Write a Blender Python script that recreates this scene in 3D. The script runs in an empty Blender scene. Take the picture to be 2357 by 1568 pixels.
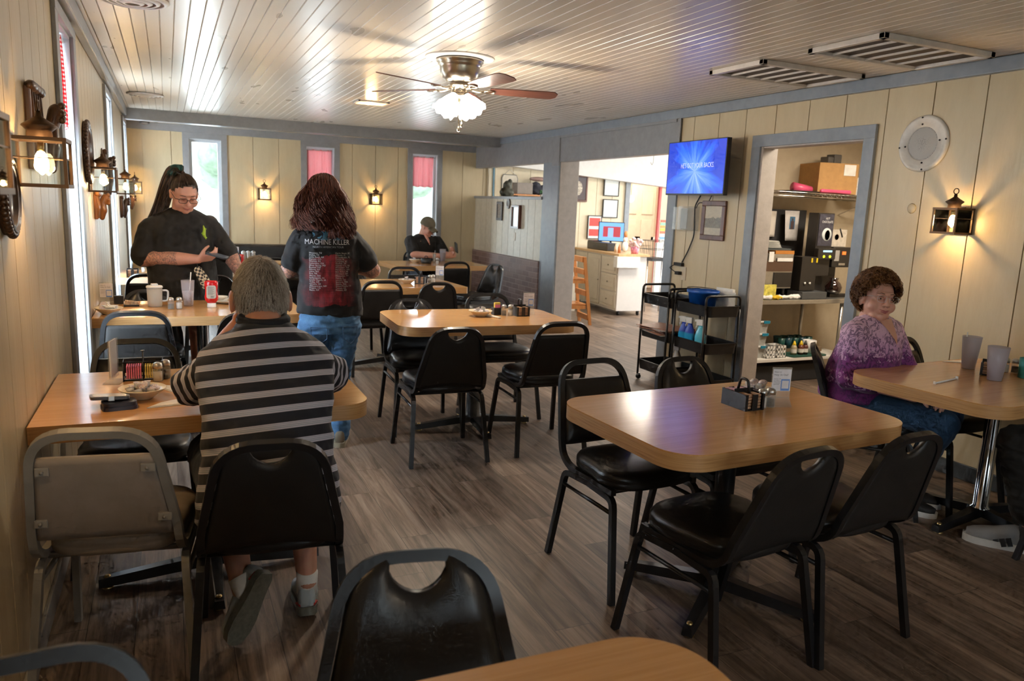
import bpy, bmesh, math, random
import numpy as np
from mathutils import Vector, Matrix, noise, Euler
from mathutils.bvhtree import BVHTree
random.seed(7)
rng = np.random.default_rng(7)
PI = math.pi
V = Vector
scene = bpy.context.scene
COL = scene.collection

# ------------------------------------------------------------------ camera, world, light, exposure
scene.view_settings.view_transform = 'Standard'
scene.view_settings.look = 'None'
scene.view_settings.gamma = 1.0
scene.view_settings.use_curve_mapping = False
scene.view_settings.exposure = 0.45
scene.cycles.use_adaptive_sampling = True
scene.cycles.adaptive_threshold = 0.05
scene.cycles.adaptive_min_samples = 12
scene.cycles.max_bounces = 6
scene.cycles.diffuse_bounces = 3
scene.cycles.glossy_bounces = 3
scene.cycles.transmission_bounces = 5
scene.cycles.transparent_max_bounces = 8
scene.cycles.caustics_reflective = False
scene.cycles.caustics_refractive = False
scene.cycles.sample_clamp_indirect = 6.0
scene.cycles.use_denoising = True

cam_data = bpy.data.cameras.new('camera')
cam = bpy.data.objects.new('camera', cam_data)
COL.objects.link(cam)
cam_data.sensor_width = 36.0
cam_data.lens = 26.457
cam_data.clip_start = 0.02
cam.matrix_world = Matrix(((0.9110, 0.0358, -0.4108, 0.0),
                           (-0.4107, 0.1763, -0.8946, 0.0),
                           (0.0405, 0.9837, 0.1753, 1.5),
                           (0, 0, 0, 1)))
cam_data.dof.use_dof = True
cam_data.dof.focus_distance = 3.4
cam_data.dof.aperture_fstop = 4.5
scene.camera = cam

world = bpy.data.worlds.new('world')
scene.world = world
world.use_nodes = True
_n = world.node_tree.nodes; _l = world.node_tree.links
_n.clear()
_o = _n.new('ShaderNodeOutputWorld'); _b = _n.new('ShaderNodeBackground')
_tc = _n.new('ShaderNodeTexCoord'); _mp = _n.new('ShaderNodeSeparateXYZ'); _cr = _n.new('ShaderNodeValToRGB')
_l.new(_tc.outputs['Generated'], _mp.inputs[0]); _l.new(_mp.outputs['Z'], _cr.inputs[0])
_cr.color_ramp.elements[0].position = 0.0; _cr.color_ramp.elements[0].color = (0.55, 0.62, 0.6, 1)
_cr.color_ramp.elements[1].position = 0.12; _cr.color_ramp.elements[1].color = (0.80, 0.90, 1.0, 1)
_l.new(_cr.outputs[0], _b.inputs[0]); _b.inputs[1].default_value = 3.2
_l.new(_b.outputs[0], _o.inputs[0])

def area(name, loc, rot, sx, sy, power, color=(1, 1, 1), spread=PI):
    d = bpy.data.lights.new(name, 'AREA'); d.shape = 'RECTANGLE'; d.size = sx; d.size_y = sy
    d.energy = power; d.color = color; d.spread = spread
    o = bpy.data.objects.new(name, d); COL.objects.link(o); o.location = loc; o.rotation_euler = rot
    return o
def point(name, loc, power, color, r=0.03):
    d = bpy.data.lights.new(name, 'POINT'); d.energy = power; d.color = color; d.shadow_soft_size = r
    o = bpy.data.objects.new(name, d); COL.objects.link(o); o.location = loc
    return o
DAY = (0.80, 0.90, 1.0)
WARM = (1.0, 0.62, 0.27)
# daylight coming in through the windows (an area light stands just outside each pane)
for wy in (4.39, 7.38, 10.05):
    area('window_daylight', (-0.66, wy, 1.35), (0, -PI/2, 0), 1.7, 0.6, 42, DAY)
for wx in (0.475, 1.955, 3.465):
    area('window_daylight', (wx, 11.05, 1.35), (-PI/2, 0, 0), 0.38, 1.7, 16, DAY)
# unseen windows added behind the camera so ambient daylight enters
for wy in (-0.9, -2.6):
    area('window_daylight', (-0.66, wy, 1.35), (0, -PI/2, 0), 1.7, 0.6, 9, DAY)
area('window_daylight', (1.9, -3.9, 1.5), (PI/2, 0, 0), 2.4, 1.3, 20, DAY)
# the entrance beside the counter lets the day into the next room
area('entrance_daylight', (9.3, 8.6, 1.4), (0, PI/2, 0), 2.2, 3.2, 125, (1, 0.97, 0.92))

# ------------------------------------------------------------------ helpers
def link(o): COL.objects.link(o); return o
def tag(o, label=None, cat=None, group=None, kind=None):
    if label: o['label'] = label
    if cat: o['category'] = cat
    if group: o['group'] = group
    if kind: o['kind'] = kind
    return o
def thing(name, label, cat, loc=(0, 0, 0), rz=0.0, group=None):
    o = bpy.data.objects.new(name, None); link(o)
    o.location = loc; o.rotation_euler = (0, 0, rz); o.empty_display_size = 0.05
    return tag(o, label, cat, group)
def copy_tree(o, loc=None, rz=None, label=None, group=None, parent=None):
    kids = [c for c in bpy.data.objects if c.parent is o]
    c = o.copy(); COL.objects.link(c); c.parent = parent
    for k in kids: copy_tree(k, parent=c)
    if loc is not None: c.location = loc
    if rz is not None: c.rotation_euler = (0, 0, rz)
    if label: c['label'] = label
    if group: c['group'] = group
    return c

class MB:
    """collects primitives in one bmesh"""
    def __init__(s): s.b = bmesh.new(); s.mi = 0
    def _new(s, verts, faces, smooth=False):
        vs = [s.b.verts.new(v) for v in verts]; out = []
        for f in faces:
            try:
                q = s.b.faces.new([vs[i] for i in f]); q.smooth = smooth; q.material_index = s.mi; out.append(q)
            except ValueError: pass
        return vs
    def box(s, x0, x1, y0, y1, z0, z1, M=None, bev=0.0):
        c = [V((x, y, z)) for z in (z0, z1) for x, y in ((x0, y0), (x1, y0), (x1, y1), (x0, y1))]
        if M is not None: c = [M @ v for v in c]
        f = [(3, 2, 1, 0), (4, 5, 6, 7), (0, 1, 5, 4), (1, 2, 6, 5), (2, 3, 7, 6), (3, 0, 4, 7)]
        vs = s._new(c, f)
        if bev > 0:
            es = list({e for v in vs for e in v.link_edges})
            bmesh.ops.bevel(s.b, geom=es, offset=bev, segments=2, profile=0.6, affect='EDGES')
        return s
    def tube(s, pts, r, n=8, caps=True, closed=False, flat=None):
        pts = [V(p) for p in pts]; N = len(pts)
        rs = r if isinstance(r, (list, tuple)) else [r]*N
        rings = []; up = None
        for i, p in enumerate(pts):
            a = pts[i-1] if (i > 0 or closed) else p; b = pts[(i+1) % N] if (i < N-1 or closed) else p
            t = (b-a).normalized() if (b-a).length > 1e-9 else V((0, 0, 1))
            if up is None: up = t.orthogonal().normalized() if flat is None else V(flat)
            up = (up - t*up.dot(t)); up = up.normalized() if up.length > 1e-6 else t.orthogonal().normalized()
            sd = t.cross(up)
            rings.append([p + (up*math.cos(2*PI*(k+.5)/n) + sd*math.sin(2*PI*(k+.5)/n))*rs[i] for k in range(n)])
        vs = [v for R in rings for v in R]; f = []
        M = N if closed else N-1
        for i in range(M):
            j = (i+1) % N
            for k in range(n):
                f.append((i*n+k, i*n+(k+1) % n, j*n+(k+1) % n, j*n+k))
        if caps and not closed: f += [tuple(range(n-1, -1, -1)), tuple((N-1)*n+k for k in range(n))]
        s._new(vs, f, smooth=n > 5)
        return s
    def lathe(s, prof, c=(0, 0, 0), n=24, M=None, smooth=True, caps=True, sx=1, sy=1):
        c = V(c); vs = []; f = []
        for r, z in prof:
            for k in range(n):
                a = 2*PI*k/n; v = V((r*math.cos(a)*sx, r*math.sin(a)*sy, z))
                if M is not None: v = M @ v
                vs.append(c+v)
        for i in range(len(prof)-1):
            for k in range(n): f.append((i*n+k, i*n+(k+1) % n, (i+1)*n+(k+1) % n, (i+1)*n+k))
        if caps:
            if prof[0][0] > 1e-5: f.append(tuple(range(n-1, -1, -1)))
            if prof[-1][0] > 1e-5: f.append(tuple((len(prof)-1)*n+k for k in range(n)))
        s._new(vs, f, smooth)
        return s
    def cyl(s, a, b, r, r2=None, n=16):
        return s.tube([a, b], [r, r2 if r2 is not None else r], n=n)
    def ell(s, c, rx, ry, rz, M=None, n=16, m=10):
        prof = [(max(1e-4, math.sin(PI*i/m)), -math.cos(PI*i/m)) for i in range(m+1)]
        c = V(c); S = Matrix.Diagonal((rx, ry, rz)); Q = (M.to_3x3() if M is not None else Matrix.Identity(3)) @ S
        return s.lathe(prof, c, n, Q)
    def cone(s, a, b, ra, rb, n=14, flat=None, k=1.0):
        """rounded cone (capsule) from a to b; k squashes it along flat"""
        a = V(a); b = V(b); d = b-a; L = max(d.length, 1e-5); t = d/L
        u = t.orthogonal().normalized() if flat is None else (V(flat)-t*V(flat).dot(t)).normalized()
        w = t.cross(u); prof = []
        for i in range(5): q = PI/2*i/5; prof.append((ra*math.sin(q)+1e-4, -ra*math.cos(q)))
        prof.append((ra, 0)); prof.append((rb, L))
        for i in range(1, 6): q = PI/2*i/5; prof.append((rb*math.cos(q)+1e-4, L+rb*math.sin(q)))
        M = Matrix((u*k, w, t)).transposed()
        return s.lathe(prof, a, n, M)
    def chain(s, pts, rs, **kw):
        for i in range(len(pts)-1): s.cone(pts[i], pts[i+1], rs[i], rs[i+1], **kw)
        return s
    def loft(s, secs, n=28, p=2.3):
        """sections: (centre, half-width vector, half-depth vector)"""
        vs = []
        for c, ax, ay in secs:
            for k in range(n):
                a = 2*PI*k/n; ca, sa = math.cos(a), math.sin(a)
                x = math.copysign(abs(ca)**(2/p), ca); y = math.copysign(abs(sa)**(2/p), sa)
                vs.append(V(c)+V(ax)*x+V(ay)*y)
        f = [(i*n+k, i*n+(k+1) % n, (i+1)*n+(k+1) % n, (i+1)*n+k) for i in range(len(secs)-1) for k in range(n)]
        f += [tuple(range(n-1, -1, -1)), tuple((len(secs)-1)*n+k for k in range(n))]
        s._new(vs, f, True); return s
    def prism(s, outline, z0, z1, M=None, smooth=False):
        n = len(outline); vs = [V((x, y, z0)) for x, y in outline]+[V((x, y, z1)) for x, y in outline]
        if M is not None: vs = [M @ v for v in vs]
        f = [tuple(range(n-1, -1, -1)), tuple(range(n, 2*n))]
        vv = s._new(vs, f)
        vs2 = s._new(vs, [(k, (k+1) % n, n+(k+1) % n, n+k) for k in range(n)], smooth)
        if not smooth: bmesh.ops.remove_doubles(s.b, verts=vv+vs2, dist=1e-6)
        return s
    def grid(s, fn, nu, nv, smooth=True):
        vs = [fn(i/nu, j/nv) for j in range(nv+1) for i in range(nu+1)]
        f = [(j*(nu+1)+i, j*(nu+1)+i+1, (j+1)*(nu+1)+i+1, (j+1)*(nu+1)+i) for j in range(nv) for i in range(nu)]
        s._new(vs, f, smooth); return s
    def mesh(s, name):
        me = bpy.data.meshes.new(name); s.b.normal_update(); bmesh.ops.recalc_face_normals(s.b, faces=s.b.faces)
        s.b.to_mesh(me); s.b.free(); return me
    def build(s, name, mat, parent=None, loc=None, rz=None):
        me = s.mesh(name)
        for m in (mat if isinstance(mat, (list, tuple)) else [mat]): me.materials.append(m)
        o = bpy.data.objects.new(name, me); link(o)
        if parent is not None: o.parent = parent
        if loc is not None: o.location = loc
        if rz is not None: o.rotation_euler = (0, 0, rz)
        return o

def evaluated_mesh(me, mods):
    o = bpy.data.objects.new('tmp', me); link(o)
    for kind, kw in mods:
        m = o.modifiers.new(kind, kind)
        for k, v in kw.items(): setattr(m, k, v)
    dg = bpy.context.evaluated_depsgraph_get()
    out = bpy.data.meshes.new_from_object(o.evaluated_get(dg), depsgraph=dg)
    bpy.data.objects.remove(o)
    return out
def flesh(mb, name, mat, parent, voxel=0.006, smooth=6, disp=None):
    """fuses the overlapping solids of mb into one continuous skin"""
    me = mb.mesh(name)
    out = evaluated_mesh(me, [('REMESH', dict(mode='VOXEL', voxel_size=voxel, use_smooth_shade=True)),
                              ('SMOOTH', dict(factor=0.5, iterations=smooth))])
    bpy.data.meshes.remove(me)
    if disp:
        n = len(out.vertices); co = np.empty(n*3); out.vertices.foreach_get('co', co)
        no = np.empty(n*3); out.vertices.foreach_get('normal', no)
        co = co.reshape(-1, 3); no = no.reshape(-1, 3)
        d = np.array([disp(V(c)) for c in co]); co += no*d[:, None]
        out.vertices.foreach_set('co', co.ravel())
    out.name = name
    out.polygons.foreach_set('use_smooth', [True]*len(out.polygons))
    out.materials.clear()
    for m in (mat if isinstance(mat, (list, tuple)) else [mat]): out.materials.append(m)
    o = bpy.data.objects.new(name, out); link(o); o.parent = parent
    return o
def text_mesh(body, size, extrude=0.0, align='LEFT', spacing=1.0, sx=1.0, bold=0.0):
    c = bpy.data.curves.new('text', 'FONT'); c.body = body; c.size = size; c.extrude = extrude
    c.align_x = align; c.space_line = spacing; c.resolution_u = 2; c.offset = bold*size
    o = bpy.data.objects.new('tmp', c); link(o)
    dg = bpy.context.evaluated_depsgraph_get()
    me = bpy.data.meshes.new_from_object(o.evaluated_get(dg), depsgraph=dg)
    bpy.data.objects.remove(o); bpy.data.curves.remove(c)
    if sx != 1.0: me.transform(Matrix.Diagonal((sx, 1, 1, 1)))
    return me
def text(name, body, size, M, mat, parent, **kw):
    me = text_mesh(body, size, **kw); me.transform(M); me.materials.append(mat)
    o = bpy.data.objects.new(name, me); link(o); o.parent = parent; return o
def Mx(origin, xdir, ydir):
    x = V(xdir).normalized(); y = V(ydir).normalized(); z = x.cross(y)
    M = Matrix((x, y, z)).transposed().to_4x4(); M.translation = V(origin); return M
def arc(c, r, a0, a1, n, u, w):
    c = V(c); u = V(u); w = V(w)
    return [c+u*(r*math.cos(a0+(a1-a0)*i/n))+w*(r*math.sin(a0+(a1-a0)*i/n)) for i in range(n+1)]
def fillet(pts, r, n=4):
    """rounds the corners of a polyline"""
    pts = [V(p) for p in pts]; out = [pts[0]]
    for i in range(1, len(pts)-1):
        a, b, c = pts[i-1], pts[i], pts[i+1]; u = (a-b); w = (c-b)
        rr = min(r if not isinstance(r, (list, tuple)) else r[i-1], u.length*.49, w.length*.49)
        p0 = b+u.normalized()*rr; p1 = b+w.normalized()*rr
        for k in range(n+1):
            t = k/n; out.append(p0*(1-t)**2+b*2*t*(1-t)+p1*t*t)
    out.append(pts[-1]); return out
def rrect(x0, x1, y0, y1, r, n=6):
    out = []
    for cx, cy, a in ((x1-r, y0+r, -PI/2), (x1-r, y1-r, 0), (x0+r, y1-r, PI/2), (x0+r, y0+r, PI)):
        out += [(cx+r*math.cos(a+PI/2*i/n), cy+r*math.sin(a+PI/2*i/n)) for i in range(n+1)]
    return out

# ------------------------------------------------------------------ materials
class Mat:
    def __init__(s, name):
        s.m = bpy.data.materials.new(name); s.m.use_nodes = True
        s.N = s.m.node_tree.nodes; s.L = s.m.node_tree.links
        s.p = s.N['Principled BSDF']; s.out = s.N['Material Output']
    def n(s, t, **kw):
        x = s.N.new('ShaderNode'+t)
        for k, v in kw.items():
            if hasattr(x, k): setattr(x, k, v)
            else: x.inputs[k.replace('_', ' ')].default_value = v
        return x
    def coord(s, scale=(1, 1, 1), kind='Object', rot=(0, 0, 0), loc=(0, 0, 0)):
        tc = s.n('TexCoord'); mp = s.n('Mapping'); mp.inputs['Scale'].default_value = scale
        mp.inputs['Rotation'].default_value = rot; mp.inputs['Location'].default_value = loc
        s.L.new(tc.outputs[kind], mp.inputs[0]); return mp.outputs[0]
    def noise(s, scale, vec, detail=4, rough=.6, dist=0.0):
        x = s.n('TexNoise'); x.inputs['Scale'].default_value = scale; x.inputs['Detail'].default_value = detail
        x.inputs['Roughness'].default_value = rough; x.inputs['Distortion'].default_value = dist
        s.L.new(vec, x.inputs['Vector']); return x.outputs['Fac']
    def ramp(s, fac, stops, mode='LINEAR'):
        r = s.n('ValToRGB'); r.color_ramp.interpolation = mode; e = r.color_ramp.elements
        while len(e) < len(stops): e.new(0.5)
        for i, (p, c) in enumerate(stops):
            e[i].position = p; e[i].color = (*c, 1) if len(c) == 3 else c
        s.L.new(fac, r.inputs[0]); return r.outputs[0]
    def math(s, op, a, b=None, clamp=False):
        m = s.n('Math'); m.operation = op; m.use_clamp = clamp
        for i, v in enumerate((a, b)):
            if v is None: continue
            if isinstance(v, (int, float)): m.inputs[i].default_value = v
            else: s.L.new(v, m.inputs[i])
        return m.outputs[0]
    def mix(s, fac, a, b):
        m = s.n('Mix'); m.data_type = 'RGBA'
        for sock, v in ((m.inputs[0], fac), (m.inputs[6], a), (m.inputs[7], b)):
            if isinstance(v, (int, float)): sock.default_value = v
            elif isinstance(v, (tuple, list)): sock.default_value = (*v, 1) if len(v) == 3 else v
            else: s.L.new(v, sock)
        return m.outputs[2]
    def xyz(s, vec):
        x = s.n('SeparateXYZ'); s.L.new(vec, x.inputs[0]); return x.outputs
    def set(s, **kw):
        names = dict(color='Base Color', rough='Roughness', metal='Metallic', spec='Specular IOR Level', coat='Coat Weight',
                     coatr='Coat Roughness', trans='Transmission Weight', ior='IOR', em='Emission Color', ems='Emission Strength',
                     alpha='Alpha', sub='Subsurface Weight', sheen='Sheen Weight')
        for k, v in kw.items():
            i = s.p.inputs[names[k]]
            if isinstance(v, (tuple, list)): i.default_value = (*v, 1) if len(v) == 3 else v
            elif isinstance(v, (int, float)): i.default_value = v
            else: s.L.new(v, i)
        return s
    def bump(s, h, strength=.3, dist=.01):
        b = s.n('Bump'); b.inputs['Strength'].default_value = strength; b.inputs['Distance'].default_value = dist
        s.L.new(h, b.inputs['Height']); s.L.new(b.outputs[0], s.p.inputs['Normal']); return s
def lerp(a, b, t): return tuple(x*(1-t)+y*t for x, y in zip(a, b))
_cache = {}
def plain(color, rough=.5, metal=0.0, var=.10, scale=18, bump=0.0, bs=60, **kw):
    key = (tuple(color), rough, metal, var, scale, bump, bs, tuple(sorted(kw.items())))
    if key in _cache: return _cache[key]
    M = Mat('surface_%d' % len(_cache)); v = M.coord()
    f = M.noise(scale, v)
    M.set(color=M.ramp(f, [(.3, tuple(c*(1-var) for c in color)), (.7, tuple(min(1, c*(1+var)) for c in color))]), rough=rough, metal=metal, **kw)
    if bump: M.bump(M.noise(bs, v), bump, .004)
    _cache[key] = M.m; return M.m
def emit(color, strength):
    M = Mat('glow'); M.set(color=(0.02, 0.02, 0.02), em=color, ems=strength, rough=.4); return M.m
def glass(color=(1, 1, 1), rough=.02, ior=1.45):
    M = Mat('glass'); M.set(color=color, trans=1.0, rough=rough, ior=ior); return M.m
def frosted_pane():
    M = Mat('frosted_window_glass'); t = M.n('BsdfTranslucent'); t.inputs[0].default_value = (.92, .95, .97, 1); g = M.n('BsdfGlossy'); g.inputs['Roughness'].default_value = .3
    x = M.n('MixShader'); x.inputs[0].default_value = .06; M.L.new(t.outputs[0], x.inputs[1]); M.L.new(g.outputs[0], x.inputs[2]); M.L.new(x.outputs[0], M.out.inputs[0])
    b = M.n('Bump'); b.inputs['Strength'].default_value = .5; b.inputs['Distance'].default_value = .004; M.L.new(M.noise(90, M.coord()), b.inputs['Height']); M.L.new(b.outputs[0], t.inputs['Normal']); return M.m
def pane_glass():
    M = Mat('window_glass'); t = M.n('BsdfTransparent'); t.inputs[0].default_value = (.96, .98, .97, 1)
    g = M.n('BsdfGlossy'); g.inputs['Roughness'].default_value = .02; f = M.n('Fresnel'); f.inputs[0].default_value = 1.4
    x = M.n('MixShader'); M.L.new(f.outputs[0], x.inputs[0]); M.L.new(t.outputs[0], x.inputs[1]); M.L.new(g.outputs[0], x.inputs[2])
    M.L.new(x.outputs[0], M.out.inputs[0]); return M.m

def m_wall():
    M = Mat('cream_painted_panelling'); v = M.coord((1, 1, .25)); f = M.noise(9, v, 6, .7); g = M.noise(70, M.coord((1, 1, .06)), 4)
    c = M.ramp(f, [(.25, (.51, .40, .24)), (.75, (.60, .485, .305))])
    M.set(color=c, rough=M.ramp(g, [(.3, (.32,)*3), (.8, (.5,)*3)])); M.bump(M.math('ADD', M.math('MULTIPLY', g, .6), M.math('MULTIPLY', f, .4)), .35, .004); return M.m
def m_paint(name, a, b, rough=.4, bs=.2):
    M = Mat(name); v = M.coord(); f = M.noise(14, v, 5); M.set(color=M.ramp(f, [(.3, a), (.7, b)]), rough=rough); M.bump(M.noise(60, v), bs, .003); return M.m
def m_ceiling():
    M = Mat('glossy_cream_ceiling_paint'); v = M.coord((1.2, .3, 1)); f = M.noise(1.6, v, 3, .5); g = M.noise(5, M.coord((1, .3, 1)), 2)
    M.set(color=M.ramp(f, [(.3, (.66, .575, .475)), (.7, (.69, .605, .50))]), rough=M.ramp(g, [(.3, (.27,)*3), (.75, (.36,)*3)]))
    return M.m
def m_floor():
    M = Mat('vinyl_plank_floor'); v = M.coord(rot=(0, 0, PI/2))
    b = M.n('TexBrick'); b.offset = .37; b.offset_frequency = 2
    b.inputs['Scale'].default_value = 1.0; b.inputs['Brick Width'].default_value = .92; b.inputs['Row Height'].default_value = .152
    b.inputs['Mortar Size'].default_value = .0012; b.inputs['Mortar Smooth'].default_value = .3; b.inputs['Bias'].default_value = 0
    b.inputs['Color1'].default_value = (0, 0, 0, 1); b.inputs['Color2'].default_value = (1, 1, 1, 1); b.inputs['Mortar'].default_value = (.5, .5, .5, 1)
    M.L.new(v, b.inputs[0])
    per = M.math('MULTIPLY', b.outputs['Color'], 7.0)
    cv = M.n('CombineXYZ'); xyz = M.xyz(M.coord()); M.L.new(M.math('MULTIPLY', xyz[0], 26), cv.inputs[0])
    M.L.new(M.math('ADD', M.math('MULTIPLY', xyz[1], 1.6), per), cv.inputs[1]); M.L.new(per, cv.inputs[2])
    g = M.noise(1.0, cv.outputs[0], 8, .68, .8); fine = M.noise(1.0, M.coord((220, 9, 1)), 4)
    base = M.ramp(g, [(.26, (.045, .030, .022)), (.44, (.125, .090, .068)), (.60, (.225, .170, .132)), (.78, (.33, .265, .215))])
    tone = M.ramp(b.outputs['Color'], [(0, (.58, .55, .53)), (1, (1.28, 1.22, 1.16))])
    m = M.n('Mix'); m.data_type = 'RGBA'; m.blend_type = 'MULTIPLY'; m.inputs[0].default_value = 1
    M.L.new(base, m.inputs[6]); M.L.new(tone, m.inputs[7])
    m2 = M.n('Mix'); m2.data_type = 'RGBA'; m2.blend_type = 'OVERLAY'; m2.inputs[0].default_value = .35
    M.L.new(m.outputs[2], m2.inputs[6]); M.L.new(fine, m2.inputs[7])
    M.set(color=M.mix(b.outputs['Fac'], m2.outputs[2], (.03, .024, .02)), rough=M.ramp(fine, [(.2, (.34,)*3), (.8, (.50,)*3)]))
    M.bump(M.math('ADD', M.math('MULTIPLY', fine, .5), M.math('MULTIPLY', b.outputs['Fac'], -1)), .15, .003); return M.m
def m_wood(name, dark, mid, light, axis=0, scale=1.0, rough=.3, coat=0.0, bump=.06, thin=28):
    M = Mat(name); sc = [thin*scale]*3; sc[axis] = 1.5*scale
    g = M.noise(1.0, M.coord(tuple(sc)), 7, .62, .6); f = M.noise(1.0, M.coord(tuple(x*4 for x in sc)), 3)
    c = M.ramp(g, [(.30, dark), (.5, mid), (.72, light)])
    m = M.n('Mix'); m.data_type = 'RGBA'; m.blend_type = 'OVERLAY'; m.inputs[0].default_value = .22; M.L.new(c, m.inputs[6]); M.L.new(f, m.inputs[7])
    M.set(color=m.outputs[2], rough=rough, coat=coat, coatr=.12); M.bump(f, bump, .002); return M.m
def m_brick():
    M = Mat('painted_brown_brick'); v = M.coord(rot=(PI/2, 0, PI/2)); 
    x = M.xyz(M.coord()); cv = M.n('CombineXYZ'); M.L.new(x[1], cv.inputs[0]); M.L.new(x[2], cv.inputs[1])
    b = M.n('TexBrick'); b.inputs['Scale'].default_value = 1; b.inputs['Brick Width'].default_value = .205; b.inputs['Row Height'].default_value = .068
    b.inputs['Mortar Size'].default_value = .006; b.inputs['Mortar Smooth'].default_value = .4
    b.inputs['Color1'].default_value = (.15, .085, .068, 1); b.inputs['Color2'].default_value = (.21, .13, .11, 1); b.inputs['Mortar'].default_value = (.25, .175, .15, 1)
    M.L.new(cv.outputs[0], b.inputs[0]); M.set(color=b.outputs[0], rough=.6)
    M.bump(M.math('ADD', M.math('MULTIPLY', b.outputs['Fac'], -1), M.math('MULTIPLY', M.noise(50, M.coord()), .3)), .5, .006); return M.m
def m_gingham(ax, k=46.0, deep=(.62, .02, .03), trans=.45):
    M = Mat('red_gingham_cloth'); u, w = M.xyz(M.coord(kind='UV'))[:2]
    a = M.math('GREATER_THAN', M.math('FRACT', M.math('MULTIPLY', u, k)), .5); b = M.math('GREATER_THAN', M.math('FRACT', M.math('MULTIPLY', w, k)), .5)
    s = M.math('MULTIPLY', M.math('ADD', a, b), .5); c = M.ramp(s, [(0, (.85, .8, .78)), (.5, lerp(deep, (.8, .45, .45), .35)), (1, deep)], 'LINEAR')
    d = M.n('BsdfDiffuse'); t = M.n('BsdfTranslucent'); x = M.n('MixShader'); x.inputs[0].default_value = trans
    M.L.new(c, d.inputs[0]); M.L.new(c, t.inputs[0]); M.L.new(d.outputs[0], x.inputs[1]); M.L.new(t.outputs[0], x.inputs[2]); M.L.new(x.outputs[0], M.out.inputs[0]); return M.m
def m_vinyl(color=(.012, .012, .013), rough=.28):
    M = Mat('chair_vinyl'); v = M.coord(); M.set(color=M.ramp(M.noise(12, v), [(.3, color), (.7, tuple(c*1.5 for c in color))]), rough=M.ramp(M.noise(9, v), [(.3, (rough,)*3), (.7, (rough+.12,)*3)]))
    M.bump(M.math('ADD', M.noise(350, v), M.math('MULTIPLY', M.noise(9, v), 3)), .12, .002); return M.m
def m_skin(base=(.62, .33, .23), red=(.62, .24, .17)):
    M = Mat('skin'); v = M.coord(); f = M.noise(22, v, 5); M.set(color=M.ramp(f, [(.3, lerp(base, red, .5)), (.65, base)]), rough=.5, sub=.12)
    M.p.inputs['Subsurface Radius'].default_value = (.012, .005, .003); M.bump(M.noise(220, v), .15, .001); return M.m
def m_hair(cols, rough=.45, mixscale=20):
    M = Mat('hair'); g = M.n('NewGeometry'); f = M.math('ADD', M.math('MULTIPLY', g.outputs['Random Per Island'], .6), M.math('MULTIPLY', M.noise(mixscale, M.coord(), 3), .5))
    n = len(cols); M.set(color=M.ramp(f, [(.15+.75*i/(n-1), c) for i, c in enumerate(cols)]), rough=rough); return M.m
def m_denim(c=(.035, .10, .22), l=(.10, .24, .43)):
    M = Mat('denim'); v = M.coord(); f = M.noise(7, v, 5, .7); w = M.noise(420, M.coord((1, 1, .25)), 2)
    m = M.n('Mix'); m.data_type = 'RGBA'; m.blend_type = 'OVERLAY'; m.inputs[0].default_value = .5; M.L.new(M.ramp(f, [(.3, c), (.75, l)]), m.inputs[6]); M.L.new(w, m.inputs[7])
    M.set(color=m.outputs[2], rough=.85, sheen=.1); M.bump(M.math('ADD', w, M.math('MULTIPLY', f, 3)), .3, .003); return M.m
def m_cloth(color, var=.15, rough=.85):
    M = Mat('cloth'); v = M.coord(); f = M.noise(10, v, 5); w = M.noise(500, v, 2)
    M.set(color=M.ramp(f, [(.3, tuple(c*(1-var) for c in color)), (.7, tuple(c*(1+var) for c in color))]), rough=rough, sheen=.05); M.bump(M.math('ADD', M.math('MULTIPLY', w, .4), M.math('MULTIPLY', f, 2)), .35, .003); return M.m

WALL = m_wall()
GREY = m_paint('grey_trim_paint', (.225, .222, .225), (.275, .27, .275), .38)
GREYB = m_paint('blue_grey_trim_paint', (.20, .225, .26), (.25, .275, .31), .35)
PILLAR = m_paint('pale_grey_pillar_paint', (.42, .375, .345), (.50, .45, .415), .5, .3)
WHITE = m_paint('white_paint', (.72, .70, .66), (.80, .78, .74), .45)
CEIL = m_ceiling(); FLOOR = m_floor(); BRICK = m_brick()
TOP = m_wood('oak_laminate_top', (.52, .26, .09), (.58, .30, .108), (.64, .345, .135), 0, 1.0, .20, .25, thin=75)
EDGE = Mat('oak_edge_band'); _g = EDGE.noise(1.0, EDGE.coord((5, 5, 190)), 5, .6, .5); EDGE.set(color=EDGE.ramp(_g, [(.30, (.36, .175, .062)), (.5, (.50, .27, .105)), (.72, (.60, .35, .155))]), rough=.35, coat=.1); EDGE = EDGE.m
BLACKM = m_paint('black_enamel', (.010, .010, .011), (.018, .018, .02), .32, .08)
VINYL = m_vinyl(); PAN = m_paint('black_pan', (.010, .009, .009), (.016, .014, .013), .55)
GVINYL = m_vinyl((.20, .165, .135), .5); GFRAME = m_paint('grey_tube_paint', (.22, .21, .195), (.28, .265, .245), .42)
CHROME = plain((.75, .76, .78), .12, 1.0, .03)
BRASS = plain((.55, .40, .18), .3, 1.0)
BRONZE = plain((.10, .055, .028), .45, .6)
STEEL = plain((.55, .54, .52), .32, .9)
BLACKP = plain((.015, .015, .017), .4)
MATTEB = plain((.02, .02, .022), .7)
WPLASTIC = plain((.78, .77, .75), .4)
PAPER = plain((.80, .79, .76), .8, bump=.1)
CERAMIC = plain((.74, .62, .44), .3)
def m_frosted(color, fac=.5, rough=.35):
    M = Mat('frosted_plastic'); M.set(color=color, rough=rough); t = M.n('BsdfTransparent'); x = M.n('MixShader'); x.inputs[0].default_value = fac
    M.L.new(t.outputs[0], x.inputs[1]); M.L.new(M.p.outputs[0], x.inputs[2]); M.L.new(x.outputs[0], M.out.inputs[0]); return M.m
CLEAR = glass(); FROST = glass((.93, .93, .98), .28, 1.3)
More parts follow.
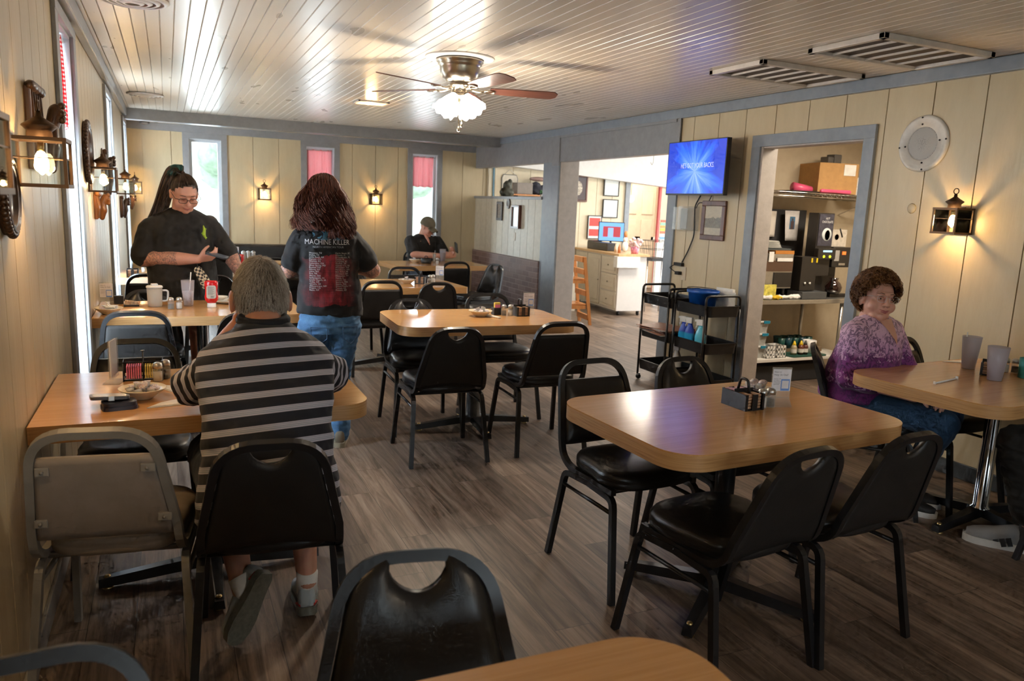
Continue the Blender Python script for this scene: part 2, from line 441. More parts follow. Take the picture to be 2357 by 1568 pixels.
# ------------------------------------------------------------------ the setting
XL, XR, YB, YF, ZC = -0.43, 4.28, 10.85, -3.6, 2.43
def panel_wall(name, plane, axis, s0, s1, z0, z1, holes, mat, pw=.33, gap=.007, off=0.0, out=.012, thick=.10, side=1):
    """vertical boards with real grooves between them; axis 'y': wall lies in x=plane, facing -side*x"""
    mb = MB()
    def rect(a, b, c, d, d0, d1):
        lo, hi = sorted((plane+side*d0, plane+side*d1))
        if axis == 'y': mb.box(lo, hi, a, b, c, d)
        else: mb.box(a, b, lo, hi, c, d)
    def cut(a, b, d0, d1):
        ss = sorted({a, b, *[h[0] for h in holes if a < h[0] < b], *[h[1] for h in holes if a < h[1] < b]})
        for p, q in zip(ss, ss[1:]):
            mid = (p+q)/2; zs = [(z0, z1)]
            for h in holes:
                if h[0] < mid < h[1]:
                    nz = []
                    for lo, hi in zs:
                        if h[2] > lo: nz.append((lo, min(hi, h[2])))
                        if h[3] < hi: nz.append((max(lo, h[3]), hi))
                    zs = nz
            for lo, hi in zs:
                if hi-lo > 1e-4: rect(p, q, lo, hi, d0, d1)
    cut(s0, s1, out, thick)
    s = s0+off
    edges = [s0]
    while s < s1:
        if s > s0+.01: edges.append(s)
        s += pw
    edges.append(s1)
    for a, b in zip(edges, edges[1:]): cut(a+gap/2, b-gap/2, 0, out)
    o = mb.build(name, mat); tag(o, kind='structure'); return o
def struct(name, mb, mat, parent=None):
    o = mb.build(name, mat, parent)
    if parent is None: tag(o, kind='structure')
    return o

# floor and ceiling
struct('floor', MB().box(XL-.1, 9.6, YF-.1, YB+2.2, -.06, 0), FLOOR)
mb = MB(); x = XL
random.seed(3)
while x < XR:                                             # tongue-and-groove ceiling boards along the room
    w = .0715; b = min(x+w, XR)
    ys = [YF, random.uniform(-2, 3), random.uniform(3.5, 8), 10.0]
    for ya, yb in zip(ys, ys[1:]):
        g = .0006
        c = [V((x+.004, 0, ZC)), V((b-.004, 0, ZC)), V((b, 0, ZC+.008)), V((b, 0, ZC+.02)), V((x, 0, ZC+.02)), V((x, 0, ZC+.008))]
        vs = [V((p.x, ya+g, p.z)) for p in c]+[V((p.x, yb-g, p.z)) for p in c]
        mb._new(vs, [(0, 1, 2, 3, 4, 5), (11, 10, 9, 8, 7, 6)]+[(k, (k+1) % 6, 6+(k+1) % 6, 6+k) for k in range(6)])
    x = b
mb.box(XL-.1, XR+.1, YF-.1, 10.1, ZC+.018, ZC+.08)
struct('ceiling', mb, CEIL)
struct('trim_1', MB().box(XL, 4.42, 9.9, 10.06, 2.305, 2.44, bev=.006), GREY)      # the beam across the room
struct('ceiling_2', MB().box(XL-.1, XR, 10.06, YB+.1, 2.36, 2.44), CEIL)
# left wall with its tall narrow windows
LW = [(4.08, 4.70, .45, 2.27), (7.05, 7.70, .45, 2.27), (9.72, 10.35, .45, 2.27), (-1.2, -.6, .45, 2.27), (-2.9, -2.3, .45, 2.27)]  # the last two are unseen, added behind the camera for ambient daylight
panel_wall('wall_left', XL, 'y', YF, YB, 0, ZC, LW, WALL, pw=.203, gap=.006, side=-1, off=.05)
BW = [(.275, .675, .45, 2.2), (1.76, 2.15, .45, 2.2), (3.27, 3.66, .45, 2.2)]
panel_wall('wall_back', YB, 'x', XL, 6.95, 0, 2.5, BW, WALL, pw=.332, off=.17)
DOOR = (3.77, 4.76, 0, 2.045); OPEN = (5.87, YB, 0, 2.05)
panel_wall('wall_right', XR, 'y', YF, OPEN[1], 0, ZC, [DOOR, OPEN], WALL, pw=.333, off=.243, thick=.09)
panel_wall('wall_front', YF, 'x', XL, XR, 0, ZC, [(.7, 3.1, .9, 2.1)], WALL, side=-1)
# crown moulding, headers, corner boards and baseboards
struct('trim_2', MB().box(XL+.001, XL+.05, YF, 9.9, ZC-.09, ZC-.002, bev=.008), GREY)
struct('trim_3', MB().box(XR-.04, XR+.02, YF, 9.9, ZC-.085, ZC-.002, bev=.006), GREYB)
struct('trim_4', MB().box(XL, 4.25, YB-.03, YB+.005, 2.27, 2.37), GREY)
mb = MB()
mb.box(XR-.022, XR+.09, 5.82, 10.83, 2.045, 2.35)
mb.box(XR-.032, XR-.022, 5.86, 8.16, 2.318, 2.35); mb.box(XR-.03, XR-.022, 5.80, 5.84, 2.045, 2.345)
mb.box(XR-.034, XR-.021, 8.12, 8.30, 2.0, 2.40)
struct('trim_5', mb, GREY)
mb = MB(); mb.box(XR-.018, XR+.09, 5.80, 5.93, 0, 2.05); struct('trim_6', mb, GREYB)
# the doorway into the back kitchen: casing and deep jamb
mb = MB()
for a, b in ((3.685, 3.775), (4.755, 4.85)): mb.box(XR-.022, XR, a, b, 0, 2.04)
mb.box(XR-.022, XR, 3.685, 4.85, 2.0401, 2.13, bev=.003)
struct('trim_7', mb, GREYB)
mb = MB(); mb.box(XR-.005, XR+.145, 4.735, 4.775, 0, 2.05); mb.box(XR-.005, XR+.12, 3.75, 3.775, 0, 2.05); mb.box(XR, XR+.12, 3.77, 4.76, 2.03, 2.05)
struct('trim_8', mb, PILLAR)
mb = MB(); mb.box(XR-.014, XR, YF, 3.685, 0, .095, bev=.004); mb.box(XR-.014, XR, 4.85, 5.80, 0, .095, bev=.004)
struct('baseboard_right', mb, m_paint('dark_base', (.045, .055, .065), (.07, .08, .09), .5))
struct('baseboard_left', MB().box(XL, XL+.014, YF, YB, 0, .09, bev=.004), GREY)
struct('baseboard_back', MB().box(XL, 4.2, YB-.014, YB, 0, .09, bev=.004), GREY)

PG = pane_glass(); FROSTP = frosted_pane()
FR = m_paint('window_frame_paint', (.60, .63, .66), (.68, .71, .74), .35, .4)
def window(idx, plane, axis, a, b, z0, z1, side, wt, tz=2.28, pane=None):
    """casing, reveal, sash and pane; side: direction out of the room"""
    def bx(mb, s0, s1, d0, d1, c0, c1, **k):
        lo, hi = sorted((plane+side*d0, plane+side*d1))
        return mb.box(lo, hi, s0, s1, c0, c1, **k) if axis == 'y' else mb.box(s0, s1, lo, hi, c0, c1, **k)
    mb = MB()
    bx(mb, a-wt, a+.004, -.018, 0, z0-.07, z1+.0, bev=.003); bx(mb, b-.004, b+wt, -.018, 0, z0-.07, z1, bev=.003)
    bx(mb, a-wt, b+wt, -.02, 0, z1-.002, tz, bev=.003); bx(mb, a-wt-.02, b+wt+.02, -.05, 0, z0-.03, z0+.002, bev=.003)
    o = mb.build('window_%d' % idx, GREY); tag(o, kind='structure')
    mb = MB()
    bx(mb, a, a+.012, .001, .115, z0, z1); bx(mb, b-.012, b, .001, .115, z0, z1); bx(mb, a+.012, b-.012, .001, .115, z1-.012, z1); bx(mb, a+.012, b-.012, .001, .115, z0, z0+.012)
    bx(mb, a+.0121, a+.045, .07, .11, z0+.0121, z1-.0121); bx(mb, b-.045, b-.0121, .07, .11, z0+.0121, z1-.0121)
    bx(mb, a+.045, b-.045, .071, .109, z0+.0121, z0+.04); bx(mb, a+.045, b-.045, .071, .109, z1-.04, z1-.0121)
    mb.build('window_frame', FR, o)
    bx(mb2 := MB(), a+.03, b-.03, .087, .092, z0+.03, z1-.03); mb2.build('window_pane', pane or PG, o)
    return o
for i, h in enumerate(LW): window(i+1, XL, 'y', *h, -1, .10, 2.32, FROSTP)
for i, h in enumerate(BW): window(i+6, YB, 'x', *h, 1, .07)
window(9, YF, 'x', .7, 3.1, .9, 2.1, -1, .08, 2.2)  # unseen rear window, added to let ambient daylight in

# half wall: boards above painted brick, grey cap, and the pillar where it ends
mb = MB(); y = 8.56; k = 0
while y < YB-.01:
    b = min(y+.205, YB); mb.box(XR-.004, XR+.012, y+.003, b-.003, .83, 1.60); y = b
mb.box(XR+.012, XR+.13, 8.56, YB, 0, 1.60)
struct('wall_divider', mb, m_paint('pale_board_paint', (.50, .44, .33), (.60, .53, .41), .4, .4))
struct('wall_divider_brick', MB().box(XR-.03, XR+.0119, 8.56, YB-.001, 0, .83), BRICK)
struct('trim_9', MB().box(XR-.03, XR+.16, 8.555, YB-.001, 1.60, 1.635, bev=.004), GREY)
mb = MB(); mb.box(XR-.012, XR+.012, 8.155, 8.565, 0, 2.36, bev=.004); struct('trim_10', mb, GREYB)
mb = MB(); mb.box(XR+.01, XR+.262, 8.15, 8.56, 0, 2.36, bev=.004); struct('trim_11', mb, PILLAR)

# ------------------------------------------------------------------ the next room and the back kitchen
LIGHTW = m_paint('bright_cream_wall', (.70, .58, .38), (.76, .64, .43), .6)
CREAM2 = m_paint('light_board_wall', (.70, .61, .45), (.76, .67, .50), .55)
mb = MB(); mb.box(XR+.16, 9.5, 5.75, YB+2.2, 2.62, 2.7); struct('ceiling_3', mb, m_paint('pale_ceiling', (.62, .60, .58), (.68, .66, .64), .5))
# its far wall drops to a sloping soffit
mb = MB()
mb.prism([(4.4, 2.12), (8.6, 1.86), (8.6, 2.65), (4.4, 2.65)], YB-.25, YB-.02, Matrix(((1, 0, 0, 0), (0, 0, 1, 0), (0, 1, 0, 0), (0, 0, 0, 1))))
struct('ceiling_4', mb, m_paint('soffit', (.66, .65, .64), (.72, .71, .70), .5))
panel_wall('wall_counter', YB-.06, 'x', 4.46, 6.93, 0, 2.2, [], CREAM2, pw=.30, off=.1, thick=.055)
struct('trim_12', MB().box(4.525, 4.545, YB-.085, YB-.06, 1.6, 2.1), m_paint('blue_strip', (.10, .22, .30), (.14, .27, .36), .4))
struct('trim_13', MB().box(6.90, 6.99, YB-.09, YB+.1, 0, 2.12), GREYB)
# lobby beyond: panelled white door, glazed red-framed entrance
LOB = m_paint('lobby_wall', (.62, .47, .33), (.68, .53, .38), .6)
mb = MB(); mb.box(6.0, 9.5, YB+1.75, YB+1.85, 0, 2.65); struct('wall_lobby', mb, LOB)
struct('wall_lobby_rail', MB().box(6.95, 9.5, YB+1.70, YB+1.75, .95, 1.02), WHITE)
d = MB().box(7.95, 8.75, YB+1.70, YB+1.745, .01, 2.0, bev=.004).build('door_1', m_paint('door_cream', (.66, .52, .38), (.72, .58, .43), .5)); tag(d, kind='structure')
mb = MB()
for zz in ((.15, .7), (.85, 1.35), (1.45, 1.9)):
    for xx in (8.05, 8.43): mb.box(xx, xx+.26, YB+1.685, YB+1.702, zz[0], zz[1], bev=.01)
mb.build('door_panel', m_paint('door_cream2', (.68, .54, .40), (.74, .60, .45), .5), d)
mb = MB().ell((8.02, YB+1.66, 1.0), .03, .03, .03).build('door_handle', BRASS, d)
mb = MB(); mb.box(9.4, 9.5, 5.75, 6.9, 0, 2.65); mb.box(9.4, 9.5, 10.4, YB+1.8, 0, 2.65); mb.box(9.4, 9.5, 6.9, 10.4, 2.5, 2.65)
struct('wall_entrance', mb, LIGHTW)
REDF = plain((.55, .05, .04), .4)
d = MB(); 
for y0 in (7.0, 8.1, 9.2, 10.3): d.box(9.41, 9.46, y0, y0+.06, 0, 2.5)
d.box(9.41, 9.46, 7.0, 10.36, 2.42, 2.5); d.box(9.41, 9.46, 7.0, 10.36, 0, .12)
d = d.build('door_2', REDF); tag(d, kind='structure'); MB().box(9.43, 9.437, 7.03, 10.33, .1, 2.45).build('door_pane', PG, d)
# glass inner door of the lobby, right of the counter, with red jamb strips
d = MB(); d.box(7.60, 7.64, YB-.05, YB, 0, 2.05); d.box(7.96, 8.0, YB-.05, YB, 0, 2.05); d.box(7.6, 8.0, YB-.05, YB, 2.0, 2.06); d.box(7.6, 8.0, YB-.05, YB, 0, .1)
d = d.build('door_3', REDF); tag(d, kind='structure'); MB().box(7.63, 7.97, YB-.028, YB-.022, .1, 2.0).build('door_pane', PG, d)
# kitchen shell
KW = m_paint('kitchen_wall', (.55, .46, .33), (.61, .52, .38), .55)
mb = MB(); mb.box(XR+.09, 6.6, 5.66, 5.75, 0, 2.62); struct('wall_kitchen_back', mb, KW)
mb = MB(); mb.box(6.5, 6.6, 2.2, 5.66, 0, 2.62); mb.box(XR+.09, 6.6, 2.1, 2.2, 0, 2.62); struct('wall_kitchen_side', mb, KW)
mb = MB(); mb.box(XR+.09, 6.6, 2.1, 5.75, 2.40, 2.5); struct('ceiling_5', mb, m_paint('kitchen_ceiling', (.6, .53, .47), (.66, .59, .52), .6))
area('kitchen_ceiling_lamp', (5.3, 4.1, 2.38), (0, 0, 0), 1.0, .3, 42, (1, .86, .68))
area('counter_ceiling_lamp', (6.2, 8.3, 2.6), (0, 0, 0), 1.2, .6, 62, (1, .90, .76))
area('lobby_ceiling_lamp', (7.9, 11.8, 2.6), (0, 0, 0), .8, .5, 45, (1, .88, .74))
point('dining_fan_lamp_glow', (1.75, 4.85, 1.93), 34, (1, .86, .66), .08)
# unseen area light added behind the camera to brighten the dining room
area('rear_fill_light', (1.9, -.9, 2.40), (0, 0, 0), .5, .5, 14, (1, .78, .55))

# outside: yard and trees seen blurred through the back windows
g = MB().box(-14, 18, 12.8, 40, -.25, -.2).build('outside_lawn', plain((.5, .55, .45), .9)); tag(g, kind='structure')
LEAF = plain((.45, .55, .45), .8, var=.35, scale=3)
for i, (tx, ty, r) in enumerate([(-3.4, 30, 2.8), (2.6, 34, 2.8), (8.6, 31, 2.6), (14.8, 34, 2.8)]):
    t = thing('tree', ('leafy green tree outside the tall left back window', 'leafy green tree outside, seen through the curtained middle back window', 'leafy green tree outside, behind the man in the cap', 'leafy green tree outside, rightmost beyond the back wall')[i], 'tree', (tx, ty, -.2))
    MB().tube([(0, 0, 0), (.1, 0, 1.5), (0, .1, 2.6)], [.25, .2, .12]).build('trunk', plain((.12, .08, .05), .9), t)
    mb = MB()
    for k in range(14):
        a = random.random()*6.28; q = random.random()*r*.6; mb.ell((q*math.cos(a), q*math.sin(a), 2.6+random.random()*r*.7), r*.38, r*.38, r*.3, n=10, m=6)
    mb.build('crown', LEAF, t)
# ------------------------------------------------------------------ chairs
def back_line(z):                                     # the backrest leans: y of the frame at height z
    return -.205-(z-.44)*.135/.40
def seat_mesh(mb, dome=.022):
    N, R = 36, 7; x0, y0, a, b = 0, .005, .205, .205
    def outl(k, s):
        t = 2*PI*k/N; c, q = math.cos(t), math.sin(t); p = 3.4
        x = math.copysign(abs(c)**(2/p), c)*a*s; y = math.copysign(abs(q)**(2/p), q)*b*s
        return x*(1.04 if y > 0 else .97), y+y0
    rings = [(.93, .425), (.985, .430), (1.0, .442), (1.0, .452), (.992, .456), (1.0, .461), (.995, .475), (.95, .489), (.80, .4985), (.5, .506), (.2, .509)]
    vs = []; 
    for s, z in rings:
        for k in range(N): x, y = outl(k, s); vs.append(V((x, y, z)))
    f = [(i*N+k, i*N+(k+1) % N, (i+1)*N+(k+1) % N, (i+1)*N+k) for i in range(len(rings)-1) for k in range(N)]
    f += [tuple(range(N-1, -1, -1)), tuple((len(rings)-1)*N+k for k in range(N))]
    mb._new(vs, f, True); return mb
def make_chair(kind, label, frame, vinyl, pan, worn=None):
    t = thing('dining_chair', label, 'chair')
    H = .835 if kind == 'crescent' else .85; wt = .132 if kind == 'crescent' else .152
    F = lambda x, z: V((x, back_line(z), z))
    pts = [V((-.20, .17, .423)), V((-.20, -.15, .423)), V((-.20, -.215, .46))]+[F(-.197, .53), F(-wt-.012, H-.06), F(-wt+.0, H), F(wt, H), F(wt+.012, H-.06), F(.197, .53)]+[V((.20, -.215, .46)), V((.20, -.15, .423)), V((.20, .17, .423))]
    pts = [pts[0]]+fillet(pts[:3]+[pts[3]], .05)[1:-1]+fillet([pts[3], pts[4]*.3+pts[5]*.7, pts[6]*.7+pts[7]*.3, pts[8]], .10, 8)+fillet([pts[8]]+pts[9:], .05)[1:]
    MB().tube(pts, .0165, n=4, flat=(0, 1, .3)).build('back_frame', frame, t)
    for s in (-1, 1):                                  # inverted U on each side: a front and a rear leg
        for e in (1, -1):
            p = fillet([(s*.232, e*.245, 0), (s*.205, e*.175, .398), (s*.205, 0, .408)], .035)
            MB().tube(p, .0165, n=4, flat=(1, 0, 0)).build('leg', frame, t)
        MB().tube([(s*.212, .188, .345), (s*.212, -.188, .345)], .0085, n=6).build('stretcher', frame, t)
    for y in (.13, -.13): MB().tube([(-.2, y, .412), (.2, y, .412)], .0095, n=6).build('crossbar', frame, t)
    seat_mesh(MB()).build('seat', vinyl, t)
    if worn: MB().tube([(.205, -.06, .448), (.208, .06, .446), (.19, .16, .447)], [.004, .008, .004], n=6).build('torn_edge', worn, t)['label'] = 'torn yellow foam edge of the seat'
    # backrest: padded front (first material), plain back pan (second)
    NU, NV = 22, 12; zb = .450 if kind == 'crescent' else .50
    def top(u):
        if kind == 'crescent':
            e = abs(u); z = H-.012-.055*max(0, (e-.55)/.45)**2.2
            return z-.070*max(0, 1-(u/.56)**2)**.75
        return H-.088
    def hw(z): 
        k = (z-.53)/(H-.06-.53); w = .197+(wt+.012-.197)*k
        if kind == 'crescent' and z > H-.06: w -= .045*((z-H+.06)/.06)**2
        return w-.014
    def bot(u): return zb+(.022*(1-u*u) if kind == 'crescent' else 0)
    def P(i, j, side):
        u = i/NU*2-1; v = j/NV; z = bot(u)+(top(u)-bot(u))*v; x = u*hw(z)
        ed = min(1, 4.5*min(v, 1-v)+.12)*min(1, 4.5*(1-abs(u))+.12); ed = ed**.6
        y = back_line(z)+(.004+.026*ed if side > 0 else -.006-.006*ed)
        return V((x, y, z))
    mb = MB(); n = (NU+1)
    idx = lambda i, j, s: (0 if s > 0 else n*(NV+1))+j*n+i
    vs = [P(i, j, 1) for j in range(NV+1) for i in range(NU+1)]+[P(i, j, -1) for j in range(NV+1) for i in range(NU+1)]
    bv = [mb.b.verts.new(v) for v in vs]
    def face(q, m):
        f = mb.b.faces.new([bv[k] for k in q]); f.smooth = True; f.material_index = m
    for j in range(NV):
        for i in range(NU):
            face((idx(i, j, 1), idx(i+1, j, 1), idx(i+1, j+1, 1), idx(i, j+1, 1)), 0)
            face((idx(i, j+1, -1), idx(i+1, j+1, -1), idx(i+1, j, -1), idx(i, j, -1)), 1)
    for i in range(NU):
        face((idx(i+1, 0, 1), idx(i, 0, 1), idx(i, 0, -1), idx(i+1, 0, -1)), 1); face((idx(i, NV, 1), idx(i+1, NV, 1), idx(i+1, NV, -1), idx(i, NV, -1)), 0)
    for j in range(NV):
        face((idx(0, j, 1), idx(0, j+1, 1), idx(0, j+1, -1), idx(0, j, -1)), 0); face((idx(NU, j+1, 1), idx(NU, j, 1), idx(NU, j, -1), idx(NU, j+1, -1)), 0)
    br = mb.build('backrest', [vinyl, pan], t)
    if frame is GFRAME:
        for x, z in ((.135, .725), (.165, .56), (-.135, .725), (-.165, .56)):
            MB().box(x-.018, x+.022 if x > 0 else x+.018, back_line(z)-.018, back_line(z)-.010, z-.012, z+.012, bev=.003).lathe([(.005, 0), (.005, .004), (.001, .006)], (x, back_line(z)-.018, z), 10, Matrix.Rotation(PI/2, 3, 'X')).build('bracket', frame, br)
    return t
HOOP = make_chair('hoop', 'black hoop-back chair at the left corner of the large right table', BLACKM, VINYL, PAN)
CRES = make_chair('crescent', 'black vinyl chair with crescent cutout behind the large right table, by the carts', BLACKM, VINYL, PAN)
D = math.radians
HOOP.location = (1.725, 2.52, 0); HOOP.rotation_euler = (0, 0, PI+D(3))
CRES.location = (2.225, 2.53, 0); CRES.rotation_euler = (0, 0, PI+D(3))
chairs = [
 (CRES, 1.69, 1.90, 6, 'black chair at the large right table, left one of its two near chairs'),
 (CRES, 2.17, 1.92, 4, 'black chair leaning right at the large right table, before the woman in purple'),
 (CRES, 1.46, 4.19, -3, 'black crescent-back chair, back to the camera, at the near left of the centre table'),
 (HOOP, 2.12, 4.19, -2, 'black hoop-back chair, back to the camera, at the near right of the centre table'),
 (CRES, 1.53, 4.79, 180-3, 'black crescent-back chair facing the camera at the far left of the centre table'),
 (HOOP, 2.17, 4.93, 180-4, 'black hoop-back chair facing the camera behind the condiments of the centre table'),
 (HOOP, 1.63, 6.53, 0, 'black hoop-back chair right of the redheaded woman, at the third table back'),
 (CRES, 2.13, 6.50, -2, 'black crescent-back chair at the near right of the third table back'),
 (HOOP, 2.22, 7.20, 180+3, 'black hoop-back chair on the far side of the third table, below the capped man'),
 (HOOP, 3.02, 8.58, 4, 'tall-looking black hoop-back chair at the near side of the capped man\'s table'),
 (CRES, 3.17, 8.05, 104, 'chair turned sideways with its front cushion shining pale blue by the brick half wall'),
 (CRES, .275, 2.44, -6, 'black crescent-back chair that the man in the striped shirt sits on'),
 (HOOP, -.175, 3.42, 180, 'black hoop-back chair at the far side of the near left table'),
 (HOOP, -.17, 4.96, -2, 'black hoop-back chair at the near side of the second left table, with the pitcher'),
 (CRES, .42, 4.92, -2, 'black chair at the second left table, half hidden by the grey-haired man\'s head'),
 (CRES, -.14, 5.46, 180, 'black crescent-back chair behind the pitcher, by the left wall'),
 (HOOP, -.15, 7.12, 0, 'black hoop-back chair peeking out left of the ponytailed woman'),
 (HOOP, 1.02, 8.90, 0, 'black hoop-back chair at the rear table, above the grey-haired man\'s head'),
 (HOOP, 1.62, 7.22, 180, 'black chair partly hidden behind the redheaded woman\'s right arm'),
 (CRES, .36, 1.00, 180-11, 'dark chair in the foreground, leather front towards the camera, bottom centre'),
 (HOOP, -.20, .83, 180+4, 'blurred dark hoop-back chair cut off at the bottom left corner'),
 (HOOP, 3.86, 2.66, 180+3, 'black hoop-back chair between the woman in purple and the right wall'),
 (CRES, 3.42, 2.76, 180+43, 'black chair that the woman in purple sits on'),
 (CRES, 3.72, 1.72, 0, 'black chair at the right edge, only a front leg showing beside a grey sneaker'),
 (CRES, .335, 7.14, 0, 'black chair that the hidden diner sits on, behind the ponytailed woman'),
 (HOOP, 1.02, 6.75, -90, 'black chair at the left end of the third table, between the two women'),
]
for proto, x, y, deg, lab in chairs: copy_tree(proto, (x, y, 0), D(deg), lab)
WORN = make_chair('hoop', 'black chair at the near left table, torn yellow foam on its seat edge', BLACKM, VINYL, PAN, plain((.45, .26, .06), .8))
# the torn chair is the one facing the camera at the near left table
for o in [c for c in bpy.data.objects if c.parent is None and c.get('label', '').startswith('black hoop-back chair at the far side of the near left')]:
    WORN.location = o.location; WORN.rotation_euler = o.rotation_euler
    for k in [k for k in bpy.data.objects if k.parent is o]: bpy.data.objects.remove(k)
    bpy.data.objects.remove(o)
WORN.rotation_euler = (0, 0, PI); WORN.location = (-.15, 3.40, 0)
GREYC = make_chair('hoop', 'grey metal chair with taupe vinyl back at the near left table, by the wall', GFRAME, GVINYL, m_paint('taupe_vinyl', (.26, .22, .185), (.31, .26, .225), .5))
GREYC.location = (-.155, 2.555, 0); GREYC.rotation_euler = (0, 0, D(-9)); GREYC.scale = (.96, 1, 1.03)

# ------------------------------------------------------------------ tables
def make_table(label, w, d, r, base='plus', rot=0.0, col=BLACKM, colr=.038, ped=(0, 0), arm=(.40, .27), name='dining_table', rl=None, square_left=False, glides=BRASS):
    t = thing(name, label, 'table')
    o = rrect(-w/2, w/2, -d/2, d/2, r, 10)
    if square_left: o = [(w/2*1.0, -d/2)] and [p for p in o if p[0] > -w/2+r+1e-4]+[(-w/2, d/2), (-w/2, -d/2)]
    MB().prism(o, .757, .762, smooth=True).build('tabletop', TOP, t)
    s = lambda k: [(x*k if abs(x) < w/2 else x*k, y*k) for x, y in o]
    MB().prism(s(.9995), .704, .7569, smooth=True).build('edge_band', EDGE, t)
    px, py = ped
    p = MB(); p.lathe([(colr+.012, .075), (colr+.012, .085), (colr, .095), (colr, .66), (colr+.01, .68), (colr+.06, .695), (colr+.06, .704)], (px, py, 0), 20); p.build('column', col, t)
    MB().box(px-.2, px+.2, py-.025, py+.025, .690, .704).box(px-.025, px+.025, py-.2, py+.2, .690, .704).build('top_plate', BLACKM, t)
    for k in range(4):
        a = rot+k*PI/2; L = arm[k % 2]; c, q = math.cos(a), math.sin(a)
        M = Matrix(((c, -q, 0, px), (q, c, 0, py), (0, 0, 1, 0), (0, 0, 0, 1)))
        mb = MB(); n = 6; vs = []
        for i in range(n+1):
            u = i/n; x = .02+u*(L-.02); z1 = .088-.045*u; w_ = .030-.010*u; z0 = z1-.045+.012*u
            vs += [M @ V((x, -w_, z0)), M @ V((x, w_, z0)), M @ V((x, w_*.8, z1)), M @ V((x, -w_*.8, z1))]
        f = [(i*4+j, i*4+(j+1) % 4, i*4+4+(j+1) % 4, i*4+4+j) for i in range(n) for j in range(4)]+[(3, 2, 1, 0), (n*4, n*4+1, n*4+2, n*4+3)]
        mb._new(vs, f); g = mb.build('base_arm', BLACKM, t)
        e = M @ V((L-.03, 0, 0))
        MB().lathe([(.019, 0), (.022, .004), (.014, .010), (.006, .013), (.006, .03), (.012, .045), (.010, .052)], e, 14).build('glide', glides, g)
    return t
TM = make_table('large oak laminate table in the right foreground with condiment caddy and sign', 1.13, .76, .13, rot=D(33), ped=(0, 0), arm=(.38, .38))
TM.location = (1.945, 2.19, 0); TM.rotation_euler = (0, 0, D(3))
TC = make_table('oak laminate table in the centre of the room with a bowl of creamers', 1.19, .76, .13, rot=0, col=m_paint('chipped_black', (.02, .02, .02), (.09, .085, .08), .5), colr=.05, arm=(.41, .33))
TC.location = (1.86, 4.64, 0); TC.rotation_euler = (0, 0, D(-3))
TB = make_table('oak table with square corners, third back from the camera, right of the redheaded woman', 1.22, .76, .02, rot=0, arm=(.41, .33)); TB.location = (1.84, 6.72, 0); TB.rotation_euler = (0, 0, D(3))
TD = make_table('oak table where the man in the cap sits, by the back right window', 1.20, .78, .02, rot=0, arm=(.41, .33)); TD.location = (3.02, 8.98, 0); TD.rotation_euler = (0, 0, D(3))
T1 = make_table('oak table against the left wall where the man in the striped shirt sits', 1.09, .77, .10, rot=0, arm=(.41, .33), square_left=True); T1.location = (.122, 3.05, 0)
T2 = make_table('second oak table along the left wall with pitcher and ketchup bottle', 1.22, .76, .10, rot=0, col=CHROME, arm=(.41, .33), square_left=True); T2.location = (.186, 5.31, 0)
T3 = make_table('third oak table along the left wall, left of the ponytailed woman', 1.22, .76, .06, rot=0, arm=(.41, .33), square_left=True); T3.location = (.20, 7.62, 0)
T4 = make_table('rear oak table before the black banquette', 1.22, .76, .06, rot=0, arm=(.41, .33)); T4.location = (1.05, 9.16, 0)
T5 = make_table('blurred oak table at the bottom edge of the picture', 1.22, .76, .13, rot=0, arm=(.41, .33)); T5.location = (.187, .645, 0); T5.rotation_euler = (0, 0, D(-1))
TR = make_table('oak table with chrome column against the right wall', 1.17, .76, .13, rot=0, col=CHROME, colr=.036, ped=(.10, 0), arm=(.36, .33)); TR.location = (3.64, 2.31, 0); TR.rotation_euler = (0, 0, D(4))
# black banquette along the back wall
t = thing('banquette', 'black vinyl banquette bench along the back wall', 'bench', (1.35, 10.5, 0))
MB().box(-.9, .9, .18, .33, .10, .86, bev=.03).build('backrest', VINYL, t)
MB().box(-.9, .9, -.3, .19, .32, .46, bev=.03).build('seat', VINYL, t)
MB().box(-.88, .88, -.26, .3, .0, .32).build('base', BLACKP, t)

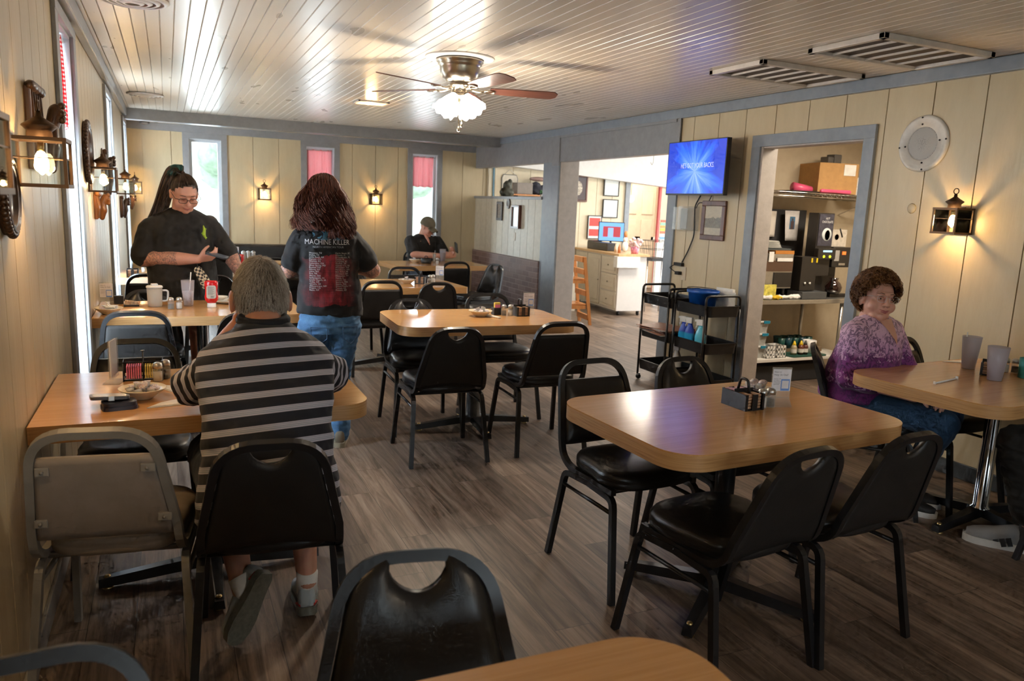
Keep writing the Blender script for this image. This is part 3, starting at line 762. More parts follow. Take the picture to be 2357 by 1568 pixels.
# ------------------------------------------------------------------ table-top things
TZ = .762
def caddy(label, loc, rz, group=None):
    t = thing('jelly_caddy', label, 'caddy', (loc[0], loc[1], TZ), D(rz), group)
    mb = MB(); w, d, h = .068, .046, .064
    mb.box(-w, w, -d, d, 0, .004); mb.box(-.0015, .0015, -d, d, 0, h+.01)
    for s in (-1, 1):
        mb.box(-w, w, s*d-.0015, s*d+.0015, 0, h)
        for x in (-w, -.045, .045, w): pass
        for x0, x1 in ((s*w, s*w),):
            for a, b in ((-d, -d+.010), (-.012, .012), (d-.010, d)): mb.box(x0-.0015, x0+.0015, a, b, 0, h)
    mb.build('tray', BLACKP, t)
    mb = MB(); out = [(-.030, h), (-.022, h+.045), (-.012, h+.055), (.012, h+.055), (.022, h+.045), (.030, h)]
    inn = [(.014*math.cos(a), h+.026+.014*math.sin(a)) for a in [2*PI*k/12 for k in range(12)]]
    A = Matrix(((0, 0, 1, 0), (1, 0, 0, 0), (0, 1, 0, 0), (0, 0, 0, 1)))
    pts = fillet([(-.032, 0, h-.004), (-.020, 0, h+.047), (.020, 0, h+.047), (.032, 0, h-.004)], .014)
    mb.tube(pts, .0055, n=8); mb.build('handle', BLACKP, t)
    mb = MB(); 
    for sx in (-1, 1):
        for sy in (-1, 1):
            for k in range(5): mb.box(sx*.034-.024, sx*.034+.026, sy*.022-.016, sy*.022+.016, .005+k*.0115, .015+k*.0115, bev=.002)
    pk = mb.build('jelly_packets', plain((.50, .30, .18), .35, var=.4, scale=60), t); pk['kind'] = 'stuff'
    mb = MB()
    for sy in (-1, 1): mb.box(.010, .060, sy*.022-.016, sy*.022+.016, .063, .0645)
    mb.build('packet_lids', plain((.55, .30, .42), .3, .3, var=.5, scale=90), t)
    return t
def shaker(label, loc, group=None, salt=True):
    t = thing('salt_shaker' if salt else 'pepper_shaker', label, 'shaker', (loc[0], loc[1], TZ), 0, group)
    MB().lathe([(.0, .001), (.019, .001), (.020, .006), (.020, .048), (.017, .056)], n=12, smooth=False).build('glass_body', FACET, t)
    MB().lathe([(.0, .004), (.016, .004), (.016, .040 if salt else .034), (.0, .041 if salt else .035)], n=12).build('contents', plain((.80, .78, .74), .9) if salt else plain((.10, .075, .055), .9, var=.5, scale=200), t)
    MB().lathe([(.0185, .052), (.0185, .064), (.016, .072), (.008, .077), (.0001, .078)], n=18).build('lid', STEEL, t)
    return t
FACET = m_frosted((.60, .62, .60), .30, .05)
def table_sign(label, loc, rz, group=None):
    t = thing('table_sign', label, 'sign', (loc[0], loc[1], TZ), D(rz), group)
    MB().box(-.040, .040, -.0025, .0025, .03, .155).prism([(-.03, 0), (.03, 0), (0, .035)], -.04, .04, Mx((0, 0, 0), (0, 1, 0), (0, 0, 1))).build('acrylic_stand', ACRYL, t)
    c = MB().box(-.038, .038, -.0036, -.0027, .060, .148).build('card', plain((.80, .80, .86), .5), t)
    ink = plain((.05, .05, .10), .6)
    M = lambda x, z: Mx((x, -.0039, z), (1, 0, 0), (0, 0, 1))
    text('card_text', 'Want to', .0085, M(-.033, .134), ink, c); text('card_headline', 'Help Us Out?', .0105, M(-.033, .122), ink, c)
    text('card_lines', 'Scan the code\nor it helps us\nshare how we\'re\ntreating your\nexperience', .0052, M(-.033, .108), ink, c, spacing=1.1)
    MB().box(-.002, .034, -.0040, -.0037, .061, .108).build('blue_panel', plain((.16, .32, .75), .5), c)
    MB().box(.002, .030, -.0044, -.0041, .070, .102).build('white_square', plain((.80, .80, .86), .5), c)
    return t
ACRYL = m_frosted((.72, .70, .64), .22, .08)
def bowl(label, loc, group=None, napkin=False, n=9, seed=1):
    t = thing('creamer_bowl', label, 'bowl', (loc[0], loc[1], TZ), 0, group)
    MB().lathe([(.0, .004), (.030, .004), (.033, .0), (.036, .003), (.060, .022), (.078, .036), (.081, .039), (.078, .041), (.058, .028), (.030, .012), (.0, .010)], n=36).build('dish', CERAMIC, t)
    return t
def creamer(label, loc, z, tilt, group):
    t = thing('creamer_cup', label, 'creamer', (loc[0], loc[1], z), 0, group)
    t.rotation_euler = tilt
    MB().lathe([(.0001, 0), (.011, 0), (.0155, .018), (.0155, .019)], n=16).build('cup', WPLASTIC, t)
    MB().lathe([(.0001, .0191), (.018, .0191), (.018, .0200), (.0001, .0205)], n=16).build('foil_lid', FOILL, t)
    return t
FOILL = Mat('creamer_lid'); _v = FOILL.coord(); _f = FOILL.noise(160, _v, 2)
FOILL.set(color=FOILL.ramp(_f, [(.42, (.80, .78, .78)), (.50, (.70, .40, .30)), (.56, (.35, .38, .60)), (.62, (.80, .78, .78))]), rough=.35); FOILL = FOILL.m
CR0 = {}
def fill_bowl(loc, where, n, seed, group, hi=0.0):
    r = random.Random(seed)
    spots = [(0, 0, .012)]+[(.038*math.cos(a), .038*math.sin(a), .022) for a in [2*PI*k/6+r.random()*.5 for k in range(6)]]+[(.016*math.cos(a), .016*math.sin(a), .040) for a in (r.random()*3, r.random()*3+2, r.random()*2+4)]
    for k in range(min(n, len(spots))):
        x, y, z = spots[k]; tl = (r.uniform(-.5, .5), r.uniform(-.5, .5), r.uniform(0, 6))
        lab = 'small white creamer cup in the bowl '+where
        if 'p' in CR0: copy_tree(CR0['p'], (loc[0]+x, loc[1]+y, TZ+z+hi), None, lab, group).rotation_euler = tl
        else: CR0['p'] = creamer(lab, (loc[0]+x, loc[1]+y), TZ+z, tl, group)
def napkin(label, loc, rz, s=.06, pts=None, group=None):
    pts = pts or [(-s, -.02), (s*.8, -.045), (s, .04), (-.01, .02)]
    mb = MB().prism(pts, 0, .0025); mb.prism([(x*.9+.004, y*.85) for x, y in pts], .0025, .0045)
    o = mb.build('paper_napkin', PAPER, None, (loc[0], loc[1], TZ), D(rz)); return tag(o, label, 'napkin', group)
def tumbler(label, loc, color, drink=None, lvl=.05, straw=None, h=.165, rt=.042, rb=.030, mat=None, group=None):
    t = thing('tumbler', label, 'cup', (loc[0], loc[1], TZ), 0, group); m = mat or m_frosted((.62, .60, .68), .27)
    MB().lathe([(.0001, .003), (rb, .003), (rb*1.02, .0), (rb*1.06, .003), (rb+(rt-rb)*.55, h*.5), (rb+(rt-rb)*.60, h*.52), (rt, h), (rt-.002, h), (rb+(rt-rb)*.58, h*.52), (rb-.002, .006), (.0001, .006)], n=32).build('cup_wall', m, t)
    if drink: MB().lathe([(.0001, .008), (rb-.003, .008), (rb+(rt-rb)*lvl/h-.003, lvl), (.0001, lvl)], n=28).build('drink', drink, t)
    if straw: MB().tube(straw, .0032, n=8).build('straw', plain((.80, .78, .74), .4), t)
    return t
# --- large right table
caddy('black jelly caddy with curved handle on the large right table', (2.035, 2.235), 91)
s1 = shaker('salt shaker in front of the sign on the large right table', (2.098, 2.196))
shaker('pepper shaker at the right on the large right table, before the sign', (2.140, 2.196), salt=False)
table_sign('acrylic table sign with readable headline on the large right table', (2.195, 2.205), -18)
bowl('creamer bowl hidden behind the caddy on the large right table', (2.185, 2.325)); fill_bowl((2.185, 2.325), 'on the large right table', 9, 3, 'creamers on the large right table')
fill_bowl((2.185, 2.325), 'on the large right table', 6, 4, 'creamers on the large right table', .026)
# --- centre table
bowl('beige bowl of creamers on the centre table', (1.90, 4.665)); fill_bowl((1.90, 4.665), 'on the centre table', 9, 5, 'creamers on the centre table')
copy_tree(s1, (2.118, 4.655, TZ), 0, 'salt shaker right of its pair on the centre table')
pep = shaker('pepper shaker left of its pair on the centre table', (2.072, 4.665), salt=False)
cad = caddy('black jelly caddy between shakers and sign on the centre table', (2.195, 4.675), 90)
sg = table_sign('acrylic table sign at the right end of the centre table', (2.275, 4.70), -12)
def sugar(label, loc, rz=0):
    t = thing('sugar_holder', label, 'holder', (loc[0], loc[1], TZ), D(rz))
    MB().box(-.028, .028, -.028, .028, 0, .05, bev=.003).build('box', BLACKP, t)
    MB().box(-.02, .02, -.02, .0, .03, .085).build('yellow_packets', plain((.85, .65, .12), .7), t); MB().box(-.02, .02, -.024, -.021, .03, .072).build('pink_packets', plain((.80, .22, .38), .7), t)
    return t
sugar('black holder of pink and yellow sugar packets on the centre table', (2.04, 4.72))
t = thing('wrapped_cutlery', 'white paper wrapped cutlery on the centre table before the bowl', 'cutlery', (1.965, 4.60, TZ), D(-70))
MB().box(-.07, .07, -.012, .012, 0, .012, bev=.004).build('paper_wrap', PAPER, t)
# --- third table
b3 = bowl('bowl of creamers on the third table back', (1.99, 6.70)); fill_bowl((1.99, 6.70), 'on the third table back', 8, 6, 'creamers on the third table')
copy_tree(cad, (2.13, 6.72, TZ), D(60), 'black jelly caddy on the third table back'); copy_tree(s1, (2.26, 6.76, TZ), 0, 'salt shaker on the third table back'); copy_tree(pep, (2.22, 6.73, TZ), 0, 'pepper shaker on the third table back')
copy_tree(sg, (2.36, 6.86, TZ), D(-25), 'acrylic table sign on the third table back')
copy_tree(b3, (.98, 9.12, TZ), 0, 'bowl on the rear table before the banquette')
# --- capped man's table
copy_tree(b3, (2.80, 9.08, TZ), 0, 'bowl of creamers on the capped man\'s table'); fill_bowl((2.80, 9.08), 'on the capped man\'s table', 8, 8, 'creamers on the capped man\'s table')
t = thing('round_caddy', 'round black caddy on the capped man\'s table', 'caddy', (2.91, 8.99, TZ))
MB().lathe([(.0001, .0), (.062, .0), (.066, .006), (.066, .058), (.062, .060), (.060, .008), (.0001, .006)], n=28).build('ring_tray', BLACKP, t); MB().tube(fillet([(-.02, 0, .005), (-.02, 0, .09), (.02, 0, .09), (.02, 0, .005)], .02), .004).build('handle', BLACKP, t)
copy_tree(s1, (3.02, 8.88, TZ), 0, 'salt shaker on the capped man\'s table')
COLA = plain((.10, .03, .015), .1, coat=.5)
tumbler('tumbler of cola with pale lid in front of the capped man', (3.20, 9.20), (.85, .83, .9), COLA, .12)
t = thing('straw_glass', 'slim clear glass with paper straw beside the cola tumbler', 'glass', (3.06, 9.12, TZ)); MB().lathe([(.0001, .0), (.018, 0), (.022, .11), (.0205, .11), (.0165, .004), (.0001, .004)], n=20).build('glass_body', FACET, t); MB().tube([(0, 0, .01), (.008, 0, .15)], .003).build('straw', PAPER, t)
# --- near left table
NB = (-.105, 2.955)
bowl('beige bowl of creamers on the near left table beside the phone', NB); fill_bowl(NB, 'on the near left table', 10, 11, 'creamers on the near left table')
t = thing('menu_stand', 'clear acrylic stand seen edge-on on the near left table', 'stand', (-.212, 3.235, TZ), D(78))
MB().box(-.045, .045, -.006, -.003, .02, .17).box(-.045, .045, .003, .006, .02, .17).box(-.045, .045, -.03, .03, 0, .006).build('acrylic_stand', ACRYL, t); MB().box(-.042, .042, -.002, .002, .03, .168).build('card', plain((.66, .66, .66), .6), t)
t = thing('condiment_rack', 'black wire rack with sugar packets on the near left table', 'rack', (-.11, 3.275, TZ))
mb = MB(); 
for z in (.004, .075): mb.tube([(-.07, -.035, z), (.07, -.035, z), (.07, .035, z), (-.07, .035, z)], .003, closed=True)
for x in (-.07, .0, .07):
    for y in (-.035, .035): mb.tube([(x, y, 0), (x, y, .078)], .0025)
mb.tube([(0, 0, .004), (0, 0, .115)], .003); mb.lathe([(.008, .0), (.008, .003), (.004, .003)], (0, 0, .113), 10); mb.box(-.068, .068, .030, .033, .02, .074); mb.build('wire_frame', BLACKP, t)
mb = MB(); 
for k in range(7): mb.box(-.06+.008*k, -.055+.008*k, -.03, .03, .008, .058)
mb.build('pink_packets', plain((.80, .20, .36), .7, var=.3, scale=80), t)
mb = MB()
for k in range(6): mb.box(.006+.008*k, .011+.008*k, -.03, .03, .008, .056)
mb.build('yellow_packets', plain((.85, .62, .15), .7, var=.3, scale=80), t)
copy_tree(s1, (-.058, 3.215, TZ), 0, 'salt shaker on the near left table by the rack'); copy_tree(pep, (-.030, 3.262, TZ), 0, 'pepper shaker on the near left table by the rack')
napkin('folded paper napkin on the near left table by the man\'s elbow', (-.035, 2.845), 20, .065)
napkin('small crumpled napkin right of the bowl on the near left table', (-.015, 3.07), 70, .045)
t = thing('smartphone', 'grey cased smartphone resting on a dark case on the near left table', 'phone', (-.205, 2.865, TZ+.030), D(8)); t.rotation_euler = (D(-4), D(3), D(8))
MB().prism(rrect(-.060, .060, -.038, .038, .012), 0, .010, smooth=True).build('phone_case', plain((.08, .08, .085), .4), t)
MB().prism(rrect(-.052, .050, -.031, .031, .006), .0101, .0112).build('back_plate', plain((.42, .36, .30), .25, coat=.4), t); MB().box(-.008, .012, -.045, -.034, -.004, .012, bev=.002).build('clip', STEEL, t)
t = thing('glasses_case', 'dark blue case lying under the smartphone', 'case', (-.175, 2.835, TZ), D(12))
MB().prism(rrect(-.055, .055, -.038, .038, .02), 0, .013, smooth=True).build('case_base', plain((.02, .025, .05), .35), t); MB().prism(rrect(-.053, .053, -.036, .036, .02), .0132, .026, smooth=True).build('case_lid', plain((.015, .018, .035), .35), t)
# --- second left table
t = thing('pitcher', 'translucent plastic pitcher with white lid and handle on the second left table', 'pitcher', (-.095, 5.40, TZ), D(10))
PITM = m_frosted((.74, .70, .62), .5)
MB().lathe([(.0001, .0), (.040, .0), (.043, .01), (.047, .125), (.0455, .125), (.041, .012), (.0001, .006)], n=28).build('body', PITM, t)
MB().lathe([(.0001, .007), (.039, .007), (.042, .055), (.0001, .055)], n=28).build('milk', plain((.78, .70, .58), .5), t)
MB().lathe([(.0001, .140), (.02, .140), (.046, .137), (.050, .132), (.050, .124), (.0001, .124)], n=28).box(-.02, .02, -.02, .02, .139, .15, bev=.004).build('lid', WPLASTIC, t)
MB().tube(fillet([(.045, 0, .105), (.082, 0, .105), (.078, 0, .035), (.044, 0, .035)], .02), .006).build('handle', WPLASTIC, t)
copy_tree(pep, (.000, 5.262, TZ), 0, 'pepper shaker beside the ice cup on the second left table'); copy_tree(s1, (.048, 5.270, TZ), 0, 'salt shaker touching the ice cup on the second left table')
ICE = plain((.72, .70, .74), .5, var=.25, scale=90, bump=.6, bs=90)
tumbler('frosted tumbler full of ice with a straw on the second left table', (.105, 5.40), (.93, .93, .97), ICE, .10, [(0, .0, .02), (.012, 0, .12), (.022, 0, .225)], h=.172)
t = thing('ketchup_bottle', 'red squeeze ketchup bottle standing on its white cap, second left table', 'bottle', (.245, 5.315, TZ), D(-3))
RED = plain((.55, .01, .012), .25, coat=.3)
prof = [(.026, .030), (.040, .05), (.043, .07), (.038, .095), (.037, .115), (.042, .145), (.042, .168), (.034, .178), (.0001, .180)]
MB().lathe([(.0001, .028)]+prof, n=30, sy=.62).build('bottle', RED, t); MB().lathe([(.0001, 0), (.026, 0), (.028, .004), (.026, .030), (.0001, .030)], n=24, sy=.8).build('cap', WPLASTIC, t)
lb = MB().prism(rrect(-.029, .029, .062, .148, .014), .0235, .0275, Mx((0, 0, 0), (1, 0, 0), (0, 0, 1))).build('label_back', plain((.55, .50, .42), .5), t)
mb = MB()
for k in range(12): mb.box(-.022, .022-.006*(k % 3), -.0282, -.0277, .138-.0045*k, .1398-.0045*k)
for k in range(9): mb.box(-.004+.0022*k, -.003+.0022*k+.0004*(k % 2), -.0282, -.0277, .068, .080)
mb.build('label_print', plain((.12, .10, .09), .6), lb)
def plate(label, loc, r=.12):
    t = thing('dinner_plate', label, 'plate', (loc[0], loc[1], TZ)); MB().lathe([(.0001, .003), (r*.55, .003), (r*.6, 0), (r*.75, .006), (r, .018), (r, .021), (r*.72, .010), (r*.55, .007), (.0001, .007)], n=40).build('rim', plain((.74, .70, .62), .25), t); return t
plate('dinner plate with leftovers on the second left table', (.37, 5.55))
tag(MB().lathe([(.0001, .0), (.025, .0), (.055, .022), (.058, .026), (.052, .024), (.024, .006), (.0001, .006)], n=30).build('soup_bowl', plain((.76, .72, .64), .25), None, (.305, 5.53, TZ+.021)), 'small white soup bowl on the dinner plate', 'bowl')
tag(flesh(MB().ell((0, 0, .012), .03, .02, .012).ell((.03, .01, .01), .02, .02, .01), 'leftover_fries', plain((.60, .38, .08), .6), None, .003), 'yellow leftovers on the dinner plate', 'food').location = (.385, 5.50, TZ+.012)
def crumple(label, loc, s, mat=PAPER, z=TZ, name='crumpled_napkin', cat='napkin'):
    r = random.Random(int(s*9999)); mb = MB()
    for k in range(5): mb.prism([(r.uniform(-s, 0), r.uniform(-s, s)), (r.uniform(0, s), r.uniform(-s, 0)), (r.uniform(0, s), r.uniform(0, s)), (r.uniform(-s, 0), r.uniform(0, s))], 0, .004, Matrix.Translation((0, 0, s*.45)) @ Euler((r.uniform(-.9, .9), r.uniform(-.9, .9), r.uniform(0, 3))).to_matrix().to_4x4())
    return tag(mb.build(name, mat, None, (loc[0], loc[1], z)), label, cat)
crumple('crumpled white napkin standing on the dinner plate', (.42, 5.56), .055, z=TZ+.01)
t = thing('packet_tray', 'low black tray of pink and cream sugar packets on the second left table', 'tray', (-.235, 5.435, TZ), D(4))
MB().box(-.045, .045, -.03, .03, 0, .012, bev=.003).build('tray', BLACKP, t); mb = MB()
for k in range(9): mb.box(-.040+.009*k, -.034+.009*k, -.026, .026, .008, .034, Matrix.Rotation(.15, 4, 'Y'))
mb.build('packets', plain((.72, .50, .34), .7, var=.5, scale=70), t)
tag(MB().box(-.040, .040, -.02, .02, 0, .055, bev=.003).build('black_menu_box', BLACKP, None, (-.325, 5.56, TZ)), 'plain black box against the left wall on the second left table', 'box')
copy_tree(sg, (-.375, 5.44, TZ), D(-8), 'acrylic table sign leaning by the left wall on the second left table')
copy_tree(b3, (-.345, 5.10, TZ), 0, 'bowl heaped with napkins and creamers at the left wall'); crumple('crumpled napkin in the bowl at the left wall', (-.335, 5.10), .05, z=TZ+.02)
fill_bowl((-.345, 5.10), 'at the left wall on the second left table', 5, 21, 'creamers in the bowl at the left wall')
# --- third left table and rear table
copy_tree(cad, (-.295, 7.36, TZ), D(90), 'black jelly caddy on the third left table'); copy_tree(s1, (-.22, 7.75, TZ), 0, 'salt shaker on the third left table'); copy_tree(pep, (-.16, 7.76, TZ), 0, 'pepper shaker on the third left table')
k2 = copy_tree([o for o in bpy.data.objects if o.name == 'ketchup_bottle'][0], (.62, 7.72, TZ), PI, 'red ketchup bottle in front of the rear table, beside the woman\'s hand'); 
copy_tree(sg, (.70, 9.28, TZ), D(10), 'acrylic table sign on the rear table')
for i, x in enumerate((.78, .83, .885)): 
    tag(MB().lathe([(.0001, 0), (.026, 0), (.028, .03), (.024, .085), (.027, .10), (.010, .112), (.0001, .114)], n=20).build('steel_creamer_jug', STEEL, None, (x, 9.18, TZ)), 'shiny steel pitcher on the rear table, %s of three' % ('leftmost', 'middle', 'rightmost')[i], 'jug', 'steel pitchers on the rear table')
# --- right table
FR1 = m_frosted((.52, .48, .55), .5)
tumbler('frosted empty tumbler with a straw, farther one on the right table', (3.79, 2.52), None, None, mat=FR1, straw=[(-.02, .02, .01), (-.012, .022, .19)], h=.17, rt=.046)
tumbler('frosted tumbler with dark soda at the bottom, nearer one on the right table', (3.645, 2.285), None, plain((.10, .09, .11), .3), .055, mat=FR1, h=.165, rt=.048)
tumbler('teal plastic tumbler cut off by the right edge', (3.865, 2.275), None, mat=plain((.05, .30, .28), .4), h=.10, rt=.034, rb=.03)
copy_tree(cad, (3.775, 2.385, TZ), D(30), 'black jelly caddy between the tumblers on the right table'); copy_tree(s1, (3.90, 2.40, TZ), 0, 'salt shaker on the right table'); copy_tree(pep, (3.935, 2.37, TZ), 0, 'pepper shaker on the right table')
napkin('folded white napkin behind the frosted tumblers on the right table', (3.90, 2.665), -25, .085)
t = thing('paper_straw', 'wrapped paper straw lying on the right table', 'straw', (3.35, 2.325, TZ), D(12)); MB().tube([(-.11, 0, .004), (.11, 0, .004)], .004).build('wrapper', PAPER, t)
MB().box(-.118, -.108, -.005, .005, 0, .012).box(.108, .118, -.005, .005, 0, .014).build('crimped_end', WPLASTIC, t)
# ------------------------------------------------------------------ lanterns
AMBER = glass((1.0, .90, .70), .05, 1.15)
BULB = emit((1.0, .72, .38), 30)
def lantern(label, loc, rz, power=42):
    """wall lantern; local -Y points at the wall"""
    t = thing('wall_lantern', label, 'lamp', loc, rz, 'wall lanterns around the dining room')
    mb = MB(); h = .070; w = .072
    for x in (-w, w):
        for y in (-w, w): mb.box(x-.005, x+.005, y-.005, y+.005, -h, h)
    for z in (-h, h):
        for s in (-1, 1): mb.box(-w-.006, w+.006, s*w-.006, s*w+.006, z-.006, z+.006); mb.box(s*w-.0055, s*w+.0055, -w+.006, w-.006, z-.0055, z+.0055)
    for s in (-1, 1): mb.box(-w, w, s*w-.002, s*w+.002, .012, .015); mb.box(s*w-.002, s*w+.002, -w, w, .012, .015)
    mb.build('cage', BRONZE, t)
    MB().lathe([(.036, h+.004), (.034, h+.026), (.050, h+.040), (.048, h+.044), (.026, h+.058), (.010, h+.070), (.008, h+.086), (.0001, h+.088)], n=24).build('roof', BRONZE, t)
    MB().tube([V((.016*math.cos(a), 0, h+.102+.016*math.sin(a))) for a in [2*PI*k/16 for k in range(16)]], .003, closed=True).build('ring', BRONZE, t)
    mb = MB()
    for s in (-1, 1): mb.box(-w+.006, w-.006, s*w-.001, s*w+.0005, -h+.004, h-.004); mb.box(s*w-.001, s*w+.0005, -w+.006, w-.006, -h+.004, h-.004)
    mb.build('glass_panes', PG, t)
    MB().box(-.018, .018, -.077, -.0735, -.05, .085).build('wall_plate', BRONZE, t)
    MB().lathe([(.010, .062), (.010, .034)], n=12).build('socket', BRASS, t)
    MB().lathe([(.008, .036), (.017, .02), (.020, .0), (.016, -.018), (.006, -.034), (.0001, -.038)], n=16).build('bulb', BULB, t)
    point('lantern_light', V(loc)+V((0, 0, -.01)), power, WARM, .02).visible_camera = True
    return t
for loc, rz, lab in [((XL+.078, 2.80, 1.575), -PI/2, 'large lit wall lantern nearest the camera on the left wall'),
                     ((XL+.078, 5.35, 1.56), -PI/2, 'second lit lantern from the camera on the left wall, over the glowing plaque'),
                     ((XL+.078, 8.15, 1.54), -PI/2, 'third lit lantern from the camera on the left wall'),
                     ((XL+.078, 10.55, 1.54), -PI/2, 'farthest lit lantern on the left wall near the corner'),
                     ((XL+.078, 1.72, 1.56), -PI/2, 'lit lantern just past the left edge of the picture, only its glow showing'),
                     ((1.20, YB-.078, 1.53), PI, 'lit lantern on the back wall left of the middle window'),
                     ((2.72, YB-.078, 1.525), PI, 'lit lantern on the back wall left of the right window'),
                     ((XR-.078, 3.02, 1.52), PI/2, 'lit lantern on the right wall under the round speaker')]:
    lantern(lab, loc, rz)

# ------------------------------------------------------------------ carved plaques on the left wall
CARVE = m_wood('dark_carved_wood', (.030, .013, .006), (.065, .028, .013), (.11, .05, .022), 2, 1, .35, .2)
def oval_plaque(label, y, z, ry, rz_):
    t = thing('carved_plaque', label, 'plaque', (XL, y, z)); n = 44
    mb = MB(); M = Matrix(((0, 0, 1, 0), (1, 0, 0, 0), (0, 1, 0, 0), (0, 0, 0, 1)))
    prof = [(1.0, .0), (1.02, .012), (.97, .030), (.90, .034), (.86, .026), (.80, .030), (.74, .028), (.70, .018), (.3, .014), (.0001, .014)]
    mb.lathe(prof, (0, 0, 0), 48, M @ Matrix.Diagonal((ry, rz_, 1, 1)))
    mb.build('dish', CARVE, t)
    mb = MB()
    for k in range(n):
        a = 2*PI*k/n; mb.ell((.020, ry*math.cos(a), rz_*math.sin(a)), .012, .010+.2*ry*PI/n, .012, n=8, m=5)
    mb.build('roped_rim', CARVE, t)['kind'] = 'stuff'
    return t
oval_plaque('dark oval carved plaque at the far left edge of the picture', 2.60, 1.47, .10, .11)
oval_plaque('tall dark oval plaque between the first and second wall lanterns', 5.20, 1.715, .17, .175)
def corbel(label, y, z, w, h, dark=CARVE):
    t = thing('carved_corbel', label, 'carving', (XL, y, z))
    mb = MB(); mb.box(0, .022, -w, -w*.1, -h, h, bev=.006)
    for k in range(5): mb.tube([(.02, -w*.95+k*w*.2, -h*.9), (.026, -w*.95+k*w*.2, 0), (.02, -w*.95+k*w*.2, h*.9)], .006)
    for k in range(4): mb.ell((.02, -w*.85+k*w*.24, h), .02, w*.2, .02, n=12, m=6)
    mb.build('back_board', dark, t)
    mb = MB(); mb.chain([(.03, w*.4, -h*.9), (.04, w*.4, -h*.3), (.035, w*.45, h*.2), (.05, w*.5, h*.6)], [.02, .028, .03, .036], flat=(1, 0, 0), k=.8)
    for k in range(6): mb.ell((.07, w*.5+.02*math.cos(k), h*.62+.03*math.sin(k*1.1)), .014, .014, .014, n=8, m=6)
    mb.build('carved_figure', dark, t); return t
corbel('dark carved wooden wall piece behind the nearest lantern', 3.36, 1.70, .26, .14)
corbel('narrow dark carved board right of the tall oval plaque', 6.62, 1.62, .10, .16)
CARVE_LIT = m_wood('lantern_lit_carved_wood', (.16, .05, .012), (.30, .11, .03), (.42, .18, .05), 2, 1, .3, .3)  # carved wood with the lantern's orange light put into its colour
corbel('carved wooden piece coloured as lantern-lit orange under the second lantern', 5.75, 1.39, .16, .08, CARVE_LIT)
corbel('dark carved piece under the third lantern on the left wall', 8.75, 1.33, .18, .10)
corbel('small dark carved piece under the farthest left lantern', 10.62, 1.36, .12, .08)

# ------------------------------------------------------------------ curtains
def curtain(label, axis, plane, a, b, z0, z1, mat, folds=5, amp=.012):
    t = thing('cafe_curtain', label, 'curtain', (0, 0, 0))
    def pos(s, d, z): return V((plane+d, s, z)) if axis == 'y' else V((s, plane+d, z))
    mb = MB(); uvl = mb.b.loops.layers.uv.new('UVMap'); NU, NV = 60, 14
    vs = []
    for j in range(NV+1):
        v = j/NV
        for i in range(NU+1):
            u = i/NU; fl = amp*(.5+.9*v)*math.sin(u*folds*2*PI+.8*math.sin(3*v))+.004*math.sin(u*43)
            sh = .03*math.sin(v*2.2)*(u-.5)*-1.0
            vs.append((mb.b.verts.new(pos(a+(b-a)*(u+sh*.6), fl, z1+(z0-z1)*v+.006*math.sin(u*19)*v)), u, v))
    for j in range(NV):
        for i in range(NU):
            q = [j*(NU+1)+i, j*(NU+1)+i+1, (j+1)*(NU+1)+i+1, (j+1)*(NU+1)+i]
            f = mb.b.faces.new([vs[k][0] for k in q]); f.smooth = True
            for lp, k in zip(f.loops, q): lp[uvl].uv = (vs[k][1]*(b-a)*1.35/.5, vs[k][2]*(z1-z0)/.5)
    o = mb.build('cloth', mat, t); s = o.modifiers.new('thickness', 'SOLIDIFY'); s.thickness = .0015
    MB().tube([pos(a-.03, 0, z1-.012), pos(b+.03, 0, z1-.012)], .006).build('rod', WPLASTIC, t); return t
GING = m_gingham('y', 24); GING2 = m_gingham('x', 40, (.66, .13, .17), .5)
curtain('red and white gingham cafe curtain at the nearest left window', 'y', XL-.030, 4.11, 4.67, 1.80, 2.25, GING, 4, .011)
curtain('pink gingham curtain over the top of the middle back window', 'x', YB+.05, 1.78, 2.12, 1.60, 2.17, GING2, 3)
curtain('pink gingham curtain over the top of the right back window', 'x', YB+.05, 3.29, 3.61, 1.73, 2.17, GING2, 3)

# ------------------------------------------------------------------ ceiling fan
fan = thing('ceiling_fan', 'brushed brass ceiling fan with five dark blades and lit frosted shades', 'fan', (1.755, 4.80, ZC))
MB().lathe([(.0001, -.012), (.21, -.012), (.222, -.008), (.225, -.001), (.0001, -.001)], n=56).build('ceiling_medallion', WHITE, fan)
NICK = Mat('brushed_brass'); NICK.set(color=(.50, .43, .33), metal=1.0, rough=.28); NICK.bump(NICK.noise(200, NICK.coord((1, 1, .05))), .05, .001); NICK = NICK.m
MB().lathe([(.150, -.012), (.152, -.028), (.140, -.036), (.143, -.044), (.132, -.055), (.130, -.065), (.126, -.095), (.112, -.13), (.085, -.150), (.062, -.158), (.062, -.166), (.078, -.17), (.078, -.178), (.05, -.182), (.05, -.225), (.062, -.232), (.055, -.245), (.02, -.25), (.0001, -.25)], n=48).build('motor_housing', NICK, fan)
BLADE = m_wood('mahogany_blade', (.07, .025, .018), (.12, .045, .032), (.17, .07, .05), 0, 1, .35, .2)
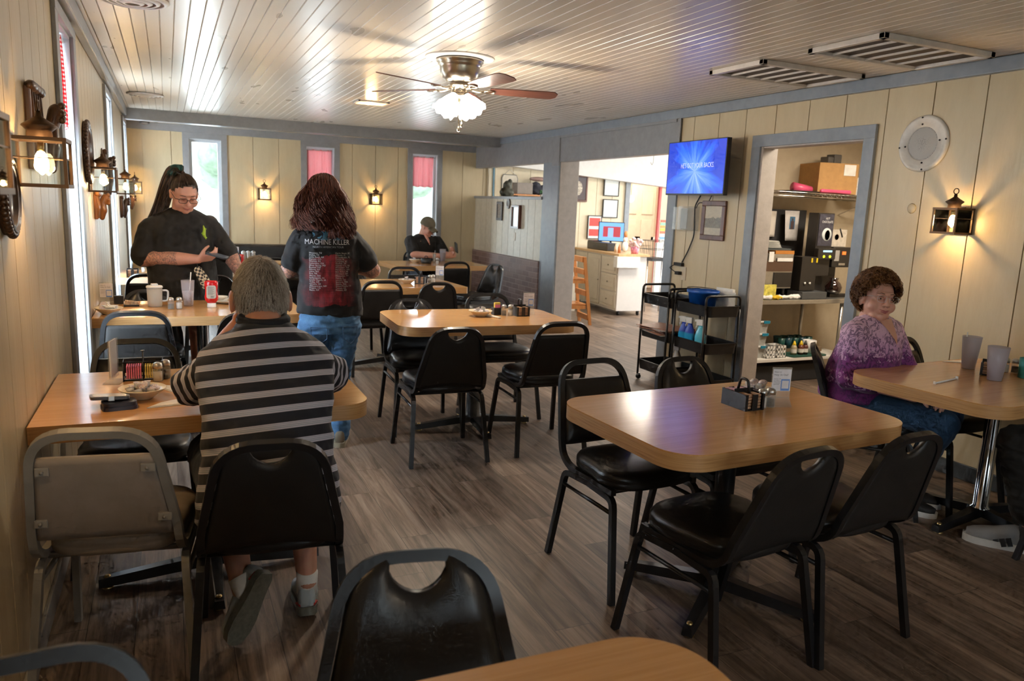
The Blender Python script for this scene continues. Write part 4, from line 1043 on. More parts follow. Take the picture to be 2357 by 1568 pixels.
for k, a in enumerate([D(v) for v in (204, 132, 60, -12, -84)]):
    R = Matrix.Rotation(a, 4, 'Z') @ Matrix.Translation((0, 0, -.192)) @ Matrix.Rotation(D(-12), 4, 'X')
    out = [(.20, -.042), (.30, -.055), (.58, -.066), (.63, -.060), (.655, -.03), (.655, .03), (.63, .060), (.58, .066), (.30, .055), (.20, .042)]
    b = MB().prism(out, -.003, .003, R).build('blade', BLADE, fan)
    mb = MB(); mb.tube([R @ V(p) for p in fillet([(.07, 0, .004), (.12, 0, -.012), (.17, 0, -.008)], .02)], .008, n=8)
    mb.tube([R @ V((.20+.035*math.cos(q), .022*math.sin(q), -.008)) for q in [2*PI*i/16 for i in range(16)]], .006, closed=True)
    mb.build('blade_bracket', NICK, b)
SHADE = Mat('lit_frosted_glass'); SHADE.set(color=(.9, .9, .88), em=(1, .93, .84), ems=11, rough=.3); SHADE = SHADE.m
for k in range(4):
    a = D(35+90*k); d = V((math.cos(a), math.sin(a), 0)); ax = (d*.62+V((0, 0, -.78))).normalized(); o = V((0, 0, -.235))+d*.052
    M = Mx((0, 0, 0), ax.orthogonal().normalized(), ax.cross(ax.orthogonal().normalized()))
    mb = MB(); n = 40; prof = [(.022, 0), (.030, .02), (.046, .05), (.060, .085), (.070, .11), (.078, .125)]
    mb.lathe(prof, o, n, M, caps=False)
    bmw = mb.b
    s = mb.build('lamp_shade', SHADE, fan)
    me = s.data
    for i, v in enumerate(me.vertices):
        if i >= n*4:
            q = 2*PI*(i % n)/n; v.co += ax*(.008*math.cos(q*8)*(1 if i >= n*5 else .4))
    m_ = s.modifiers.new('thickness', 'SOLIDIFY'); m_.thickness = .002
    MB().tube([V((0, 0, -.222)), o], .010).lathe([(.024, -.004), (.024, .014)], o, 16, M).build('shade_holder', NICK, s)
for x, y, L in ((.014, -.02, .165), (-.010, -.03, .195)):
    c = MB().tube([(x, y, -.245), (x, y, -.245-L)], .0015, n=6).build('pull_chain', BRASS, fan)
    MB().lathe([(.0001, .012), (.004, .006), (.009, -.012), (.007, -.022), (.0001, -.026)], (x, y, -.245-L), 14).build('pull_knob', NICK, c)

# ------------------------------------------------------------------ vents, recessed lamp, smoke of the ceiling
VENTW = plain((.62, .56, .50), .4); FILT = plain((.13, .105, .085), .95, bump=.8, bs=300)
for y, lab in ((3.10, 'large louvred return vent in the ceiling, nearer one, top right'), (3.95, 'large louvred return vent in the ceiling, farther one by the television')):
    t = thing('ceiling_vent', lab, 'vent', (3.70, y, ZC))
    mb = MB(); W, Hh = .425, .25
    for a in ((-W, W, -Hh, -Hh+.035), (-W, W, Hh-.035, Hh), (-W, -W+.035, -Hh, Hh), (W-.035, W, -Hh, Hh)): mb.box(*a, -.030, -.001, bev=.003)
    mb.build('frame', VENTW, t); MB().box(-W+.03, W-.03, -Hh+.03, Hh-.03, -.012, -.001).build('filter', FILT, t)
    for k in range(5): MB().box(-W+.155+k*.125-.004, -W+.155+k*.125+.004, -Hh+.034, Hh-.034, -.024, -.013).build('slat', VENTW, t)
for x, y, r, lab in ((-.12, 4.36, .165, 'round ceiling air diffuser at the top left edge of the picture'), (-.155, 8.42, .165, 'round ceiling air diffuser farther back, near the beam')):
    t = thing('round_vent', lab, 'vent', (x, y, ZC))
    for k in range(4):
        q = r*(1-.22*k); mb = MB(); mb.lathe([(q, -.002), (q+.004, -.008-.004*k), (q-.020, -.020-.004*k), (q-.024, -.016-.004*k), (q-.006, -.004)], n=48); mb.build('ring', VENTW, t)
    MB().lathe([(r, -.0015), (.0001, -.0015)], n=32).build('duct', MATTEB, t)
t = thing('recessed_lamp', 'small lit rectangular ceiling lamp left of the fan blades', 'lamp', (1.82, 7.42, ZC))
mb = MB()
for a in ((-.15, .15, -.12, -.10), (-.15, .15, .10, .12), (-.15, -.13, -.12, .12), (.13, .15, -.12, .12)): mb.box(*a, -.014, -.001, bev=.002)
mb.build('frame', VENTW, t); MB().box(-.13, .13, -.10, .10, -.009, -.002).build('diffuser', emit((1, .55, .20), 3.0), t)
point('recessed_lamp_light', (1.82, 7.42, ZC-.06), 4, WARM, .05)

# ------------------------------------------------------------------ television
tv = thing('television', 'wall television showing blue light rays and white words', 'television', (4.10, 5.32, 1.885), D(-94))
tv.rotation_euler = (D(0), D(0), D(-91))
W, Hh = .40, .228
MB().prism(rrect(-W, W, -Hh, Hh, .006, 2), -.02, .02, Mx((0, 0, 0), (1, 0, 0), (0, 0, 1))).build('casing', BLACKP, tv)
SCR = Mat('television_picture'); x, y, z = SCR.xyz(SCR.coord())
an = SCR.math('ARCTAN2', SCR.math('ADD', z, .03), x); cv = SCR.n('CombineXYZ'); SCR.L.new(SCR.math('MULTIPLY', an, 2.6), cv.inputs[0])
rad = SCR.math('SQRT', SCR.math('ADD', SCR.math('MULTIPLY', x, x), SCR.math('MULTIPLY', SCR.math('ADD', z, .03), SCR.math('ADD', z, .03))))
SCR.L.new(SCR.math('MULTIPLY', rad, 1.2), cv.inputs[1]); rays = SCR.noise(.85, cv.outputs[0], 4, .6)
fr = SCR.math('ADD', rays, SCR.math('MULTIPLY', SCR.math('SUBTRACT', .22, rad), 1.1))
col = SCR.ramp(fr, [(.38, (.003, .03, .42)), (.52, (.01, .10, .80)), (.68, (.10, .24, .90)), (.92, (.38, .48, 1.0))])
SCR.set(color=(.01, .01, .02), em=col, ems=1.25, rough=.25)
MB().box(-W+.010, W-.010, -.0215, -.0203, -Hh+.014, Hh-.008).build('screen', SCR.m, tv)
text('screen_text', 'HE\'S GOT YOUR BACKS.', .058, Mx((.03, -.0225, .0), (1, 0, 0), (0, 0, 1)), emit((.6, .66, 1), .9), tv, align='CENTER', sx=.72)
MB().box(-.12, .12, .02, .05, -.12, .12).box(-.02, .02, .05, .185, -.03, .03).build('wall_bracket', MATTEB, tv)
t = thing('hanging_cable', 'black cords dangling from the television to the wall outlet', 'cord', (0, 0, 0))
xw = XR-.014
MB().tube(fillet([(xw, 5.45, 1.66), (xw, 5.52, 1.57), (xw, 5.50, 1.40), (xw, 5.50, 1.30), (xw, 5.57, 1.16), (xw, 5.64, 1.06)], .04, 5), .006).tube(fillet([(xw, 5.30, 1.66), (xw, 5.34, 1.60), (xw, 5.47, 1.60), (xw, 5.50, 1.55)], .03), .004).build('wire', MATTEB, t)
MB().box(xw-.02, xw+.012, 5.62, 5.74, 1.025, 1.055, bev=.004).tube(fillet([(xw-.01, 5.74, 1.03), (xw-.02, 5.80, 1.0), (xw-.01, 5.70, .96), (xw, 5.66, .96)], .02), .004).box(xw-.03, xw+.01, 5.64, 5.70, .945, .975, bev=.004).build('power_plug', MATTEB, t)
t = thing('wall_outlet', 'beige wall outlet under the television cord', 'outlet', (XR, 5.62, .96)); MB().box(-.006, 0, -.036, .036, -.06, .06, bev=.002).build('plate', plain((.55, .45, .32), .4), t)
t = thing('wall_outlet', 'beige outlet plate on the pale half wall', 'outlet', (XR-.004, 9.36, 1.10)); MB().box(-.006, 0, -.03, .03, -.055, .055, bev=.002).build('plate', plain((.50, .40, .28), .4), t)

# ------------------------------------------------------------------ speaker and pictures
sp = thing('round_speaker', 'white round speaker with grey perforated centre on the right wall', 'speaker', (XR, 3.335, 1.985)); sp.rotation_euler = (0, -PI/2, 0)
MB().lathe([(.170, .0), (.172, .006), (.165, .014), (.150, .017), (.147, .014), (.132, .018), (.128, .014), (.104, .016), (.100, .010)], n=64, caps=False).build('ring_plate', plain((.66, .63, .58), .35), sp)
GR = Mat('speaker_grille'); v = GR.n('TexVoronoi'); v.inputs['Scale'].default_value = 130; GR.L.new(GR.coord(), v.inputs['Vector']); v.inputs['Randomness'].default_value = .15
GR.set(color=GR.ramp(v.outputs['Distance'], [(.28, (.03, .03, .03)), (.42, (.40, .385, .36))]), rough=.5)
MB().lathe([(.102, .009), (.09, .012), (.0001, .014)], n=48, caps=False).build('grille', GR.m, sp)
mb = MB()
for r_, n_ in ((.158, 4), (.117, 4)):
    for k in range(n_):
        a = PI/2*k+.12; mb.lathe([(.0055, .010), (.0055, .019), (.0001, .020)], (r_*math.cos(a), r_*math.sin(a), 0), 10)
mb.build('screw_heads', MATTEB, sp)['kind'] = 'stuff'
t = thing('wall_patch', 'small round raised plug in the right wall beside the lantern', 'plug', (XR, 3.36, 1.59)); MB().lathe([(.0001, .004), (.026, .004), (.032, .0)], n=24, M=Matrix.Rotation(-PI/2, 3, 'Y')).build('disc', WALL, t)
WALN = m_wood('dark_walnut_frame', (.05, .015, .009), (.11, .036, .022), (.17, .065, .04), 2, 1.5, .35, .2)
def picture(label, M, w, h, fw, frame, mat_, depth=.02, art=None, name='framed_picture', cat='picture', matw=0):
    """frame in the local xz plane, facing -y; M places it"""
    t = thing(name, label, cat, (0, 0, 0)); t.matrix_world = M
    mb = MB()
    for a in ((-w, w, h-fw, h), (-w, w, -h, -h+fw), (-w, -w+fw, -h+fw-.001, h-fw+.001), (w-fw, w, -h+fw-.001, h-fw+.001)): mb.box(a[0], a[1], -depth, 0, a[2], a[3], bev=min(.006, fw*.3))
    mb.build('frame', frame, t)
    p = MB().box(-w+fw*.8, w-fw*.8, -depth*.6, -.001, -h+fw*.8, h-fw*.8).build('photo' if not art else 'print', mat_, t)
    return t, p
def place(x, y, z, ang): return Matrix.Translation((x, y, z)) @ Matrix.Rotation(ang, 4, 'Z')
def photo_mat(kind):
    M = Mat('old_photo'); x, y, z = M.xyz(M.coord()); f = M.noise(24, M.coord((1, 1, 2)), 5, .7); g = M.noise(90, M.coord((3, 1, .4)), 3)
    if kind == 'group':
        band = M.math('MULTIPLY', M.math('GREATER_THAN', z, -.062), M.math('LESS_THAN', M.math('ADD', z, M.math('MULTIPLY', f, .06)), .052)); roof = M.math('GREATER_THAN', M.math('SUBTRACT', -.02, x), M.math('ADD', M.math('MULTIPLY', z, -1), .07))
        sky = M.ramp(f, [(.3, (.42, .38, .30)), (.7, (.55, .50, .40))]); dark = M.ramp(g, [(.35, (.07, .065, .055)), (.65, (.28, .26, .22))])
        M.set(color=M.mix(band, sky, dark))
    elif kind == 'face':
        e = M.math('ADD', M.math('POWER', M.math('DIVIDE', x, .075), 2), M.math('POWER', M.math('DIVIDE', z, .11), 2)); ins = M.math('LESS_THAN', e, 1)
        M.set(color=M.mix(ins, (.06, .022, .014), M.ramp(f, [(.35, (.16, .12, .09)), (.55, (.55, .47, .36)), (.7, (.75, .68, .55))])))
    elif kind == 'cert': M.set(color=M.ramp(f, [(.35, (.62, .70, .72)), (.6, (.76, .77, .74))]))
    elif kind == 'grey': M.set(color=M.ramp(M.noise(12, M.coord((6, 1, 1))), [(.3, (.22, .24, .25)), (.5, (.50, .52, .50)), (.7, (.35, .38, .40))]))
    else: M.set(color=M.ramp(f, [(.3, (.16, .13, .11)), (.7, (.36, .31, .26))]))
    M.set(rough=.15, coat=.3); return M.m
picture('walnut framed old group photograph below the television', place(XR-.003, 5.255, 1.45, -PI/2), .155, .168, .045, WALN, photo_mat('group'))
picture('small dark framed oval-cornered photo on the half wall', place(XR-.006, 9.88, 1.43, -PI/2), .10, .13, .035, m_wood('black_frame', (.02, .012, .01), (.035, .022, .018), (.06, .04, .03), 2), photo_mat('x'))
picture('wooden framed glassy picture on the half wall near the pillar', place(XR-.006, 9.29, 1.365, -PI/2), .125, .155, .028, WALN, photo_mat('grey'), .045)
t = thing('oval_plate', 'small dark oval wall plate above the glassy picture on the half wall', 'plaque', (XR-.005, 9.59, 1.54)); t.rotation_euler = (0, -PI/2, 0)
MB().lathe([(.0001, .006), (.04, .006), (.055, .016), (.06, .010), (.062, 0)], n=32, sx=1.2).build('disc', CARVE, t)
t = thing('clear_leaflet_holder', 'clear acrylic leaflet holder on the wall left of the walnut framed photograph', 'holder', (XR-.012, 5.60, 1.455)); t.rotation_euler = (0, 0, -PI/2)
MB().box(-.15, .15, -.06, -.057, -.10, .10).box(-.15, .15, -.004, 0, -.10, .11).box(-.15, .15, -.06, 0, -.10, -.096).build('acrylic_box', ACRYL, t)
MB().box(-.06, .03, -.040, -.036, -.09, .09).build('leaflet', plain((.42, .52, .60), .5), t)

# ------------------------------------------------------------------ utility carts
def cart(label, loc, rz=PI/2):
    t = thing('utility_cart', label, 'cart', loc, rz); W, Dp = .225, .16
    for z in (.10, .40, .70):
        mb = MB(); o = rrect(-W, W, -Dp, Dp, .035, 5); i = rrect(-W+.005, W-.005, -Dp+.005, Dp-.005, .031, 5); n = len(o)
        vs = [V((x*.96, y*.96, z)) for x, y in o]+[V((x, y, z+.085)) for x, y in o]+[V((x*1.02, y*1.02, z+.087)) for x, y in o]+[V((x, y, z+.089)) for x, y in i]+[V((x*.955, y*.955, z+.006)) for x, y in i]
        f = [(r*n+k, r*n+(k+1) % n, (r+1)*n+(k+1) % n, (r+1)*n+k) for r in range(4) for k in range(n)]+[tuple(range(n-1, -1, -1)), tuple(4*n+k for k in range(n))]
        mb._new(vs, f); mb.build('basket', BLACKM, t)
    for sx in (-1, 1):
        for sy in (-1, 1):
            MB().tube([(sx*(W-.03), sy*(Dp+.010), .05), (sx*(W-.03), sy*(Dp+.010), .79)], .010, n=8).build('post', BLACKM, t)
            c = MB().lathe([(.022, -.010), (.022, .010)], (sx*(W-.03), sy*Dp, .024), 16, Matrix.Rotation(PI/2, 3, 'Y')).build('caster', BLACKP, t)
            MB().box(sx*(W-.03)-.012, sx*(W-.03)+.012, sy*Dp-.012, sy*Dp+.012, .040, .056).build('caster_fork', STEEL, c)
        MB().tube(fillet([(sx*(W-.03), -Dp-.010, .76), (sx*(W-.03), -Dp-.010, .865), (sx*(W-.03), Dp+.010, .865), (sx*(W-.03), Dp+.010, .76)], .04), .0105, n=8).build('handle', BLACKM, t)
    MB().box(-W, W, -.01, .01, .048, .06).build('base_bar', BLACKM, t)
    return t
cart('black three-tier utility cart by the opening, farther left one', (4.02, 5.42, 0))
cart('black three-tier utility cart with blue bucket, by the kitchen doorway', (4.00, 4.93-.02, 0))
t = thing('bucket', 'blue plastic bucket on top of the nearer cart', 'bucket', (3.965, 4.93, .708))
BLU = plain((.005, .085, .42), .35)
MB().lathe([(.0001, .0), (.095, .0), (.118, .16), (.130, .163), (.132, .182), (.124, .184), (.112, .163), (.092, .006), (.0001, .006)], n=40).build('tub', BLU, t)
MB().tube([(.13*math.cos(a), .13*math.sin(a), .187+.012*math.sin(a*.5)) for a in [PI*k/14 for k in range(15)]], .003).build('bail_handle', BLACKP, t)
tag(MB().box(-.10, .10, -.012, .012, 0, .20).box(-.14, .09, .012, .016, -.02, .18).build('paper_towel_pack', PAPER, None, (4.135, 4.86, .712), PI/2), 'white paper pack standing behind the blue bucket', 'paper')
def spray(label, loc, body, sc=1.0, head=(.75, .78, .80), rz=0):
    t = thing('spray_bottle', label, 'bottle', loc, rz); t.scale = (1.3, 1.3, 1.22)
    MB().lathe([(.0001, 0), (.034, 0), (.036, .01), (.036, .09), (.030, .12), (.018, .15), (.014, .165), (.0001, .165)], n=24, sy=.7).build('bottle', body, t)
    MB().box(-.016, .03, -.010, .010, .165, .205, bev=.004).box(.028, .042, -.008, .008, .188, .202).tube([(.02, 0, .175), (.034, 0, .15), (.030, 0, .14)], .004).build('trigger_head', plain(head, .4), t)
    return t
CYAN = Mat('blue_spray_bottle'); z = CYAN.xyz(CYAN.coord())[2]; CYAN.set(color=CYAN.ramp(z, [(.095, (.02, .30, .62)), (.105, (.01, .05, .42))]), rough=.25); CYAN = CYAN.m
r_ = PI/2+.3
for i, (x, y, lab) in enumerate([(3.90, 5.06, 'blue cleaner spray bottle, leftmost of three on the nearer cart'), (3.905, 4.985, 'blue cleaner spray bottle, middle of three on the nearer cart')]):
    b = spray(lab, (x, y, .408), CYAN, rz=r_); MB().box(-.02, .02, -.028, -.0245, .095, .125).build('red_label', plain((.65, .03, .03), .4), b); MB().box(-.025, .025, -.0275, -.026, .02, .08).build('pale_label', plain((.45, .60, .75), .4), b)
b = spray('clear blue glass cleaner bottle, rightmost of three on the nearer cart', (3.915, 4.86, .408), plain((.10, .50, .70), .15, coat=.5), rz=r_, head=(.85, .85, .85)); MB().box(-.030, .030, -.028, -.0255, .01, .10).build('white_label', plain((.62, .74, .80), .4), b)
b = spray('clear spray bottle on the bottom tier of the farther cart', (4.06, 5.33, .108), plain((.62, .60, .57), .2), rz=r_)
t = thing('menu_stack', 'stack of loose menus and newspapers on the farther cart', 'papers', (4.0, 5.44, .455)); r = random.Random(4)
for k in range(9):
    a = r.uniform(-.25, .25); MB().box(-.15, .15, -.21, .21, k*.006, k*.006+.004, Matrix.Translation((r.uniform(-.02, .02), r.uniform(-.03, .03), 0)) @ Matrix.Rotation(a, 4, 'Z')).build('sheet', plain(r.choice([(.45, .33, .24), (.60, .58, .55), (.40, .20, .13), (.62, .60, .30), (.50, .45, .42)]), .5, var=.3, scale=40), t)
# ------------------------------------------------------------------ back kitchen, seen through the doorway
def tbl(name, mb, mat, label, cat, loc=None, rz=None, group=None): return tag(mb.build(name, mat, None, loc, rz), label, cat, group)
t = thing('prep_table', 'stainless steel prep table with lower shelf in the back kitchen', 'table', (5.25, 5.36, 0))
MB().box(-.80, .72, -.28, .28, .735, .775, bev=.004).build('worktop', STEEL, t)
MB().box(-.78, .66, -.26, .26, .205, .235, bev=.004).build('lower_shelf', WHITE, t)
for x in (-.74, .50):
    for y in (-.24, .24): MB().tube([(x, y, 0), (x, y, .735)], .018).build('leg', STEEL, t)
CZ = .777
# wire shelf on the wall with boxes
t = thing('wire_shelf', 'chrome wire shelf high on the kitchen wall', 'shelf', (5.55, 5.45, 1.73))
mb = MB()
for y in (-.20, .20): mb.tube([(-.95, y, 0), (.85, y, 0)], .005); mb.tube([(-.95, y, -.035), (.85, y, -.035)], .004)
for k in range(46): mb.tube([(-.95+k*.04, -.20, .003), (-.95+k*.04, .20, .003)], .002, n=4)
for k in range(30): mb.tube([(-.95+k*.06, -.20, -.035), (-.92+k*.06, -.20, 0), (-.89+k*.06, -.20, -.035)], .0018, n=4)
mb.build('wire_grid', CHROME, t)
for x in (-.7, .6): MB().tube([(x, .20, -.18), (x, -.18, -.035)], .005).build('brace', CHROME, t)
t = thing('cardboard_box', 'large brown cardboard box on the wire shelf', 'box', (5.74, 5.45, 1.737), D(-14))
MB().box(-.20, .20, -.17, .17, 0, .28, bev=.003).build('carton', plain((.48, .27, .10), .75), t); MB().box(.05, .17, -.1745, -.1715, .17, .27).build('shipping_label', PAPER, t)
tbl('tape_bundle', MB().box(-.07, .0, -.05, .05, 0, .06, bev=.01).box(.005, .10, -.05, .05, 0, .085, bev=.01), plain((.10, .095, .09), .3), 'dark wrapped bundle on top of the cardboard box', 'bundle', (5.72, 5.43, 2.02))
t = thing('foam_box_stack', 'stack of white foam boxes right of the cardboard box', 'boxes', (6.12, 5.47, 1.737))
MB().box(-.09, .09, -.10, .10, 0, .17, bev=.01).build('foam_boxes', WPLASTIC, t); MB().box(-.092, .092, -.102, .102, .08, .084).build('box_seam', plain((.5, .5, .5), .5), t)
PINK = plain((.75, .10, .22), .3)
tbl('pink_cup', MB().tube([(0, 0, .045), (.20, -.02, .03)], [.045, .030], n=20), PINK, 'pink plastic cup lying on the wire shelf', 'cup', (5.27, 5.40, 1.737))
tbl('black_tray', MB().box(-.20, .20, -.12, .12, 0, .012, bev=.004), BLACKP, 'flat black tray on the wire shelf', 'tray', (5.36, 5.42, 1.780-.043+.001))
tbl('pink_wrap', flesh(MB().chain([(-.16, 0, .02), (0, -.02, .02), (.14, -.04, .018)], [.022, .02, .026]), 'pink_wrap', PINK, None, .005).data and MB().chain([(-.16, 0, .02), (0, -.02, .02), (.14, -.04, .018)], [.018, .016, .02]), PINK, 'pink wrapped package at the front of the wire shelf', 'package', (5.66, 5.275, 1.737))
bpy.data.objects.remove(bpy.data.objects['pink_wrap'])
# machines on the table
DK = plain((.025, .022, .02), .35); BRN = plain((.10, .055, .035), .4)
t = thing('freezer_cabinet', 'tall black cabinet behind the kitchen counter with papers on it', 'cabinet', (5.36, 5.60, CZ)); MB().box(-.27, .27, -.045, .045, 0, .80, bev=.005).build('body', MATTEB, t)
t = thing('toaster_oven', 'brown and steel countertop oven with a drawer on the kitchen counter', 'oven', (4.96, 5.36, CZ))
for x in (-.16, .14):
    for y in (-.14, .12): MB().cyl((x, y, 0), (x, y, .09), .014).build('foot', BLACKP, t)
b = MB().box(-.21, .20, -.17, .16, .09, .40, bev=.005).build('body', STEEL, t); MB().box(-.205, .195, -.176, -.168, .245, .34).build('brown_panel', BRN, t)
MB().box(-.02, .19, -.178, -.168, .10, .235, bev=.003).build('door', DK, t); MB().box(.0, .18, -.182, -.176, .335, .365).build('white_strip', WPLASTIC, t); MB().box(-.02, .20, -.172, .15, .40, .43).build('orange_top', plain((.50, .20, .04), .4), t)
MB().box(-.10, -.045, -.182, -.176, .33, .42).build('price_tag', PAPER, t)
t = thing('plate_stack', 'stack of scalloped white paper plates on a dark tray on the oven', 'plates', (4.98, 5.36, CZ+.432))
MB().prism(rrect(-.20, .20, -.14, .14, .05), 0, .014, smooth=True).build('tray', plain((.06, .075, .08), .4), t)
mb = MB(); 
for k in range(7): mb.lathe([(.06, .015+k*.009), (.13-.004*k, .022+k*.009), (.125-.004*k, .024+k*.009), (.0001, .019+k*.009)], (.01, 0, 0), 40)
mb.build('paper_plates', PAPER, t)['kind'] = 'stuff'
t = thing('chocolate_dispenser', 'black hot drink dispenser with lit yellow buttons and cup picture', 'dispenser', (5.53, 5.33, CZ))
MB().box(-.10, .10, -.12, .0, .20, .78, bev=.006).box(-.10, .10, -.05, .0, 0, .22).build('body', DK, t)
MB().box(-.11, .11, -.17, -.12, .36, .46, bev=.006).build('button_head', DK, t)
pan = MB().box(-.088, .088, -.126, -.1195, .48, .77).build('picture_panel', plain((.05, .05, .075), .25, var=.4, scale=30), t)
MB().lathe([(.0001, .004), (.058, .004), (.060, .001)], (.015, -.126, .585), 36, Matrix.Rotation(PI/2, 3, 'X')).build('cup_picture', plain((.62, .68, .70), .4), pan)
MB().lathe([(.0001, .006), (.040, .006)], (.020, -.126, .580), 30, Matrix.Rotation(PI/2, 3, 'X') @ Matrix.Diagonal((.75, 1.15, 1))).build('cocoa_picture', plain((.62, .22, .10), .5), pan)
text('panel_text', 'HOT\nCHOCOLATE', .030, Mx((.01, -.1275, .72), (1, 0, 0), (0, 0, 1)), plain((.75, .75, .78), .5), pan, align='CENTER', sx=.75)
YG = emit((.75, .85, .02), 1.6)
for x in (-.035, .04): MB().lathe([(.0001, .006), (.012, .004), (.013, .0)], (x, -.170, .385), 14, Matrix.Rotation(PI/2, 3, 'X')).build('lit_button', YG, t)
MB().box(-.05, .06, -.1725, -.169, .425, .442).build('lit_strip', emit((.45, .75, .9), 1.2), t)
t = thing('drink_machine', 'black drink machine with two white taps on the kitchen counter', 'machine', (5.31, 5.20, CZ))
MB().box(-.085, .10, -.05, .10, .07, .38, bev=.004).build('body', DK, t); MB().box(-.10, .20, -.11, .08, 0, .065, bev=.004).build('drip_tray', plain((.08, .085, .09), .4), t)
for x in (-.03, .03): MB().lathe([(.0001, .012), (.012, .008), (.010, 0)], (x, -.052, .14), 12, Matrix.Rotation(PI/2, 3, 'X')).build('tap', WPLASTIC, t); MB().box(x-.006+.06, x+.010+.06, -.056, -.05, .33, .37).build('yellow_tag', plain((.8, .6, .02), .4), t)
t = thing('coffee_brewer', 'black coffee brewer with small red lamp at the right of the kitchen counter', 'brewer', (5.79, 5.33, CZ))
MB().box(-.11, .12, -.10, .14, .28, .47, bev=.006).box(-.11, .12, .06, .14, 0, .3).box(-.11, .12, -.12, .14, 0, .03).build('body', DK, t)
MB().box(-.09, -.03, -.106, -.10, .34, .44).build('notice', plain((.42, .40, .38), .6), t); MB().box(.01, .05, -.108, -.10, .40, .43).build('red_lamp', emit((1, .15, .02), 1.6), t); MB().box(-.03, .05, -.108, -.10, .30, .32).build('badge', STEEL, t)
t = thing('coffee_pot', 'round glass coffee pot full of dark coffee', 'coffee pot', (5.72, 5.22, CZ+.032))
MB().lathe([(.0001, 0), (.05, 0), (.075, .03), (.080, .065), (.060, .105), (.035, .125), (.045, .15), (.0001, .15)], n=32).build('bowl', plain((.03, .012, .01), .06, coat=1.0), t); MB().tube(fillet([(-.03, -.03, .14), (-.07, -.05, .15), (-.08, -.06, .06)], .02), .008).build('handle', BLACKP, t)
t = thing('filter_carton', 'white carton with brown print standing between the machines', 'carton', (5.62, 5.45, CZ)); MB().box(-.05, .06, -.03, .03, 0, .33).build('carton', plain((.62, .56, .47), .6), t); MB().box(-.01, .04, -.032, -.030, .10, .18).build('brown_print', BRN, t)
t = thing('condiment_box', 'box with red and white print beside the cup picture', 'box', (5.82, 5.36, CZ+.472)); MB().box(-.11, .10, -.05, .05, 0, .16).build('carton', plain((.66, .60, .52), .6, var=.2, scale=30), t); MB().lathe([(.0001, .003), (.026, .003)], (-.03, -.051, .09), 20, Matrix.Rotation(PI/2, 3, 'X')).build('red_print', plain((.65, .06, .05), .5), t); MB().tube([(.0, -.055, .17), (.04, -.055, .09)], .006).build('black_strap', BLACKP, t)
# papers on the cabinet
def sheet(name, label, loc, w, h, rz, mat, tilt=0.0, cat='paper'):
    t = thing(name, label, cat, loc, rz); mb = MB()
    mb.grid(lambda u, v: V((-w+2*w*u, -.004-.05*max(0, (.35-u))*v*2-.003, -h+2*h*(1-v)+tilt*(u-.5))), 10, 8); o = mb.build('sheet', mat, t); m = o.modifiers.new('thickness', 'SOLIDIFY'); m.thickness = .0006; return t
sheet('pencil_drawing', 'wide paper drawing taped left on the black cabinet', (5.08, 5.54, CZ+.66), .15, .12, 0, plain((.66, .60, .54), .8, var=.08, scale=6))
q = sheet('photo_printout', 'curling paper with a portrait photo taped on the black cabinet', (5.385, 5.50, CZ+.65), .09, .14, 0, plain((.60, .57, .56), .8))
MB().box(-.022, .040, -.012, -.009, -.03, .085).build('blue_photo', plain((.06, .16, .28), .4), q); MB().box(-.012, .028, -.0135, -.0122, -.03, .045).ell((.008, -.013, .058), .010, .002, .013).build('portrait', plain((.08, .05, .05), .6), q)
# left things on the counter
tbl('fruit_cloth', MB().box(-.08, .085, -.01, .01, 0, .13, bev=.004), plain((.62, .55, .10), .7, var=.5, scale=25), 'yellow and white fruit patterned bag on the kitchen counter', 'bag', (4.86, 5.15, CZ))
def rag(label, loc, L, mat, seed, name='dish_towel'):
    r = random.Random(seed); mb = MB(); p = [V((-L/2+L*k/4, r.uniform(-.02, .02), .018)) for k in range(5)]
    mb.chain(p, [r.uniform(.014, .026) for _ in p]); o = flesh(mb, name, mat, None, .005, 3, lambda c: .006*noise.noise(c*40)); o.location = loc; return tag(o, label, 'towel')
rag('white towel bunched at the left end of the kitchen counter', (4.80, 5.12, CZ), .16, PAPER, 2)
rag('yellow cloth on the kitchen counter edge', (4.93, 5.11, CZ), .10, plain((.75, .50, .02), .8), 3, 'yellow_cloth')
rag('long white towel along the kitchen counter edge', (5.09, 5.12, CZ), .26, PAPER, 5)
# lower shelf
SZ = .2355
def bin_(label, x, z, w, lid=True):
    t = thing('storage_bin', label, 'bin', (x, 5.25, z)); MB().lathe([(.0001, 0), (.11, 0), (.125, .10), (.12, .10), (.105, .004), (.0001, .004)], n=4, M=Matrix.Rotation(PI/4, 3, 'Z'), smooth=False).build('tub', plain((.42, .42, .40), .2, var=.2, scale=30), t)
    MB().box(-.098, .098, -.098, .098, .10, .112, bev=.003).build('lid', WPLASTIC, t); MB().box(.02, .09, -.104, -.096, .09, .115, bev=.002).build('blue_latch', plain((.01, .22, .36), .4), t); return t
for k, w in enumerate(('bottom', 'middle', 'top')): bin_('clear storage bin with blue latch, %s of the stack of three' % w, 4.82+.005*k, SZ+k*.114, .1)
def basket_(label, x):
    t = thing('plastic_basket', label, 'basket', (x, 5.20, SZ)); mb = MB()
    for z in (0, .045, .09): mb.box(-.055, .055, -.07, -.065, z, z+.02); mb.box(-.055, .055, .065, .07, z, z+.02); mb.box(-.055, -.05, -.07, .07, z, z+.02); mb.box(.05, .055, -.07, .07, z, z+.02)
    for k in range(4): mb.box(-.055+k*.034, -.047+k*.034, -.07, -.065, 0, .11); mb.box(.05, .055, -.07+k*.044, -.062+k*.044, 0, .11)
    mb.box(-.055, .055, -.07, .07, 0, .004); mb.build('slotted_tub', WPLASTIC, t); return t
basket_('white slotted plastic basket beside the storage bins, left of two', 4.95); basket_('white slotted plastic basket, right of two, beside the green tray', 5.075)
